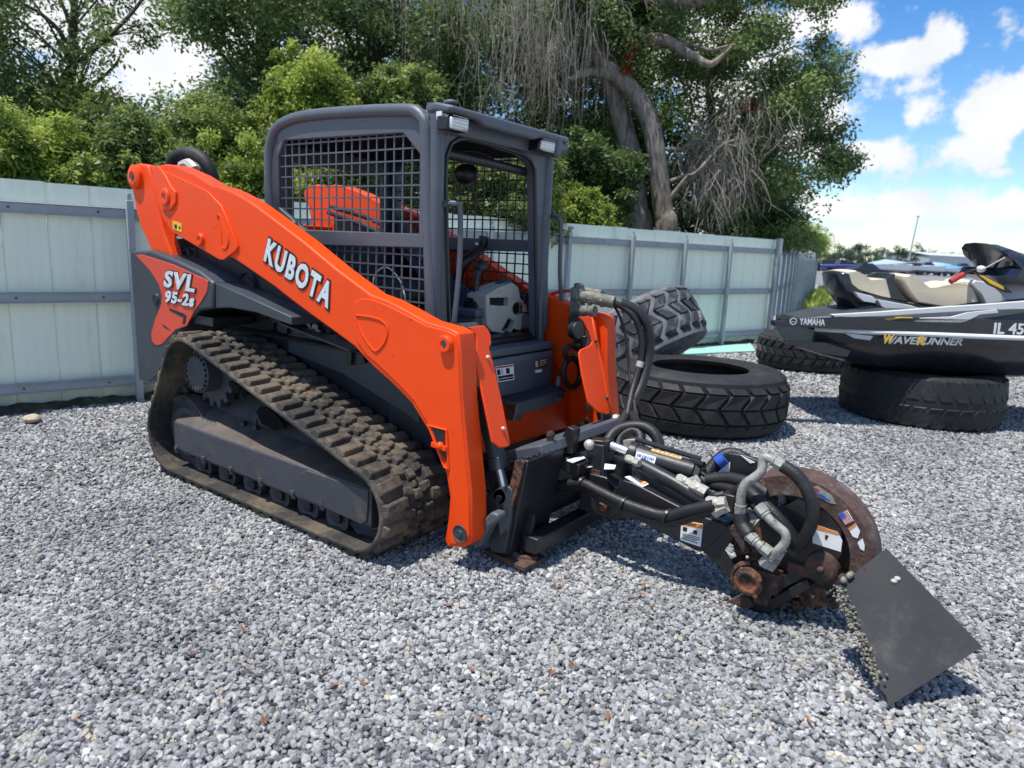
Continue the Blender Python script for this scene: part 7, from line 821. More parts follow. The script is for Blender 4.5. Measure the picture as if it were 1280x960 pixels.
b = MB(); b.tube(tb, .032, 10, smooth=3); b.build('cab_frame_tube', M['grey'], cs_)
def screen(poly, y, sx, sz, name, parent, m, w=.0078):
    b = MB(); xs = [p[0] for p in poly]; zs = [p[1] for p in poly]
    def clip(k, c):
        r = []
        for i in range(len(poly)):
            a, d = poly[i], poly[(i + 1) % len(poly)]
            if (a[k] - c) * (d[k] - c) < 0: t = (c - a[k]) / (d[k] - a[k]); r.append(a[1 - k] + t * (d[1 - k] - a[1 - k]))
        return (min(r), max(r)) if len(r) > 1 else None
    x = min(xs) + sx
    while x < max(xs):
        c = clip(0, x)
        if c: b.b2(x - w / 2, x + w / 2, y - .003, y + .003, c[0], c[1])
        x += sx
    z = min(zs) + sz
    while z < max(zs):
        c = clip(1, z)
        if c: b.b2(c[0], c[1], y - .0045, y + .0045, z - w / 2, z + w / 2)
        z += sz
    return b.build(name, m, parent)
screen(W1, -.474, .063, .0585, 'mesh_screen', cs_, M['grey']); screen(W2, -.474, .063, .0585, 'mesh_screen', cs_, M['grey'])
cl_ = both(cs_)
WL1 = [(x, z) for x, z in W1]
ml = screen(W1, .474, .063, .0585, 'mesh_screen', cl_, M['black']); screen([(-.1, .96), (.78, .96), (.78, 1.44), (-.1, 1.44)], .474, .063, .0585, 'mesh_screen', cl_, M['black']); o = [c for c in cs_.children if c.name.startswith('cab_frame_tube')][0]; k = mirror_copy(o, cl_); k.matrix_parent_inverse = Matrix.Identity(4)  # backlit look put into the colour: left mesh black, right mesh grey
# front frame with rounded door opening
OP = [(-0.351,0.895),(-0.4,1.488),(-0.422,1.809),(-0.416,1.888),(-0.387,1.944),(-0.338,1.971),(-0.267,1.985),(-0.035,1.983),(0.201,1.969),(0.279,1.947),(0.322,1.902),(0.344,1.737),(0.437,0.896)]
b = MB(); b.prism('x', [(-.475, .86), (.475, .86), (.475, 2.075), (-.475, 2.075)], .815, XF, holes=[OP]); ff = b.build('front_frame', M['grey'], LD, bevel=.008)
b = MB(); b.tube([(XF + .002, y, z) for y, z in OP], .011, 6); b.build('door_seal', M['ink'], ff)
for s in (-1, 1): b = MB(); b.cyl((.862, s * .468, .88), (.862, s * .468, 2.05), .036, 14); b.build('corner_post', M['grey'], ff)
b = MB(); b.b2(-.43, .84, -.47, .47, 2.045, 2.098); b.b2(-.45, -.40, -.46, .46, 1.9, 2.06); rf = b.build('roof', M['grey'], LD, bevel=.02)
b = MB(); b.b2(-.38, .82, -.44, .44, 1.99, 2.04); b.build('headliner', M['matte'], rf)
# visor
VP = [(0.807,2.099),(0.868,2.118),(0.978,2.095),(0.991,2.075),(0.974,2.059),(0.884,2.076),(0.823,2.069)]
b = MB(); b.prism('y', VP, -.505, .50); vz = b.build('roof_visor', M['grey'], LD, bevel=.012)
b = MB(); b.prism('y', [(0.823,2.08),(0.944,2.068),(0.958,2.039),(0.942,2.005),(0.913,1.981),(0.877,1.973),(0.846,2.003)], -.50, -.42); b.build('visor_bracket', M['grey'], vz, bevel=.012); b = MB(); b.prism('y', [(0.823,2.08),(0.974,2.062),(0.985,2.03),(0.967,2.003),(0.912,1.989),(0.877,1.98),(0.846,2.003)], .36, .50); b.build('visor_bracket', M['grey'], vz, bevel=.012)
b = MB(); b.b2(.86, .905, -.42, .42, 1.985, 2.07); b.build('header', M['grey'], vz, bevel=.01)
b = MB(); b.prism('y', [(-0.265,1.561),(-0.162,1.554),(-0.141,1.488),(-0.07,1.473),(-0.056,1.438),(-0.156,1.452),(-0.244,1.495)], -.53, -.50); b.cyl(([(-0.079,1.458)][0][0], -.545, [(-0.079,1.458)][0][1]), ([(-0.079,1.458)][0][0], -.50, [(-0.079,1.458)][0][1]), .025, 12); b.build('cab_mount', M['grey'], cs_, bevel=.006)
b = MB(); b.prism('x', [(-0.52,2.09),(0.373,2.09),(0.412,2.073),(0.415,2.009),(0.385,1.977),(0.354,1.969),(0.361,2.053),(0.212,2.053),(0.139,2.032),(-0.28,2.034),(-0.329,2.054),(-0.377,2.057),(-0.508,2.063)], .955, 1.0); b.build('visor_lip', M['grey'], vz, bevel=.012)
b = MB(); b.cyl((.83, -.50, 2.105), (.83, .2, 2.105), .014, 10); b.sphere((.93, -.46, 2.115), .03, 10, (1.3, 1, .5)); b.build('lifting_eye', M['grey'], vz)
for pl in ([(-0.51,2.044),(-0.382,2.051),(-0.385,1.997),(-0.51,1.992)], [(0.231,2.045),(0.365,2.049),(0.354,1.993),(0.22,1.996)]):
    cy = sum(p[0] for p in pl) / 4; cz = sum(p[1] for p in pl) / 4
    b = MB(); b.prism('x', [(cy + (y - cy) * 1.18, cz + (z - cz) * 1.25) for y, z in pl], .90, .972); lh = b.build('work_light', M['black'], LD, bevel=.008); b = MB(); b.prism('x', pl, .968, .985); b.build('lens', M['lens'], lh, bevel=.008)
    b = MB(); [b.bar((.9855, min(p[0] for p in pl) + .012, cz - .03 + .015 * i), (.9855, max(p[0] for p in pl) - .012, cz - .03 + .015 * i), .002, .003) for i in range(5)]; b.build('lens_ribs', M['zinc'], lh)
b = MB(); b.prism('y', [(0.885,2.072),(0.92,2.071),(0.922,2.032),(0.889,2.033)], -.506, -.499); st = b.build('sticker', M['white'], vz); b = MB(); b.prism('y', [(0.9,2.051),(0.92,2.049),(0.92,2.035),(0.9,2.037)], -.5075, -.5055); b.build('sticker_print', M['redink'], st)
# handles
for pts in ([(0.9,-0.416,1.051),(0.94,-0.408,1.071),(0.95,-0.406,1.127),(0.95,-0.382,1.387),(0.95,-0.391,1.635),(0.94,-0.422,1.661),(0.885,-0.43,1.659)], [(0.885,0.527,1.66),(0.94,0.497,1.645),(0.95,0.512,1.6),(0.95,0.533,1.321),(0.95,0.584,1.094),(0.94,0.578,1.045),(0.885,0.583,1.029)]):
    b = MB(); b.tube(pts, .0135, 8, smooth=4); b.sphere(pts[-1], .02, 8); b.sphere(pts[0], .02, 8); b.build('grab_handle', M['grey'], LD)
# inside
b = MB(); b.prism('x', [(-.45, .93), (.45, .93), (.45, 2.04), (-.45, 2.04)], -.43, -.39, holes=[[(-.36, 1.28), (.36, 1.28), (.36, 1.90), (-.36, 1.90)]]); b.b2(-.42, -.41, -.36, .36, 1.28, 1.29); b.build('rear_wall', M['dgrey'], LD, bevel=.01)
for s_ in (-1, 1): b = MB(); b.b2(-.43, -.35, s_ * .46 - .035, s_ * .46 + .035, .95, 2.05); b.build('rear_post', M['dgrey'], LD, bevel=.01)
b = MB(); b.b2(-.40, .84, -.45, .45, .945, .965); b.build('cab_floor', M['ink'], LD)
b = MB(); b.loft([[(-.2, -.24, 1.10), (-.2, .24, 1.10), (-.2, .24, 1.24), (-.2, -.24, 1.24)], [(.22, -.25, 1.10), (.22, .25, 1.10), (.22, .25, 1.23), (.22, -.25, 1.23)], [(.30, -.22, 1.12), (.30, .22, 1.12), (.30, .22, 1.19), (.30, -.22, 1.19)]]); se = b.build('seat', M['seat'], LD, bevel=.03)
b = MB(); b.loft([[(-.26, -.22, 1.2), (-.26, .22, 1.2), (-.14, .22, 1.2), (-.14, -.22, 1.2)], [(-.32, -.20, 1.44), (-.32, .20, 1.44), (-.22, .20, 1.44), (-.22, -.20, 1.44)], [(-.34, -.15, 1.52), (-.34, .15, 1.52), (-.26, .15, 1.52), (-.26, -.15, 1.52)]]); b.build('backrest', M['seat'], se, bevel=.03); b = MB(); b.b2(-.25, .2, -.2, .2, .96, 1.11); b.build('seat_base', M['black'], se)
b = MB(); b.tube([(0.8,-0.34,1.908),(0.8,0.01,1.903),(0.8,0.43,1.889)], .026, 10); b.tube([(0.72,-0.152,1.927),(0.72,-0.122,1.951),(0.72,0.003,1.967),(0.72,0.107,1.955),(0.72,0.152,1.93)], .008, 6, smooth=3); b.build('overhead_bar', M['black'], LD)
b = MB(); b.sphere([(0.5,0.173,1.869)][0], .075, 12, (1, 1, .8)); b.build('cab_fan', M['ink'], LD)
b = MB(); b.tube([(0.42,0.455,1.523),(0.42,0.435,1.458),(0.42,0.359,1.413),(0.4,0.279,1.347),(0.35,0.297,1.252)], .032, 10, smooth=4); b.build('lap_bar', M['ink'], LD)
b = MB(); j = [(0.62,0.15,1.117),(0.62,0.146,1.196),(0.62,0.155,1.293),(0.62,0.189,1.344)]; b.lathe(j[0], (0, 0, 1), [(0, .075), (.015, .078), (.02, .066), (.032, .07), (.038, .056), (.05, .06), (.056, .045), (.068, .048), (.09, .02), (.12, .016)], 16); js = b.build('joystick', M['ink'], LD); b = MB(); b.tube(j[1:], [.017, .02, .026], 10); b.sphere(j[3], .038, 12, (1, 1, 1.15)); b.build('grip', M['ink'], js)
b = MB(); q = j[0]; b.box((q[0], q[1], q[2] - .03), (.2, .22, .05)); b.box((q[0], q[1], q[2] - .12), (.17, .19, .14)); b.build('joystick_pod', M['grey'], LD, bevel=.012)
XC = .74
b = MB(); b.prism('x', [(0.097,1.193),(0.225,1.236),(0.348,1.26),(0.406,1.233),(0.436,1.164),(0.489,1.133),(0.544,1.037),(0.518,0.994),(0.34,0.939),(0.259,0.964),(0.166,0.98),(0.115,1.018)], XC - .14, XC, holes=[[(0.135,1.176),(0.318,1.173),(0.318,1.121),(0.138,1.135)], [(0.484,1.099),(0.477,1.078),(0.455,1.064),(0.424,1.06),(0.392,1.067),(0.368,1.083),(0.359,1.105),(0.365,1.125),(0.387,1.139),(0.417,1.144),(0.449,1.137),(0.474,1.121)], [(0.323,1.051),(0.398,1.025),(0.339,0.946),(0.261,0.983)]]); cn = b.build('console', M['console'], LD, bevel=.007)
b = MB(); b.b2(XC - .10, XC - .04, min(p[0] for p in [(0.124,1.178),(0.498,1.128)]), max(p[0] for p in [(0.124,1.178),(0.481,1.129)]), [(0.281,0.984)][0][1], [(0.266,1.193)][0][1]); b.build('console_hole_shade', M['ink'], cn)  # black block behind the console holes paints their shade
b = MB(); q = [(0.66,0.322,1.214),(0.66,0.398,1.256)]; b.tube([q[0], q[1]], [.05, .035], 10); b.box([(0.7,0.524,1.168)][0], (.05, .09, .05), Matrix.Rotation(.3, 3, 'X')); b.build('console_cap', M['dgrey'], cn)
b = MB(); [b.sphere(p, .012, 8) for p in [(0.84,0.416,1.216),(0.84,0.43,1.158),(0.6,0.665,1.456),(0.45,0.35,1.476)]]; b.build('bolt', M['steel'], ff)
b = MB(); b.tube([(0.386,-0.44,1.167),(0.403,-0.44,1.283),(0.476,-0.44,1.334),(0.549,-0.44,1.313),(0.615,-0.44,1.243),(0.646,-0.44,1.134)], .004, 6, smooth=5); b.build('loose_cable', M['white'], LD)
# ---- front: sill, panel, step, cross beam
b = MB(); b.b2(.86, .985, -.47, .47, .885, .925); b.build('door_sill', M['grey'], LD, bevel=.008)
b = MB(); b.loft([[(.93, -.46, .65), (.93, .47, .65), (.93, .47, .88), (.93, -.46, .88)], [(.985, -.45, .65), (.985, .46, .65), (.985, .46, .875), (.985, -.45, .875)], [(1.0, -.42, .66), (1.0, .43, .66), (1.0, .43, .86), (1.0, -.42, .86)]]); fp = b.build('front_panel', M['grey'], LD, bevel=.012)
def decal(px_quad, x, base, bars, parent, nm='sticker'):
    b = MB(); b.prism('x', px_quad, x, x + .002); st = b.build(nm, base, parent)
    P_ = [Vector((x + .002, y, z)) for y, z in px_quad]
    for u0, u1, v0, v1, m in bars:
        f_ = lambda u, v: P_[0].lerp(P_[1], u).lerp(P_[3].lerp(P_[2], u), v); b = MB(); b.slab([f_(u0, v0), f_(u1, v0), f_(u1, v1), f_(u0, v1)], (.0008, 0, 0)); b.build('sticker_print', m, st)
    return st
decal([(-0.126,0.84),(0.035,0.838),(0.049,0.749),(-0.099,0.752)], 1.0, M['white'], [(.03, .97, .03, .13, M['redink']), (.04, .22, .2, .55, M['ink']), (.3, .34, .2, .55, M['ink']), (.55, .75, .2, .55, M['ink']), (.05, .95, .62, .78, M['ink']), (.05, .95, .82, .94, M['ink'])], fp)
decal([(0.238,0.837),(0.361,0.837),(0.369,0.788),(0.246,0.792)], 1.0, M['ink'], [(.04, .26, .1, .9, M['tan']), (.4, .95, .1, .22, M['tan']), (.4, .95, .35, .43, M['tan']), (.4, .95, .55, .62, M['tan']), (.4, .8, .75, .82, M['tan'])], fp)
decal([(0.252,0.78),(0.317,0.777),(0.319,0.76),(0.253,0.763)], 1.0, M['white'], [], fp)
b = MB(); b.prism('x', [(-.50, .40), (.62, .385), (.64, .50), (.62, .645), (-.50, .645)], .80, 1.05); bm_ = b.build('cross_beam', M['orange'], LD, bevel=.012)
b = MB(); b.prism('y', [(.62, .30), (1.02, .36), (1.16, .46), (1.22, .70), (1.20, 1.0), (1.05, 1.12), (.80, 1.14), (.62, .9)], .575, .615); tw = b.build('front_gusset', M['orange'], LD, bevel=.006); b = MB(); b.prism('y', [(.62, .30), (.98, .36), (1.02, .40), (1.02, .62), (.92, .86), (.62, .88)], -.53, -.515); b.build('front_gusset', M['black'], LD, bevel=.006)
b = MB(); b.prism('z', [(.99, -.12), (.99, .44), (1.06, .45), (1.13, .40), (1.15, .22), (1.15, -.10), (1.1, -.12)], .645, .665); sx_ = b.build('step', M['dgrey'], LD, bevel=.005)
b = MB(); [b.bar((1.00, -.10 + .022 * k, .668), (1.135 - max(0, k - 18) * .01, -.10 + .022 * k + .01, .668), .006, .008) for k in range(24)]; b.prism('x', [(-.12, .60), (.10, .605), (.13, .59), (.17, .612), (.24, .60), (.26, .665), (-.12, .665)], 1.14, 1.155); b.tube([(1.14, .24, .645), (1.13, .32, .625), (1.10, .38, .61), (1.06, .44, .625)], .022, 6, smooth=3); b.b2(1.08, 1.13, -.10, -.04, .56, .645); b.build('step_tread', M['dgrey'], sx_)
# tilt cylinders and their guards
for s in (-1, 1):
    y = .52 * s
    b = MB(); b.cyl((1.13, y, 1.05), (1.352, y, .462), .044, 18); b.cyl((1.337, y, .50), (1.357, y, .447), .05, 18); tc_ = b.build('tilt_cylinder', M['dgrey'], LD, bevel=.003); b = MB(); b.cyl((1.35, y, .46), (1.40, y, .33), .022, 14); b.build('rod', M['steel'], tc_); b = MB(); b.cyl((1.40, y - .05, .335), (1.40, y + .05, .335), .035, 14); b.cyl((1.12, y - .06, 1.06), (1.12, y + .06, 1.06), .05, 16); b.build('pin_eye', M['dgrey'], tc_)
GN = (.942, 0, .336)
b = MB(); b.slab([(1.229,-0.625,1.106),(1.228,-0.518,1.109),(1.235,-0.495,1.091),(1.244,-0.485,1.065),(1.259,-0.496,1.023),(1.265,-0.518,1.007),(1.285,-0.514,0.949),(1.348,-0.514,0.774),(1.409,-0.524,0.601),(1.418,-0.528,0.577),(1.42,-0.554,0.571),(1.417,-0.607,0.579),(1.406,-0.645,0.611),(1.342,-0.639,0.791),(1.281,-0.633,0.961),(1.252,-0.592,1.041),(1.241,-0.591,1.074)], Vector(GN) * -.012); gd = b.build('cylinder_guard', M['orange'], LD, bevel=.004)
b = MB(); b.slab([(1.26,-0.499,1.02),(1.265,-0.516,1.007),(1.285,-0.514,0.949),(1.348,-0.514,0.774),(1.409,-0.524,0.601),(1.418,-0.528,0.577)], Vector(GN) * -.09); b.v = b.v; gr_ = None
b = MB(); [b.sphere(Vector(p) , .011, 8) for p in [(1.284,-0.55,0.968),(1.396,-0.559,0.654)]]; b.build('bolt', M['zinc'], gd)
b = MB(); b.slab([(1.23,0.321,1.105),(1.23,0.434,1.104),(1.239,0.485,1.079),(1.278,0.468,0.969),(1.34,0.467,0.796),(1.388,0.456,0.661),(1.418,0.428,0.577),(1.42,0.375,0.572),(1.41,0.289,0.598),(1.39,0.213,0.656),(1.367,0.213,0.719),(1.336,0.216,0.807),(1.298,0.233,0.915),(1.291,0.259,0.934),(1.286,0.369,0.948),(1.28,0.403,0.965),(1.262,0.391,1.014),(1.238,0.353,1.082)], Vector(GN) * -.012); gd2 = b.build('cylinder_guard', M['orange'], LD, bevel=.004)
q = [(1.238,0.457,1.099),(1.283,0.441,0.972),(1.341,0.436,0.809),(1.399,0.419,0.645),(1.426,0.411,0.572)]; b = MB(); n_ = len(q); b.add([Vector(p) for p in q] + [Vector(p) + Vector((-.10, .10, -.02)) for p in q], [(i, i + 1, n_ + i + 1, n_ + i) for i in range(n_ - 1)]); fl = b.build('guard_flange', M['orange'], gd2, fix=False); md = fl.modifiers.new('thick', 'SOLIDIFY'); md.thickness = .008
b = MB(); [b.sphere(p, .011, 8) for p in [(1.284,0.431,0.968),(1.394,0.408,0.659)]]; b.build('bolt', M['dgrey'], gd2)
# quick coupler on the machine
b = MB(); b.prism('y', [(1.298,0.159),(1.301,0.252),(1.339,0.325),(1.393,0.374),(1.448,0.395),(1.471,0.382),(1.471,0.235),(1.443,0.06),(1.367,0.045)], -.57, -.50); hg = b.build('coupler_hinge', M['dgrey'], LD, bevel=.006); both(hg)
b = MB(); q = [(1.403,0.326)][0]; b.cyl((q[0], -.585, q[1]), (q[0], -.56, q[1]), .016, 12); b.build('pin', M['ink'], hg)
b = MB(); b.prism('y', [(1.323,0.102),(1.326,0.143),(1.37,0.226),(1.425,0.29),(1.464,0.291),(1.47,0.264),(1.417,0.212),(1.371,0.105),(1.343,0.088)], -.665, -.60); lvh = b.build('coupler_lever', M['grey'], LD, bevel=.01)
b = MB(); rot = Matrix.Rotation(-.35, 3, 'Y'); b.box((1.425, .06, .515), (.22, .98, .05), rot); b.build('coupler_top_plate', M['grey'], LD, bevel=.006); b = MB(); b.b2(1.30, 1.38, -.52, .55, .10, .44); b.build('coupler_frame', M['black'], LD, bevel=.01)
# hydraulic couplers on the left side
b = MB()
b.b2(1.06, 1.13, .48, .55, 1.13, 1.25); b.b2(1.09, 1.14, .47, .53, 1.0, 1.14); b.cyl((1.10, .51, 1.12), (1.10, .51, 1.28), .03, 10); b.build('valve_block', M['valve'], LD, bevel=.01)
for pts, r in (([(1.069,0.5,1.203),(1.187,0.52,1.202),(1.319,0.55,1.184)], [.036, .036, .036]), ([(1.037,0.54,1.227),(1.075,0.54,1.24),(1.226,0.56,1.232)], [.022, .022, .016]), ([(1.075,0.5,1.119),(1.179,0.5,1.123),(1.226,0.5,1.128)], [.034, .034, .034])):
    b = MB(); b.tube(pts, r, 10); a0, a1 = Vector(pts[0]), Vector(pts[-1]); [b.cyl(a0.lerp(a1, t), a0.lerp(a1, t + .06), r[0] * 1.2, 6) for t in (.1, .4, .7)]; b.build('quick_connector', M['valve'], LD, bevel=.002)
b = MB(); b.lathe([(1.24,0.313,1.03)][0], (1, -.15, .1), [(-.05, 0), (-.05, .048), (0, .05), (.004, .02), (.006, .0)], 20); b.box([(1.15,0.517,0.936)][0], (.08, .09, .09)); b.build('coupling_block', M['black'], LD, bevel=.006)
b = MB(); b.tube([(1.15, [(0.507,0.755),(0.5,0.713),(0.468,0.685),(0.422,0.679),(0.374,0.697),(0.337,0.733),(0.321,0.777),(0.328,0.818),(0.358,0.845),(0.402,0.852),(0.45,0.836),(0.489,0.801)][k][0], [(0.507,0.755),(0.5,0.713),(0.468,0.685),(0.422,0.679),(0.374,0.697),(0.337,0.733),(0.321,0.777),(0.328,0.818),(0.358,0.845),(0.402,0.852),(0.45,0.836),(0.489,0.801)][k][1]) for k in range(12)], .017, 8, smooth=3, closed=True); b.tube([(1.15,0.341,0.863),(1.15,0.319,0.906),(1.15,0.376,0.929),(1.17,0.441,0.921)], .016, 8, smooth=3); b.build('coiled_hose', M['hose'], LD)
b = MB(); q = [(1.02,0.472,0.633),(1.02,0.472,0.721)]; b.cyl(q[0], q[1], .014, 8); q = [(1.12,0.499,0.819),(1.12,0.491,0.887)]; b.cyl(q[0], q[1], .013, 8); q = [(1.2,0.573,0.49),(1.2,0.525,0.571)]; b.cyl(q[0], q[1], .014, 8); b.build('fitting', M['greyfit'], LD)
b = MB(); b.tube([(0.856,0.6,1.198),(0.943,0.6,1.219),(1.028,0.58,1.231)], .011, 6); b.tube([(0.86,0.6,1.144),(0.918,0.6,1.159)], .016, 6); b.build('steel_pipe', M['orange'], LD)


# ================================================================ STUMP GRINDER on the coupler
SG = thing('stump_grinder', (1.55, 0, 0), 'black stump grinder with hoses and rusty wheel guard, mounted in front of the loader', 'stump grinder')
# mounting frame
b = MB(); lean = .16
def mp_(x, z): return x + (z - .3) * lean
b.prism('y', [(mp_(1.455, .05), .05), (mp_(1.50, .05), .05), (mp_(1.50, .53), .53), (mp_(1.455, .53), .53)], -.55, -.24); b.prism('y', [(mp_(1.455, .05), .05), (mp_(1.50, .05), .05), (mp_(1.50, .50), .50), (mp_(1.455, .50), .50)], .26, .55)
b.prism('y', [(1.50, .07), (1.57, .07), (1.58, .15), (1.50, .15)], -.50, .50); b.prism('y', [(1.48, .42), (1.62, .40), (1.62, .46), (1.50, .49)], -.24, .30); mf = b.build('mounting_frame', M['black'], SG, bevel=.006)
b = MB(); b.prism('y', [(1.473,0.522),(1.509,0.534),(1.527,0.523),(1.465,0.271),(1.434,0.064),(1.391,0.067),(1.428,0.261)], -.565, -.545); b.build('end_flange', M['blackrust'], mf, bevel=.004)
b = MB(); rd = random.Random(8)
for k in range(20):
    y = -.53 + .016 * k; b.sphere((mp_(1.48, .53) + .01 * math.sin(k * 2), y, .535), .011, 6)
b.build('chain', M['black'], mf)
b = MB(); b.prism('y', [(1.445,0.253),(1.472,0.264),(1.533,0.245),(1.531,0.205),(1.509,0.042),(1.451,0.065),(1.436,0.158)], -.475, -.455); fb = b.build('foot_bracket', M['black'], SG, bevel=.004); b = MB(); [b.sphere((x, -.478, z), .014, 8) for x, z in [(1.446,0.142),(1.435,0.074),(1.419,0.032),(1.47,0.205),(1.497,0.137)]]; b.build('bolt', M['rust'], fb)
b = MB(); b.prism('z', [(1.305,-0.548),(1.473,-0.572),(1.567,-0.576),(1.577,-0.408),(1.493,-0.4),(1.487,-0.478),(1.365,-0.417),(1.307,-0.458)], .014, .036); b.tube([(1.441,-0.507,0.05),(1.488,-0.506,0.04),(1.559,-0.462,0.035)], .016, 8, smooth=3); b.build('skid_foot', M['rust'], SG, bevel=.003)
b = MB(); b.cyl((1.50, -.32, .55), (1.50, -.32, .60), .018, 10); b.sphere((1.50, -.32, .60), .022, 10); b.build('pin', M['orust'], mf); b = MB(); b.prism('y', [(1.50, .48), (1.56, .50), (1.57, .62), (1.53, .63), (1.49, .55)], -.22, -.16); b.build('lug', M['black'], mf, bevel=.004)
# swing post with cylinder
b = MB(); b.prism('y', [(1.596,0.544),(1.69,0.551),(1.696,0.423),(1.749,0.305),(1.688,0.298),(1.57,0.336),(1.576,0.387),(1.611,0.403)], -.14, -.02); b.prism('y', [(1.58, .20), (1.76, .20), (1.79, .36), (1.72, .40), (1.58, .40)], -.15, .14); b.cyl((1.72, 0, .16), (1.72, 0, .46), .06, 16); sw = b.build('swing_post', M['black'], SG, bevel=.006)
b = MB(); b.box((1.62, -.12, .41), (.13, .05, .025)); b.box((1.70, .02, .44), (.12, .12, .012)); b.build('wear_plate', M['orust'], sw, bevel=.003)
for p in [(1.728,-0.17,0.26),(1.86,-0.2,0.272)]: b = MB(); b.sphere(p, .026, 10, (1, 1, .9)); b.build('pivot_nut', M['orust'], sw)
for qd in ([(1.564,-0.267,0.475),(1.578,-0.142,0.475),(1.61,-0.166,0.475),(1.607,-0.278,0.475)], [(1.596,-0.143,0.43),(1.615,-0.106,0.43),(1.641,-0.135,0.43),(1.622,-0.171,0.43)], [(1.693,-0.121,0.455),(1.746,-0.104,0.455),(1.771,-0.166,0.455),(1.735,-0.202,0.455)]):
    b = MB(); b.slab(qd, (0, 0, .003)); b.build('sticker', M['white'], sw)
b = MB(); e0, = [(1.601,-0.1,0.539)]; e1, = [(1.685,-0.07,0.54)]; e2, = [(1.803,-0.05,0.516)]; e3, = [(2.099,0.0,0.48)]; E0, E1, E2, E3 = map(Vector, (e0, e1, e2, e3))
b.cyl(E2, E3, .052, 20); b.cyl(E2 - (E3 - E2).normalized() * .02, E2 + (E3 - E2).normalized() * .02, .058, 20); b.cyl(E3, E3 + (E3 - E2).normalized() * .03, .05, 6); cy_ = b.build('swing_cylinder', M['black'], SG, bevel=.004)
b = MB(); b.cyl(E1, E2, .021, 16); b.build('rod', M['steel'], cy_); b = MB(); b.bar(E0, E1, .07, .05); b.cyl(E1 - Vector((.02, 0, 0)), E1 + Vector((.012, 0, 0)), .034, 12); b.build('clevis', M['black'], cy_, bevel=.006)
b = MB(); b.sphere(E0 + Vector((.01, -.04, 0)), .027, 12); b.build('clevis_pin', M['zinc'], cy_)
ax_ = (E3 - E2).normalized(); sd_ = Vector((0, -1, 0)); up_ = ax_.cross(Vector((0, 1, 0))).normalized(); up_ = up_ if up_.z > 0 else -up_
b = MB(); m0 = E2.lerp(E3, .3) + up_ * .050 + Vector((0, -.012, 0)); m1 = E2.lerp(E3, .78) + up_ * .050 + Vector((0, -.012, 0)); b.bar(m0, m1, .03, .006, up_); ts = b.build('sticker', M['tan'], cy_); b = MB(); [b.bar(m0.lerp(m1, t) + up_ * .003, m0.lerp(m1, t + .07) + up_ * .003, .018, .001, up_) for t in (.1, .25, .4, .55, .7, .85)]; b.build('sticker_print', M['warn'], ts)
b = MB(); nn = (up_ * .35 + sd_).normalized(); m0 = E2.lerp(E3, .12) + nn * .0525; m1 = E2.lerp(E3, .44) + nn * .0525; b.bar(m0, m1, .034, .003, nn); ws = b.build('sticker', M['white'], cy_); b = MB(); [b.bar(m0.lerp(m1, t) + nn * .0015, m0.lerp(m1, t + .05) + nn * .0015, .014, .001, nn) for t in (.08, .16, .22, .34, .44, .50, .60, .7, .78, .86)]; b.build('sticker_print', M['blueink'], ws)
b = MB(); b.cyl(E2.lerp(E3, -.02) + Vector((0, .03, .065)), E2.lerp(E3, 1.05) + Vector((0, .03, .06)), .013, 8); b.cyl(E3 + Vector((-.02, 0, .05)), E3 + Vector((.05, -.02, .05)), .016, 8); b.build('steel_pipe', M['black'], cy_)
# boom
b = MB(); b.prism('y', [(1.667,0.355),(1.766,0.335),(1.819,0.416),(1.878,0.414),(2.16,0.348),(2.319,0.336),(2.345,0.318),(2.244,0.184),(2.2,0.178),(1.926,0.238),(1.781,0.258),(1.673,0.275)], -.17, .10); bo = b.build('boom', M['black'], SG, bevel=.006)
b = MB(); b.prism('y', [(2.237,0.182),(2.345,0.325),(2.37,0.289),(2.331,0.218),(2.432,0.102),(2.533,0.049),(2.514,-0.024),(2.449,0.004),(2.341,0.124)], -.17, -.155); b.prism('y', [(2.319,0.336),(2.511,0.443),(2.657,0.414),(2.696,0.219),(2.539,0.051),(2.37,0.186)], .02, .04); b.prism('y', [(2.44,0.023),(2.532,0.056),(2.682,0.208),(2.704,0.18),(2.551,0.008),(2.478,-0.008)], -.19, .04); wf = b.build('wheel_frame', M['black'], SG, bevel=.004)
b = MB(); q = [(1.869,-0.1,0.486),(2.044,-0.12,0.45),(2.225,-0.14,0.402)]; b.tube(q, .036, 14); b.build('link_arm', M['black'], bo)
b = MB(); q = [(2.127,0.301),(2.227,0.311),(2.227,0.203),(2.13,0.207)]; b.prism('y', q, -.1725, -.169); ws = b.build('sticker', M['white'], bo)
PW = [Vector((x, -.1725, z)) for x, z in q]; fq = lambda u, v: PW[0].lerp(PW[1], u).lerp(PW[3].lerp(PW[2], u), v)
b = MB(); b.slab([fq(.08, .02), fq(.98, .02), fq(.98, .22), fq(.08, .22)], (0, -.001, 0)); wh = b.build('sticker_header', M['warn'], ws); place_text('lettering', 'WARNING', fq(.16, .19) + Vector((0, -.0012, 0)), (PW[1] - PW[0]).normalized(), (PW[0] - PW[3]).normalized(), .055, .014, M['ink'], ws, extrude=.0006, bold=.02).matrix_parent_inverse = Matrix.Identity(4)
b = MB(); [b.slab([fq(u0, v0), fq(u1, v0), fq(u1, v1), fq(u0, v1)], (0, -.001, 0)) for u0, u1, v0, v1 in ((.1, .3, .30, .5), (.6, .78, .34, .52), (.1, .92, .62, .65), (.1, .92, .70, .73), (.1, .8, .78, .81), (.1, .85, .86, .89))]; b.build('sticker_print', M['ink'], ws)
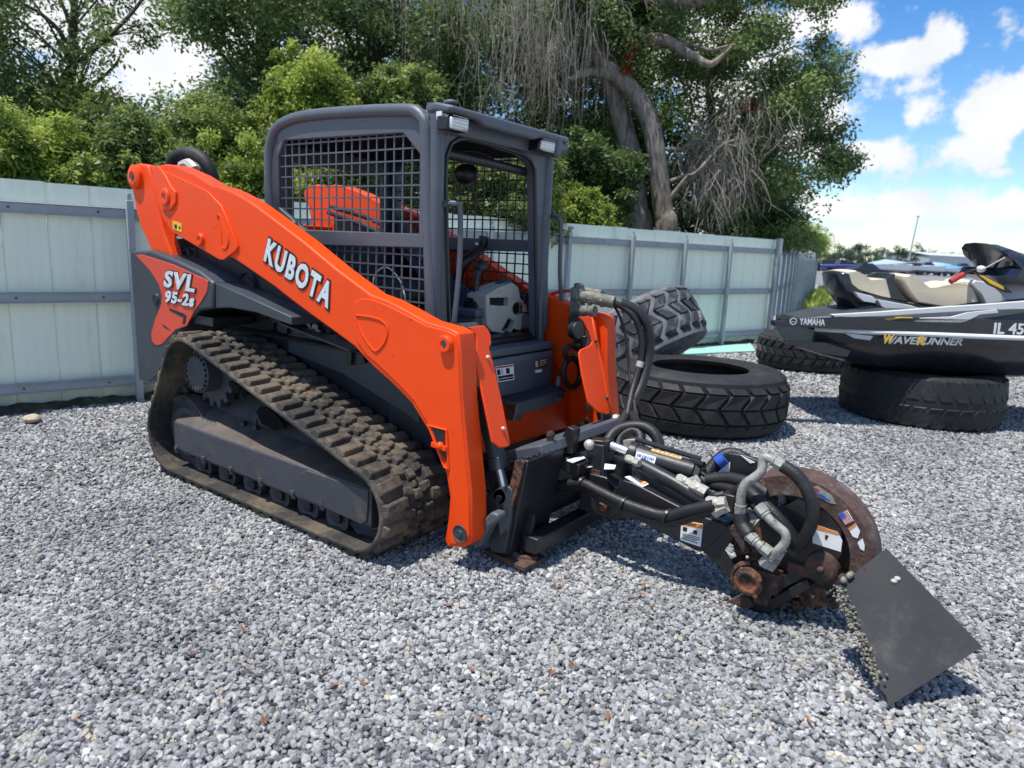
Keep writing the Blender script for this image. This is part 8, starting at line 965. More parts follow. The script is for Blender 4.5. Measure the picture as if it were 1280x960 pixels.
b = MB(); b.slab([(1.828,-0.165,0.429),(1.839,-0.13,0.429),(1.936,-0.13,0.411),(1.922,-0.165,0.402)], (0, 0, .004)); sk = b.build('sticker', M['white'], bo); b = MB(); b.slab([Vector(p) + Vector((0, 0, .004)) for p in [(1.899,-0.155,0.412),(1.913,-0.135,0.42),(1.93,-0.135,0.416),(1.916,-0.155,0.406)]], (0, 0, .001)); b.build('sticker_print', M['warn'], sk)
# cutter wheel
WX, WY, WZ, WR = 2.60, -.07, .305, .275
b = MB(); b.lathe((WX, WY - .02, WZ), (0, 1, 0), [(0, 0), (0, .07), (.004, .08), (.004, WR), (.034, WR), (.034, 0)], 48); cw = b.build('cutter_wheel', M['blackrust'], SG, bevel=.003)
for k in range(22):
    a = 2 * math.pi * k / 22; c_ = Vector((WX + (WR - .01) * math.cos(a), WY - .03 if k % 2 else WY + .02, WZ + (WR - .01) * math.sin(a))); b = MB(); rot = Matrix.Rotation(-a, 3, 'Y'); b.box(c_, (.05, .035, .03), rot); b.cyl(c_ + Vector((0, -.03, 0)), c_, .011, 8); t_ = b.build('tooth', M['rust'], cw, bevel=.004)
b = MB(); [b.sphere((WX + .225 * math.cos(a), WY - .022, WZ + .225 * math.sin(a)), .009, 8) for a in [2 * math.pi * k / 22 for k in range(22)]]; b.build('tooth_bolt', M['zinc'], cw)
# wheel guard: curved band with a flat side cheek
b = MB(); A0, A1 = R_(-12), R_(118); n = 30; Y_a, Y_b = WY - .075, WY + .03
ring = lambda r, y, t: (WX + r * math.cos(t), y, WZ + r * math.sin(t) * 1.0)
secs = []
for i in range(n + 1):
    t = A0 + (A1 - A0) * i / n; ro = .318; rin = .225
    secs.append([ring(ro, Y_b, t), ring(ro, Y_a - .01, t), ring(ro - .012, Y_a - .02, t), ring(rin, Y_a - .02, t), ring(rin, Y_a - .014, t), ring(ro - .014, Y_a - .012, t), ring(ro - .007, Y_a, t), ring(ro - .007, Y_b, t)])
b.loft(secs); wg = b.build('wheel_guard', M['guardrust'], SG, bevel=.002)
YS = Y_a - .0215
def gquad(m, name, pts, d=.0, par=None):
    b = MB(); b.prism('y', pts, YS - .0015 - d, YS - d); return b.build(name, m, par or wg)
b = MB(); b.prism('y', [(2.608,0.525),(2.722,0.494),(2.776,0.442),(2.794,0.346),(2.737,0.225),(2.651,0.162),(2.514,0.224),(2.462,0.388)], -.1655, -.150); b.build('cheek_plate', M['black'], wg)
st = gquad(M['white'], 'sticker', [(2.674,0.436),(2.767,0.428),(2.788,0.398),(2.788,0.351),(2.725,0.354),(2.681,0.357)]); gquad(M['warn'], 'sticker_header', [(2.676,0.436),(2.767,0.428),(2.774,0.417),(2.676,0.419)], .0016, st); gquad(M['ink'], 'sticker_print', [(2.725,0.406),(2.737,0.403),(2.731,0.384),(2.724,0.389)], .0016, st)
fl = gquad(M['white'], 'flag_sticker', [(2.761,0.5),(2.79,0.526),(2.817,0.489),(2.789,0.464)])
q = [Vector((x, 0, z)) for x, z in [(2.761,0.5),(2.79,0.526),(2.818,0.49),(2.789,0.465)]]
fg = lambda u, v: (lambda p: (p.x, p.z))(q[0].lerp(q[1], u).lerp(q[3].lerp(q[2], u), v))
for k in range(5): gquad(M['redink'], 'stripe', [fg(k * .2 + .02, 0), fg(k * .2 + .1, 0), fg(k * .2 + .1, 1), fg(k * .2 + .02, 1)], .0016, fl)
gquad(M['blueink'], 'canton', [fg(0, 0), fg(.55, 0), fg(.55, .45), fg(0, .45)], .0028, fl)
st = gquad(M['white'], 'sticker', [(2.802,0.452),(2.824,0.481),(2.845,0.454),(2.84,0.423),(2.823,0.425)]); gquad(M['warn'], 'sticker_header', [(2.802,0.452),(2.824,0.481),(2.829,0.473),(2.808,0.447)], .0016, st)
gquad(M['white'], 'sticker', [(2.842,0.407),(2.857,0.428),(2.868,0.402),(2.869,0.379),(2.854,0.384)])
st = gquad(M['greyfit'], 'worn_decal', [(2.643,0.579),(2.672,0.596),(2.729,0.568),(2.747,0.539),(2.727,0.537),(2.671,0.553)]); gquad(M['blueink'], 'sticker_print', [(2.663,0.567),(2.7,0.563),(2.726,0.547),(2.701,0.55)], .0016, st); gquad(M['redink'], 'sticker_print', [(2.646,0.58),(2.664,0.588),(2.683,0.576),(2.663,0.571)], .0016, st)
b = MB(); b.lathe((WX + .13, -.20, WZ - .035), (0, 1, 0), [(0, 0), (0, .02), (.003, .05), (.01, .062), (.05, .066), (.06, .03)], 22); b.sphere((WX + .13, -.205, WZ - .035), .015, 8); bh = b.build('bearing_housing', M['rust'], SG); b = MB(); b.bar((WX + .0, -.17, WZ - .07), (WX + .24, -.16, WZ - .07), .045, .045); b.build('bearing_arm', M['rust'], bh, bevel=.006)
# hydraulic motor
mo = [(2.485,-0.24,0.168)][0]; b = MB(); b.lathe((mo[0], -.30, mo[2]), (0, 1, 0), [(0, 0), (0, .03), (-.012, .034), (-.012, .045), (.0, .06), (.05, .062), (.05, .072), (.075, .072), (.075, .055), (.14, .05)], 20); b.box((mo[0] + .06, -.24, mo[2] + .01), (.10, .07, .09)); b.box((mo[0] + .05, -.25, mo[2] - .06), (.06, .05, .06)); hm = b.build('hydraulic_motor', M['orust'], SG, bevel=.005)
b = MB(); [b.cyl((mo[0] + .055 * math.cos(a), -.31, mo[2] + .055 * math.sin(a)), (mo[0] + .055 * math.cos(a), -.29, mo[2] + .055 * math.sin(a)), .011, 6) for a in (.6, 2.2, 3.8, 5.4)]; b.tube([(mo[0] - .07 * math.cos(t), -.27, mo[2] + .07 * math.sin(t)) for t in [-.9 + .3 * k for k in range(9)]], .014, 6); b.build('bolt', M['blackrust'], hm)
b = MB(); b.prism('y', [(2.43,0.053),(2.468,0.055),(2.492,0.023),(2.454,-0.012),(2.405,-0.008),(2.363,-0.015),(2.389,0.013)], -.20, -.17); b.prism('y', [(2.34,0.338),(2.373,0.355),(2.453,0.252),(2.427,0.236)], -.195, -.17); b.build('torn_bracket', M['rust'], wf, bevel=.003)
b = MB(); b.bar([(2.51,-0.2,0.096)][0], [(2.661,-0.16,0.232)][0], .04, .05); b.bar([(2.661,-0.16,0.232)][0], [(2.689,-0.16,0.262)][0], .04, .05); b.build('motor_bracket', M['black'], hm, bevel=.005)
# hoses and fittings of the grinder
def hose(pts, r, m='hose', seg=10, parent=SG, name='hose', smooth=6, ribs=0):
    b = MB(); b.tube(pts, r, seg, smooth=smooth); o = b.build(name, M[m], parent); return o
def fitting(pts, r, parent=SG, m='greyfit', smooth=5):
    b = MB(); P_ = [Vector(p) for p in pts]; b.tube(P_, r, 10, smooth=smooth)
    for a, c in ((P_[0], P_[1]), (P_[-1], P_[-2])):
        d = (c - a).normalized(); b.cyl(a - d * .006, a + d * .03, r * 1.35, 6); b.cyl(a + d * .034, a + d * .042, r * 1.25, 10)
    return b.build('hose_fitting', M[m], parent)
hose([(1.197,-0.211,0.45),(1.507,-0.22,0.328),(1.635,-0.23,0.37),(1.721,-0.24,0.362),(1.843,-0.25,0.344),(1.958,-0.25,0.332),(2.079,-0.24,0.331),(2.168,-0.23,0.375),(2.282,-0.22,0.428)][1:], .024)
hose([(1.438,-0.18,0.263),(1.595,-0.2,0.345),(1.73,-0.23,0.33),(1.874,-0.24,0.307),(2.012,-0.23,0.287),(2.122,-0.22,0.307),(2.223,-0.21,0.366),(2.305,-0.2,0.41)], .021)
b = MB(); [b.lathe(p, (1, -.1, -.25), [(-.006, .036), (.006, .036)], 12) for p in [(1.877,-0.25,0.334),(2.087,-0.24,0.33),(1.635,-0.23,0.37)]]; b.build('hose_tie', M['ink'], SG)
# loops of thick hose behind the cylinder
hose([(1.598,0.05,0.498),(1.606,0.12,0.554),(1.656,0.18,0.583),(1.737,0.2,0.59),(1.802,0.2,0.556),(1.835,0.18,0.495),(1.852,0.12,0.436)], .029)
hose([(1.643,0.1,0.471),(1.635,0.14,0.53),(1.676,0.18,0.565),(1.723,0.18,0.549),(1.748,0.14,0.494)], .027)
hose([(1.66,0.3,0.575),(1.569,0.3,0.531),(1.511,0.25,0.489),(1.522,0.15,0.444)], .03)
b = MB(); b.prism('y', [(1.62, .42), (1.80, .42), (1.74, .54), (1.66, .52)], .12, .16); b.build('shield', M['zinc'], SG)
fitting([(1.824,-0.14,0.516),(1.855,-0.15,0.514),(1.889,-0.16,0.512)], .014, m='zinc'); fitting([(2.077,-0.12,0.473),(2.113,-0.13,0.469),(2.144,-0.13,0.461)], .016, m='zinc'); fitting([(2.129,-0.12,0.455),(2.146,-0.11,0.472),(2.156,-0.1,0.479)], .018); fitting([(2.152,-0.14,0.462),(2.186,-0.15,0.458),(2.213,-0.15,0.45)], .02, m='zinc')
fitting([(2.253,-0.2,0.426),(2.292,-0.2,0.432),(2.325,-0.2,0.445)], .021, m='zinc'); fitting([(2.285,-0.2,0.391),(2.305,-0.2,0.41),(2.331,-0.2,0.428)], .02, m='zinc'); hose([(2.209,-0.14,0.446),(2.243,-0.12,0.431),(2.282,-0.1,0.443)], .018)
b = MB(); b.box([(2.332,-0.16,0.439)][0], (.06, .07, .08)); b.cyl(*[(2.29,-0.12,0.436),(2.349,-0.12,0.451)], .03, 8); b.build('manifold', M['black'], SG, bevel=.006)
fitting([(2.416,-0.27,0.439),(2.412,-0.28,0.51),(2.422,-0.28,0.567),(2.456,-0.27,0.606),(2.476,-0.26,0.635),(2.474,-0.25,0.68),(2.492,-0.25,0.69),(2.55,-0.25,0.67)], .019)
hose([(2.55,-0.25,0.67),(2.608,-0.25,0.644),(2.653,-0.25,0.596),(2.682,-0.25,0.531),(2.68,-0.24,0.449),(2.651,-0.22,0.374),(2.625,-0.2,0.332)], .026)
hose([(2.272,-0.1,0.359),(2.371,-0.16,0.503),(2.472,-0.22,0.495),(2.564,-0.24,0.443),(2.619,-0.22,0.378),(2.643,-0.2,0.338)], .026)
fitting([(2.494,-0.3,0.496),(2.536,-0.31,0.466),(2.572,-0.31,0.443),(2.605,-0.31,0.422),(2.612,-0.31,0.388),(2.587,-0.31,0.34),(2.539,-0.3,0.27)], .018)
fitting([(2.467,-0.3,0.369),(2.511,-0.31,0.347),(2.554,-0.31,0.326)], .018); fitting([(2.586,-0.27,0.33),(2.569,-0.27,0.283),(2.554,-0.27,0.251)], .019)
hose([(2.416,-0.27,0.439),(2.43,-0.28,0.397),(2.467,-0.3,0.369)], .032); fitting([(2.435,-0.22,0.416),(2.455,-0.22,0.407)], .026)
fitting([(2.489,-0.12,0.536),(2.521,-0.12,0.516),(2.534,-0.12,0.484),(2.522,-0.12,0.446)], .016)
hose([(2.153,0.02,0.48),(2.168,0.05,0.523),(2.205,0.08,0.571),(2.25,0.1,0.581),(2.304,0.1,0.565)], .026); b = MB(); q = [(2.189,0.04,0.538),(2.217,0.05,0.565)]; b.cyl(*q, .03, 12); b.build('hose_tag', M['blueink'], SG)
b = MB(); b.prism('y', [(2.164,0.528),(2.226,0.588),(2.3,0.592),(2.373,0.582),(2.396,0.475),(2.313,0.47),(2.183,0.454)], .06, .09); sh = b.build('hose_shield', M['black'], SG, bevel=.006); b = MB(); b.prism('y', [(2.188,0.487),(2.242,0.55),(2.244,0.496)], .055, .059); b.prism('y', [(2.286,0.59),(2.316,0.581),(2.353,0.571),(2.333,0.562)], .055, .059); b.build('sticker', M['white'], sh)
hose([(2.171,-0.02,0.463),(2.265,-0.02,0.493),(2.385,-0.06,0.503),(2.486,-0.1,0.481),(2.562,-0.12,0.442)], .03)
hose([(2.109,0.0,0.463),(2.195,-0.02,0.446),(2.301,-0.06,0.46),(2.409,-0.12,0.466)], .024)
# supply hoses from the loader's couplers down to the grinder
hose([(1.231,0.56,1.232),(1.299,0.58,1.168),(1.354,0.6,1.065),(1.396,0.6,0.94),(1.431,0.58,0.797),(1.513,0.5,0.652),(1.586,0.4,0.571)], .009, seg=8)
hose([(1.32,0.55,1.18),(1.367,0.58,1.155),(1.428,0.6,1.105),(1.466,0.62,1.011),(1.48,0.62,0.911),(1.482,0.6,0.829),(1.489,0.52,0.691),(1.531,0.4,0.579)], .019)
hose([(1.345,0.58,1.181),(1.419,0.62,1.149),(1.474,0.64,1.093),(1.503,0.66,1.003),(1.508,0.66,0.887),(1.51,0.6,0.74),(1.505,0.5,0.627),(1.525,0.36,0.557),(1.548,0.25,0.518)], .029)
hose([(1.442,0.6,0.767),(1.484,0.55,0.687),(1.508,0.48,0.598),(1.622,0.34,0.561)], .024)
b = MB(); q = [(1.485,0.61,0.857),(1.483,0.6,0.825)]; b.cyl(*q, .022, 12); q = [(1.437,0.45,0.544),(1.472,0.4,0.508)]; b.cyl(*q, .028, 8); b.build('hose_collar', M['zinc'], SG)
# rubber chip flap on the front of the guard
fA, fB, fC = (Vector(p) for p in ([(2.944,-0.19,0.422)][0], [(2.821,-0.36,0.283)][0], [(3.064,-0.565,0.012)][0]))
fn = (fB - fA).cross(fC - fA).normalized()
FP = [(2.944,-0.19,0.422),(3.287,-0.311,0.209),(3.064,-0.565,0.012),(2.821,-0.36,0.283)]
FV = [Vector(p) for p in FP]; n_ = 14; b = MB(); th = fn * (.012 if fn.y > 0 else -.012); rd = random.Random(12); vs = []
for i in range(n_ + 1):
    for j in range(n_ + 1):
        u, v = i / n_, j / n_; p = FV[0].lerp(FV[1], u).lerp(FV[3].lerp(FV[2], u), v)
        if j == n_ and 0 < i < n_: p += (FV[3] - FV[0]).normalized() * rd.uniform(-.012, .008)
        p += fn * (.010 * math.sin(u * 4) * math.sin(v * 5)); vs.append(p)
k = len(vs); q = lambda i, j: i * (n_ + 1) + j
fs = [(q(i, j), q(i + 1, j), q(i + 1, j + 1), q(i, j + 1)) for i in range(n_) for j in range(n_)]
bd = [(q(i, 0), q(i + 1, 0)) for i in range(n_)] + [(q(n_, j), q(n_, j + 1)) for j in range(n_)] + [(q(i, n_), q(i + 1, n_)) for i in range(n_)] + [(q(0, j), q(0, j + 1)) for j in range(n_)]
b.add(vs + [p + th for p in vs], fs + [tuple(k + x for x in reversed(f_)) for f_ in fs] + [(a, c, k + c, k + a) for a, c in bd])
M['flap'] = mat('flap_rubber', (.026, .028, .032), .7, var=.25, scale=4, bump=.15, bscale=40, dirt=(.065, .062, .058), dirt_amt=.6, dirt_scale=4, spec=.3)
fp_ = b.build('rubber_flap', M['flap'], SG)
M['mud'] = mat('dry_mud', (.20, .19, .145), .95, var=.55, scale=30, bump=.6, bscale=60)
b = MB()
for i in range(300):
    u = rd.random(); p = FV[3].lerp(FV[2], u * .80) + Vector((rd.gauss(0, .010), rd.gauss(0, .012), rd.gauss(0, .010))) + (FV[0] - FV[3]).normalized() * abs(rd.gauss(0, .008)); b.sphere(p, rd.uniform(.0025, .0065), 5, (1, 1, rd.uniform(.5, 1.2)))
for i in range(9): p = FV[3].lerp(FV[0], .12 + rd.random() * .2) + Vector((0, -.01, .01)); b.sphere(p, rd.uniform(.006, .013), 5)
b.build('caked_mud', M['mud'], fp_, angle=4)
b = MB(); 
for pt in [(2.985,-0.247,0.363),(3.015,-0.249,0.379)]: b.sphere((FV[0].lerp(FV[1], .25).lerp(FV[3].lerp(FV[2], .25), .16 + .1 * rd.random())) - th * .6, .012, 8, (1, 1, .7))
b.build('bolt', M['console'], fp_)
b = MB(); b.bar(FV[0].lerp(FV[3], .5), Vector((WX + .30, -.15, WZ)), .03, .012); b.build('flap_bar', M['rust'], fp_)


# ================================================================ LOOSE TYRES
def tyre(label, loc, r, w, rin, tread, m, rot=None, group='big loader tyres lying on the gravel', nl=30, seed=0, m2=None):
    "axis along local z, resting centre at loc; tread: chevron | block | smooth"
    t = thing('tyre', loc, label, 'tyre', group); h = w / 2
    prof = [(-h * .94, rin), (-h, rin + .05), (-h * 1.03, (rin + r) / 2), (-h * .98, r - .08), (-h * .86, r - .035), (-h * .55, r - .018), (0, r - .012), (h * .55, r - .018), (h * .86, r - .035), (h * .98, r - .08), (h * 1.03, (rin + r) / 2), (h, rin + .05), (h * .94, rin), (h * .80, rin + .02), (h * .6, r - .09), (-h * .6, r - .09), (-h * .80, rin + .02)]
    b = MB(); b.lathe((0, 0, 0), (0, 0, 1), prof, 64, closed=True); c = b.build('carcass', m2 or m, None); c.parent = t
    b = MB(); rd = random.Random(seed)
    def pt(a, z, rr): return (rr * math.cos(a), rr * math.sin(a), z)
    def zr(z): return r - .012 - .035 * min(1, abs(z) / h) ** 3 - (.05 if abs(z) > h * .9 else 0)
    def block(a0, a1, za, zb, sk, hh=.024):
        "block between angles a0,a1 and heights za,zb; sk: angle shift along z"
        am = lambda a, z: a + sk * (z - za) / (zb - za)
        bot = [pt(am(a, z), z, zr(z) - .004) for a, z in ((a0, za), (a1, za), (a1, zb), (a0, zb))]; i_ = .10 * (a1 - a0); j_ = .07 * (zb - za)
        top = [pt(am(a, z), z, zr(z) + hh) for a, z in ((a0 + i_, za + j_), (a1 - i_, za + j_), (a1 - i_, zb - j_), (a0 + i_, zb - j_))]
        b.add(bot + top, [(3, 2, 1, 0), (4, 5, 6, 7), (0, 1, 5, 4), (1, 2, 6, 5), (2, 3, 7, 6), (3, 0, 4, 7)])
    st = 2 * math.pi / nl
    if tread == 'chevron':
        for k in range(nl):
            a = k * st
            block(a, a + st * .95, -h * .98, -h * .46, st * .5); block(a + st * .5, a + st * 1.45, -h * .45, h * .03, -st * .5); block(a, a + st * .95, h * .05, h * .52, st * .5); block(a + st * .5, a + st * 1.45, h * .53, h * .98, -st * .5)
    elif tread == 'zigzag':
        for k in range(nl):
            a = k * st
            for i, (za, zb) in enumerate(((-.98, -.55), (-.55, -.15), (-.15, .3), (.3, .68), (.68, .99))):
                s = (.55 if i % 2 else -.55) * st; block(a + (.0 if i % 2 else .55 * st), a + st * .70 + (.0 if i % 2 else .55 * st), h * za, h * zb, s, .02)
    else:
        for k in range(nl):
            a = k * st; block(a, a + st * .8, -h * .96, -h * .1, st * .9, .007); block(a + st * .4, a + st * 1.2, h * .1, h * .96, -st * .9, .007)
    tr = b.build('tread', m, None); tr.parent = t
    if rot: t.rotation_euler = rot
    return t
tyre('black chevron tread tyre lying flat on the gravel beside the front of the loader', (.93, 2.94, .262), .76, .50, .42, 'chevron', M['rubber'], nl=26, seed=1)
tyre('worn dull tyre lying flat under the middle of the black watercraft', (2.44, 4.90, .245), .735, .48, .42, 'worn', M['rubber'], nl=34, seed=2)
tyre('tyre lying flat under the stern of the black watercraft', (.74, 7.20, .24), .62, .46, .36, 'zigzag', M['rubber'], nl=28, seed=3)
tn = tyre('dusty grey zigzag tread tyre leaning over the flat black tyre', [(-0.076,3.7,0.572)][0], .70, .60, .36, 'zigzag', M['grub'], nl=24, seed=4, m2=M['grubdust'])
axis_ = Vector((-.55, -.02, .80)).normalized(); tn.rotation_mode = 'QUATERNION'; tn.rotation_quaternion = axis_.to_track_quat('Z', 'Y')

# ================================================================ PERSONAL WATERCRAFT on the tyres
SB_, sa_v, sb_v = Vector((2.4, 4.85, 0)), Vector((.795, .607, 0)), Vector((.607, -.795, 0))
W3 = lambda u, v, z: SB_ + sa_v * u + sb_v * v + Vector((0, 0, z))
PW_ = thing('watercraft', (2.4, 4.85, 0), 'black personal watercraft with cream seat resting on two tyres, cut off by the right edge', 'watercraft')
M['gel'] = mat('black_gelcoat', (.016, .018, .024), .25, var=.2, coat=.3, dirt=(.05, .05, .05), dirt_amt=.35); M['gelgrey'] = mat('grey_deck', (.045, .05, .06), .5, var=.15); M['cream'] = mat('cream_vinyl', (.66, .56, .40), .5, var=.06, bump=.05); M['wht'] = mat('white_gelcoat_hull', (.66, .66, .64), .35, var=.05); M['navy'] = mat('navy_windshield', (.012, .016, .03), .18, var=.1, coat=.5); M['chrm'] = mat('silver_graphic', (.45, .46, .48), .35, metal=.3)
def sring(u, pts): return [W3(u, v, z) for v, z in pts]
# hull: sections from stern to bow (v = half width towards the camera)
def hull_sec(u, w, zr_, zb, fl): return sring(u, [(w, zr_), (w * .96, zr_ - .12), (w * fl, zb + .06), (w * fl * .55, zb), (-w * fl * .55, zb), (-w * fl, zb + .06), (-w * .96, zr_ - .12), (-w, zr_)])
b = MB(); b.loft([hull_sec(-1.27, .46, .86, .66, .8), hull_sec(-1.1, .55, .86, .60, .75), hull_sec(-.6, .58, .865, .50, .72), hull_sec(0, .60, .87, .47, .7), hull_sec(.8, .60, .87, .46, .62), hull_sec(1.4, .52, .89, .50, .5), hull_sec(1.9, .28, .95, .62, .4), hull_sec(2.12, .06, 1.02, .85, .3)]); hu = b.build('hull', M['gel'], PW_, bevel=.01)
def deck_sec(u, w, z0, z1, wt): return sring(u, [(w, z0), (w * .98, z0 + .05), (w * .8, z1 - .03), (wt, z1), (-wt, z1), (-w * .8, z1 - .03), (-w * .98, z0 + .05), (-w, z0)])
b = MB(); b.loft([deck_sec(-1.28, .47, .87, .93, .3), deck_sec(-1.0, .56, .87, 1.0, .3), deck_sec(-.62, .59, .875, 1.08, .26), deck_sec(.2, .61, .88, 1.10, .26), deck_sec(.75, .61, .885, 1.22, .3), deck_sec(1.1, .58, .89, 1.34, .28), deck_sec(1.5, .48, .91, 1.28, .2), deck_sec(1.95, .22, .98, 1.12, .08), deck_sec(2.12, .07, 1.03, 1.06, .03)]); dk = b.build('deck', M['gelgrey'], PW_, bevel=.01)
rail_pts = [W3(u, w + .012, z) for u, w, z in ((-1.28, .47, .865), (-1.0, .56, .868), (-.5, .59, .872), (.2, .61, .876), (.9, .60, .882), (1.4, .525, .90), (1.9, .29, .965), (2.12, .08, 1.03))]
b = MB(); b.tube(rail_pts, .022, 8, smooth=4); b.build('bumper_rail', M['wht'], hu); b = MB(); b.tube([W3(*(lambda d: (d.dot(sa_v), -d.dot(sb_v), p.z))(p - SB_ - Vector((0, 0, p.z)))) for p in rail_pts], .022, 8, smooth=4); b.build('bumper_rail', M['wht'], hu)
def patch(pts, v0, th, name, m, parent, bev=.004): # outline on the plane v0 (u, z)
    b = MB(); b.slab([W3(u, v0, z) for u, z in pts], -sb_v * th); return b.build(name, m, parent, bevel=bev)
def seat_loft(pts, name, m, w=.2, parent=PW_):
    "pad traced in side view and crowned across"
    b = MB(); n = len(pts); cu = sum(p[0] for p in pts) / n; cz = sum(p[1] for p in pts) / n; rings = []
    for v, k in ((w, .9), (w * .9, .97), (w * .5, 1.0), (0, 1.02), (-w * .5, 1.0), (-w * .9, .97), (-w, .9)): rings.append([W3(cu + (u - cu) * k, v, cz + (z - cz) * k) for u, z in pts])
    b.loft(rings); return b.build(name, m, parent, angle=50)
seat_loft([(-0.941,1.329),(-0.933,1.385),(-0.843,1.401),(-0.754,1.367),(-0.685,1.317),(-0.526,1.336),(-0.466,1.342),(-0.404,1.14),(-0.539,1.157),(-0.787,1.214),(-0.887,1.271)], 'rear_seat', M['cream'])
seat_loft([(-0.402,1.323),(-0.401,1.368),(-0.342,1.386),(-0.234,1.338),(-0.131,1.27),(-0.055,1.277),(0.138,1.332),(0.239,1.329),(0.318,1.271),(0.385,1.152),(0.085,1.085),(-0.224,1.125),(-0.327,1.235)], 'front_seat', M['cream'])
seat_loft([(-0.556,1.338),(-0.501,1.377),(-0.473,1.386),(-0.476,1.312),(-0.401,1.211),(-0.296,1.119),(-0.473,1.141)], 'seat_strap', M['gel'], .207)
seat_loft([(-1.0,1.364),(-0.956,1.381),(-0.912,1.285),(-0.785,1.199),(-0.404,1.132),(-0.214,1.11),(0.087,1.078),(0.403,1.138),(0.461,1.071),(-0.087,0.993),(-0.793,1.039),(-0.958,1.222)], 'seat_base', M['gel'], .21)
patch([(-0.87,1.204),(-0.709,1.174),(-0.66,1.14),(-0.67,1.11),(-0.775,1.12),(-0.834,1.161)], .30, .05, 'side_panel', M['wht'], PW_); patch([(-0.664,1.148),(-0.337,1.104),(-0.258,1.078),(-0.538,1.051),(-0.617,1.084)], .32, .1, 'side_panel', M['wht'], PW_)
seat_loft([(0.23,1.336),(0.272,1.36),(0.414,1.344),(0.556,1.244),(0.631,1.171),(0.438,1.116),(0.356,1.235)], 'console_cover', M['wht'], .22)
# foredeck cowl
b = MB(); b.loft([sring(u, [(w, .95), (w * .9, z - .12), (w * .5, z), (-w * .5, z), (-w * .9, z - .12), (-w, .95)]) for u, w, z in ((.62, .30, 1.24), (.85, .36, 1.40), (1.1, .38, 1.42), (1.5, .32, 1.32), (1.95, .12, 1.14))]); cw_ = b.build('front_cowl', M['wht'], PW_, bevel=.01)
patch([(0.136,1.435),(0.204,1.423),(0.435,1.319),(0.519,1.265),(0.46,1.262),(0.287,1.327)], .405, .03, 'cowl_trim', M['ink'], cw_); patch([(0.178,1.408),(0.223,1.403),(0.414,1.318),(0.435,1.283),(0.293,1.335)], .411, .01, 'gold_badge', M['yellow'], cw_)
ws_pts = [(0.284,1.709),(0.319,1.685),(0.378,1.702),(0.534,1.649),(0.729,1.515),(0.844,1.437),(0.888,1.408),(0.753,1.38),(0.577,1.402),(0.468,1.45),(0.417,1.569),(0.348,1.649)]
b = MB(); rings = []
for v, k, dz in ((.32, .0, -.06), (.28, .5, -.01), (.16, .9, 0), (0, 1, .0), (-.16, .9, 0), (-.28, .5, -.01), (-.32, .0, -.06)): rings.append([W3(u + .07 + (1 - k) * .12, v, 1.40 + (z - 1.40) * (.72 + .28 * k) + dz * .5) for u, z in ws_pts])
b.loft(rings); wsd = b.build('windshield', M['navy'], PW_, bevel=.004, angle=45)
seat_loft([(0.493,1.407),(0.532,1.482),(0.777,1.419),(0.9,1.373),(0.912,1.314),(0.676,1.356)], 'mirror_pod', M['navy'], .42)
b = MB(); h0 = [(2.767,4.6,1.457)][0]; hp = [Vector(p) for p in (lambda q: [(q[0] + 0, 0, 0)])((0, 0))]; g0 = W3(*(lambda p: (p[0], .34, p[1]))([(-0.029,1.338)][0])); g1 = W3(*(lambda p: (p[0], .32, p[1]))([(0.09,1.408)][0])); g2 = W3(*(lambda p: (p[0], .12, p[1]))([(0.346,1.464)][0])); b.tube([g1, g2, W3(.62, 0, 1.46), W3(.55, -.35, 1.42)], .016, 8, smooth=3); hb_ = b.build('handlebar', M['ink'], PW_); b = MB(); b.tube([g0, g1], .026, 10); b.build('grip', M['redp'], hb_); b = MB(); b.sphere(g2 + sb_v * .05, .04, 12, (1, 1, .8)); b.build('switch_housing', M['wht'], hb_)
b = MB(); b.tube([W3(*(p[0], .3, p[1])) for p in [(0.286,1.467),(0.459,1.576)]], .006, 6); b.build('antenna', M['zinc'], PW_)
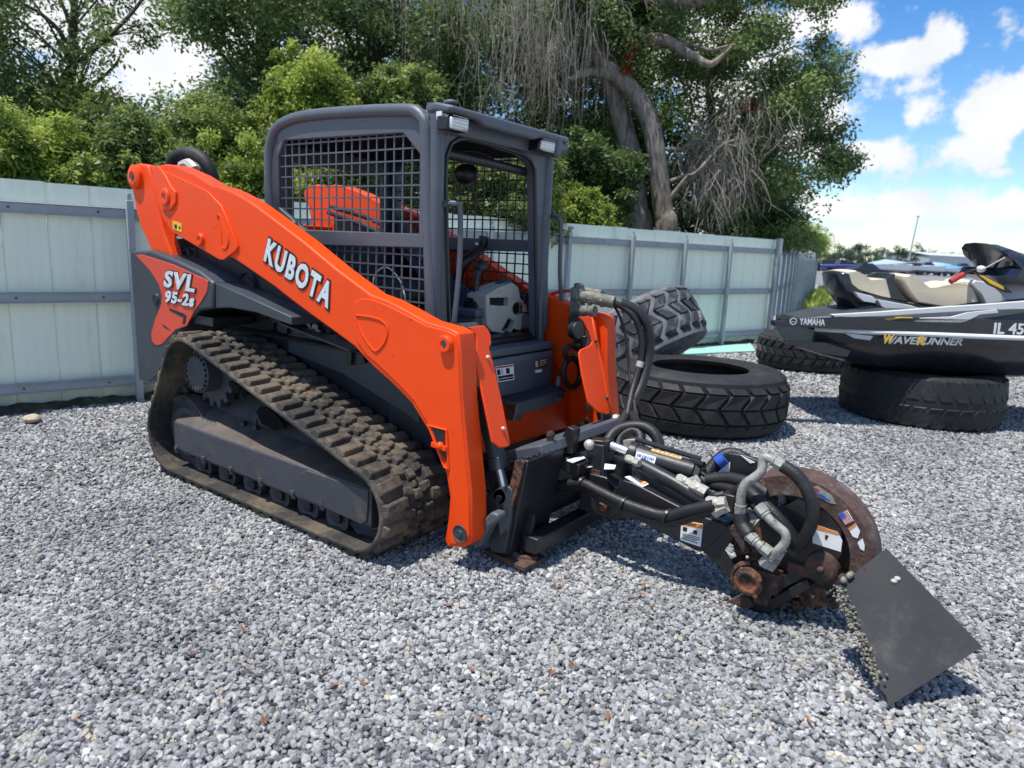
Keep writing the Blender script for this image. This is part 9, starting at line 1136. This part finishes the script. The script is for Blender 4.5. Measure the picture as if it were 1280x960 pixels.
# stripes and lettering on the side
YF = .622
def on_side(pts, name, m, parent, v=YF, th=.02): return patch(pts, v, th, name, m, parent, .002)
on_side([(-1.197,1.008),(-0.774,1.051),(-0.213,1.119),(0.207,1.165),(0.558,1.209),(0.571,1.139),(0.145,1.113),(-0.418,1.053),(-0.769,1.016),(-1.158,0.985)], 'deck_stripe', M['wht'], dk, .60, .06)
on_side([(-0.735,0.994),(-0.596,1.014),(-0.482,1.016),(-0.476,0.981),(-0.683,0.975)], 'gold_stripe', M['yellow'], dk, .612, .03); on_side([(-0.473,1.009),(-0.135,1.038),(0.001,1.083),(0.252,1.119),(0.272,1.092),(0.11,1.07),(-0.007,1.001),(-0.089,0.98),(-0.462,0.981)], 'white_stripe', M['wht'], dk, .612, .03)
on_side([(-1.061,0.85),(-0.801,0.837),(-0.824,0.796),(-0.969,0.808)], 'silver_stripe', M['chrm'], hu, .598, .03); on_side([(-1.616,0.763),(-1.227,0.758),(-0.988,0.696),(-1.008,0.638),(-1.287,0.669),(-1.547,0.73)], 'sponson', M['gel'], hu, .60, .05)
def ski_text(body, a, c, h, v, m, parent, **k):
    p0 = W3(a[0], v, a[1]); p1 = W3(c[0], v, c[1]); return place_text('lettering', body, p0, (p1 - p0), (0, 0, 1), (p1 - p0).length, h, m, parent, **k)
def fixp(o): o.matrix_parent_inverse = Matrix.Identity(4)
q = [(-1.463,0.911),(-1.255,0.91),(-0.72,0.776),(-0.015,0.789),(0.254,0.905),(0.687,0.91)]
M['wprint'] = M['white']
on_side([(-1.7,0.928),(-1.134,0.996),(0.692,1.041),(0.72,0.892),(-1.695,0.886)], 'gunwale', M['gel'], dk, .612, .10)
ski_text('YAMAHA', (q[0][0] - .02, q[0][1]), q[1], .055, .6135, M['white'], dk, bold=.02, extrude=.002)
b = MB(); b.lathe(W3(q[0][0] - .075, .6135, q[0][1] + .026), tuple(sb_v), [(0, .024), (0, .032), (.002, .032), (.002, .024)], 20, closed=True); [b.bar(W3(q[0][0] - .075, .615, q[0][1] + .026), W3(q[0][0] - .075 + .026 * math.sin(a), .615, q[0][1] + .026 + .026 * math.cos(a)), .004, .003) for a in (0, 2.094, 4.189)]; b.build('emblem', M['white'], dk)
ski_text('WAVERUNNER', q[2], q[3], .066, YF + .004, M['chrm'], hu, bold=.03, extrude=.002, shear=.25)
wl = (q[3][0] - q[2][0]); ski_text('W', q[2], (q[2][0] + wl * .13, q[2][1]), .085, YF + .007, M['yellow'], hu, bold=.03, extrude=.002, shear=.25); ski_text('R', (q[2][0] + wl * .42, q[2][1]), (q[2][0] + wl * .52, q[2][1]), .08, YF + .007, M['yellow'], hu, bold=.03, extrude=.002, shear=.25)
ski_text('IL 4580', q[4], (q[5][0] - .02, q[5][1]), .10, .6135, M['white'], dk, bold=.02, extrude=.002)
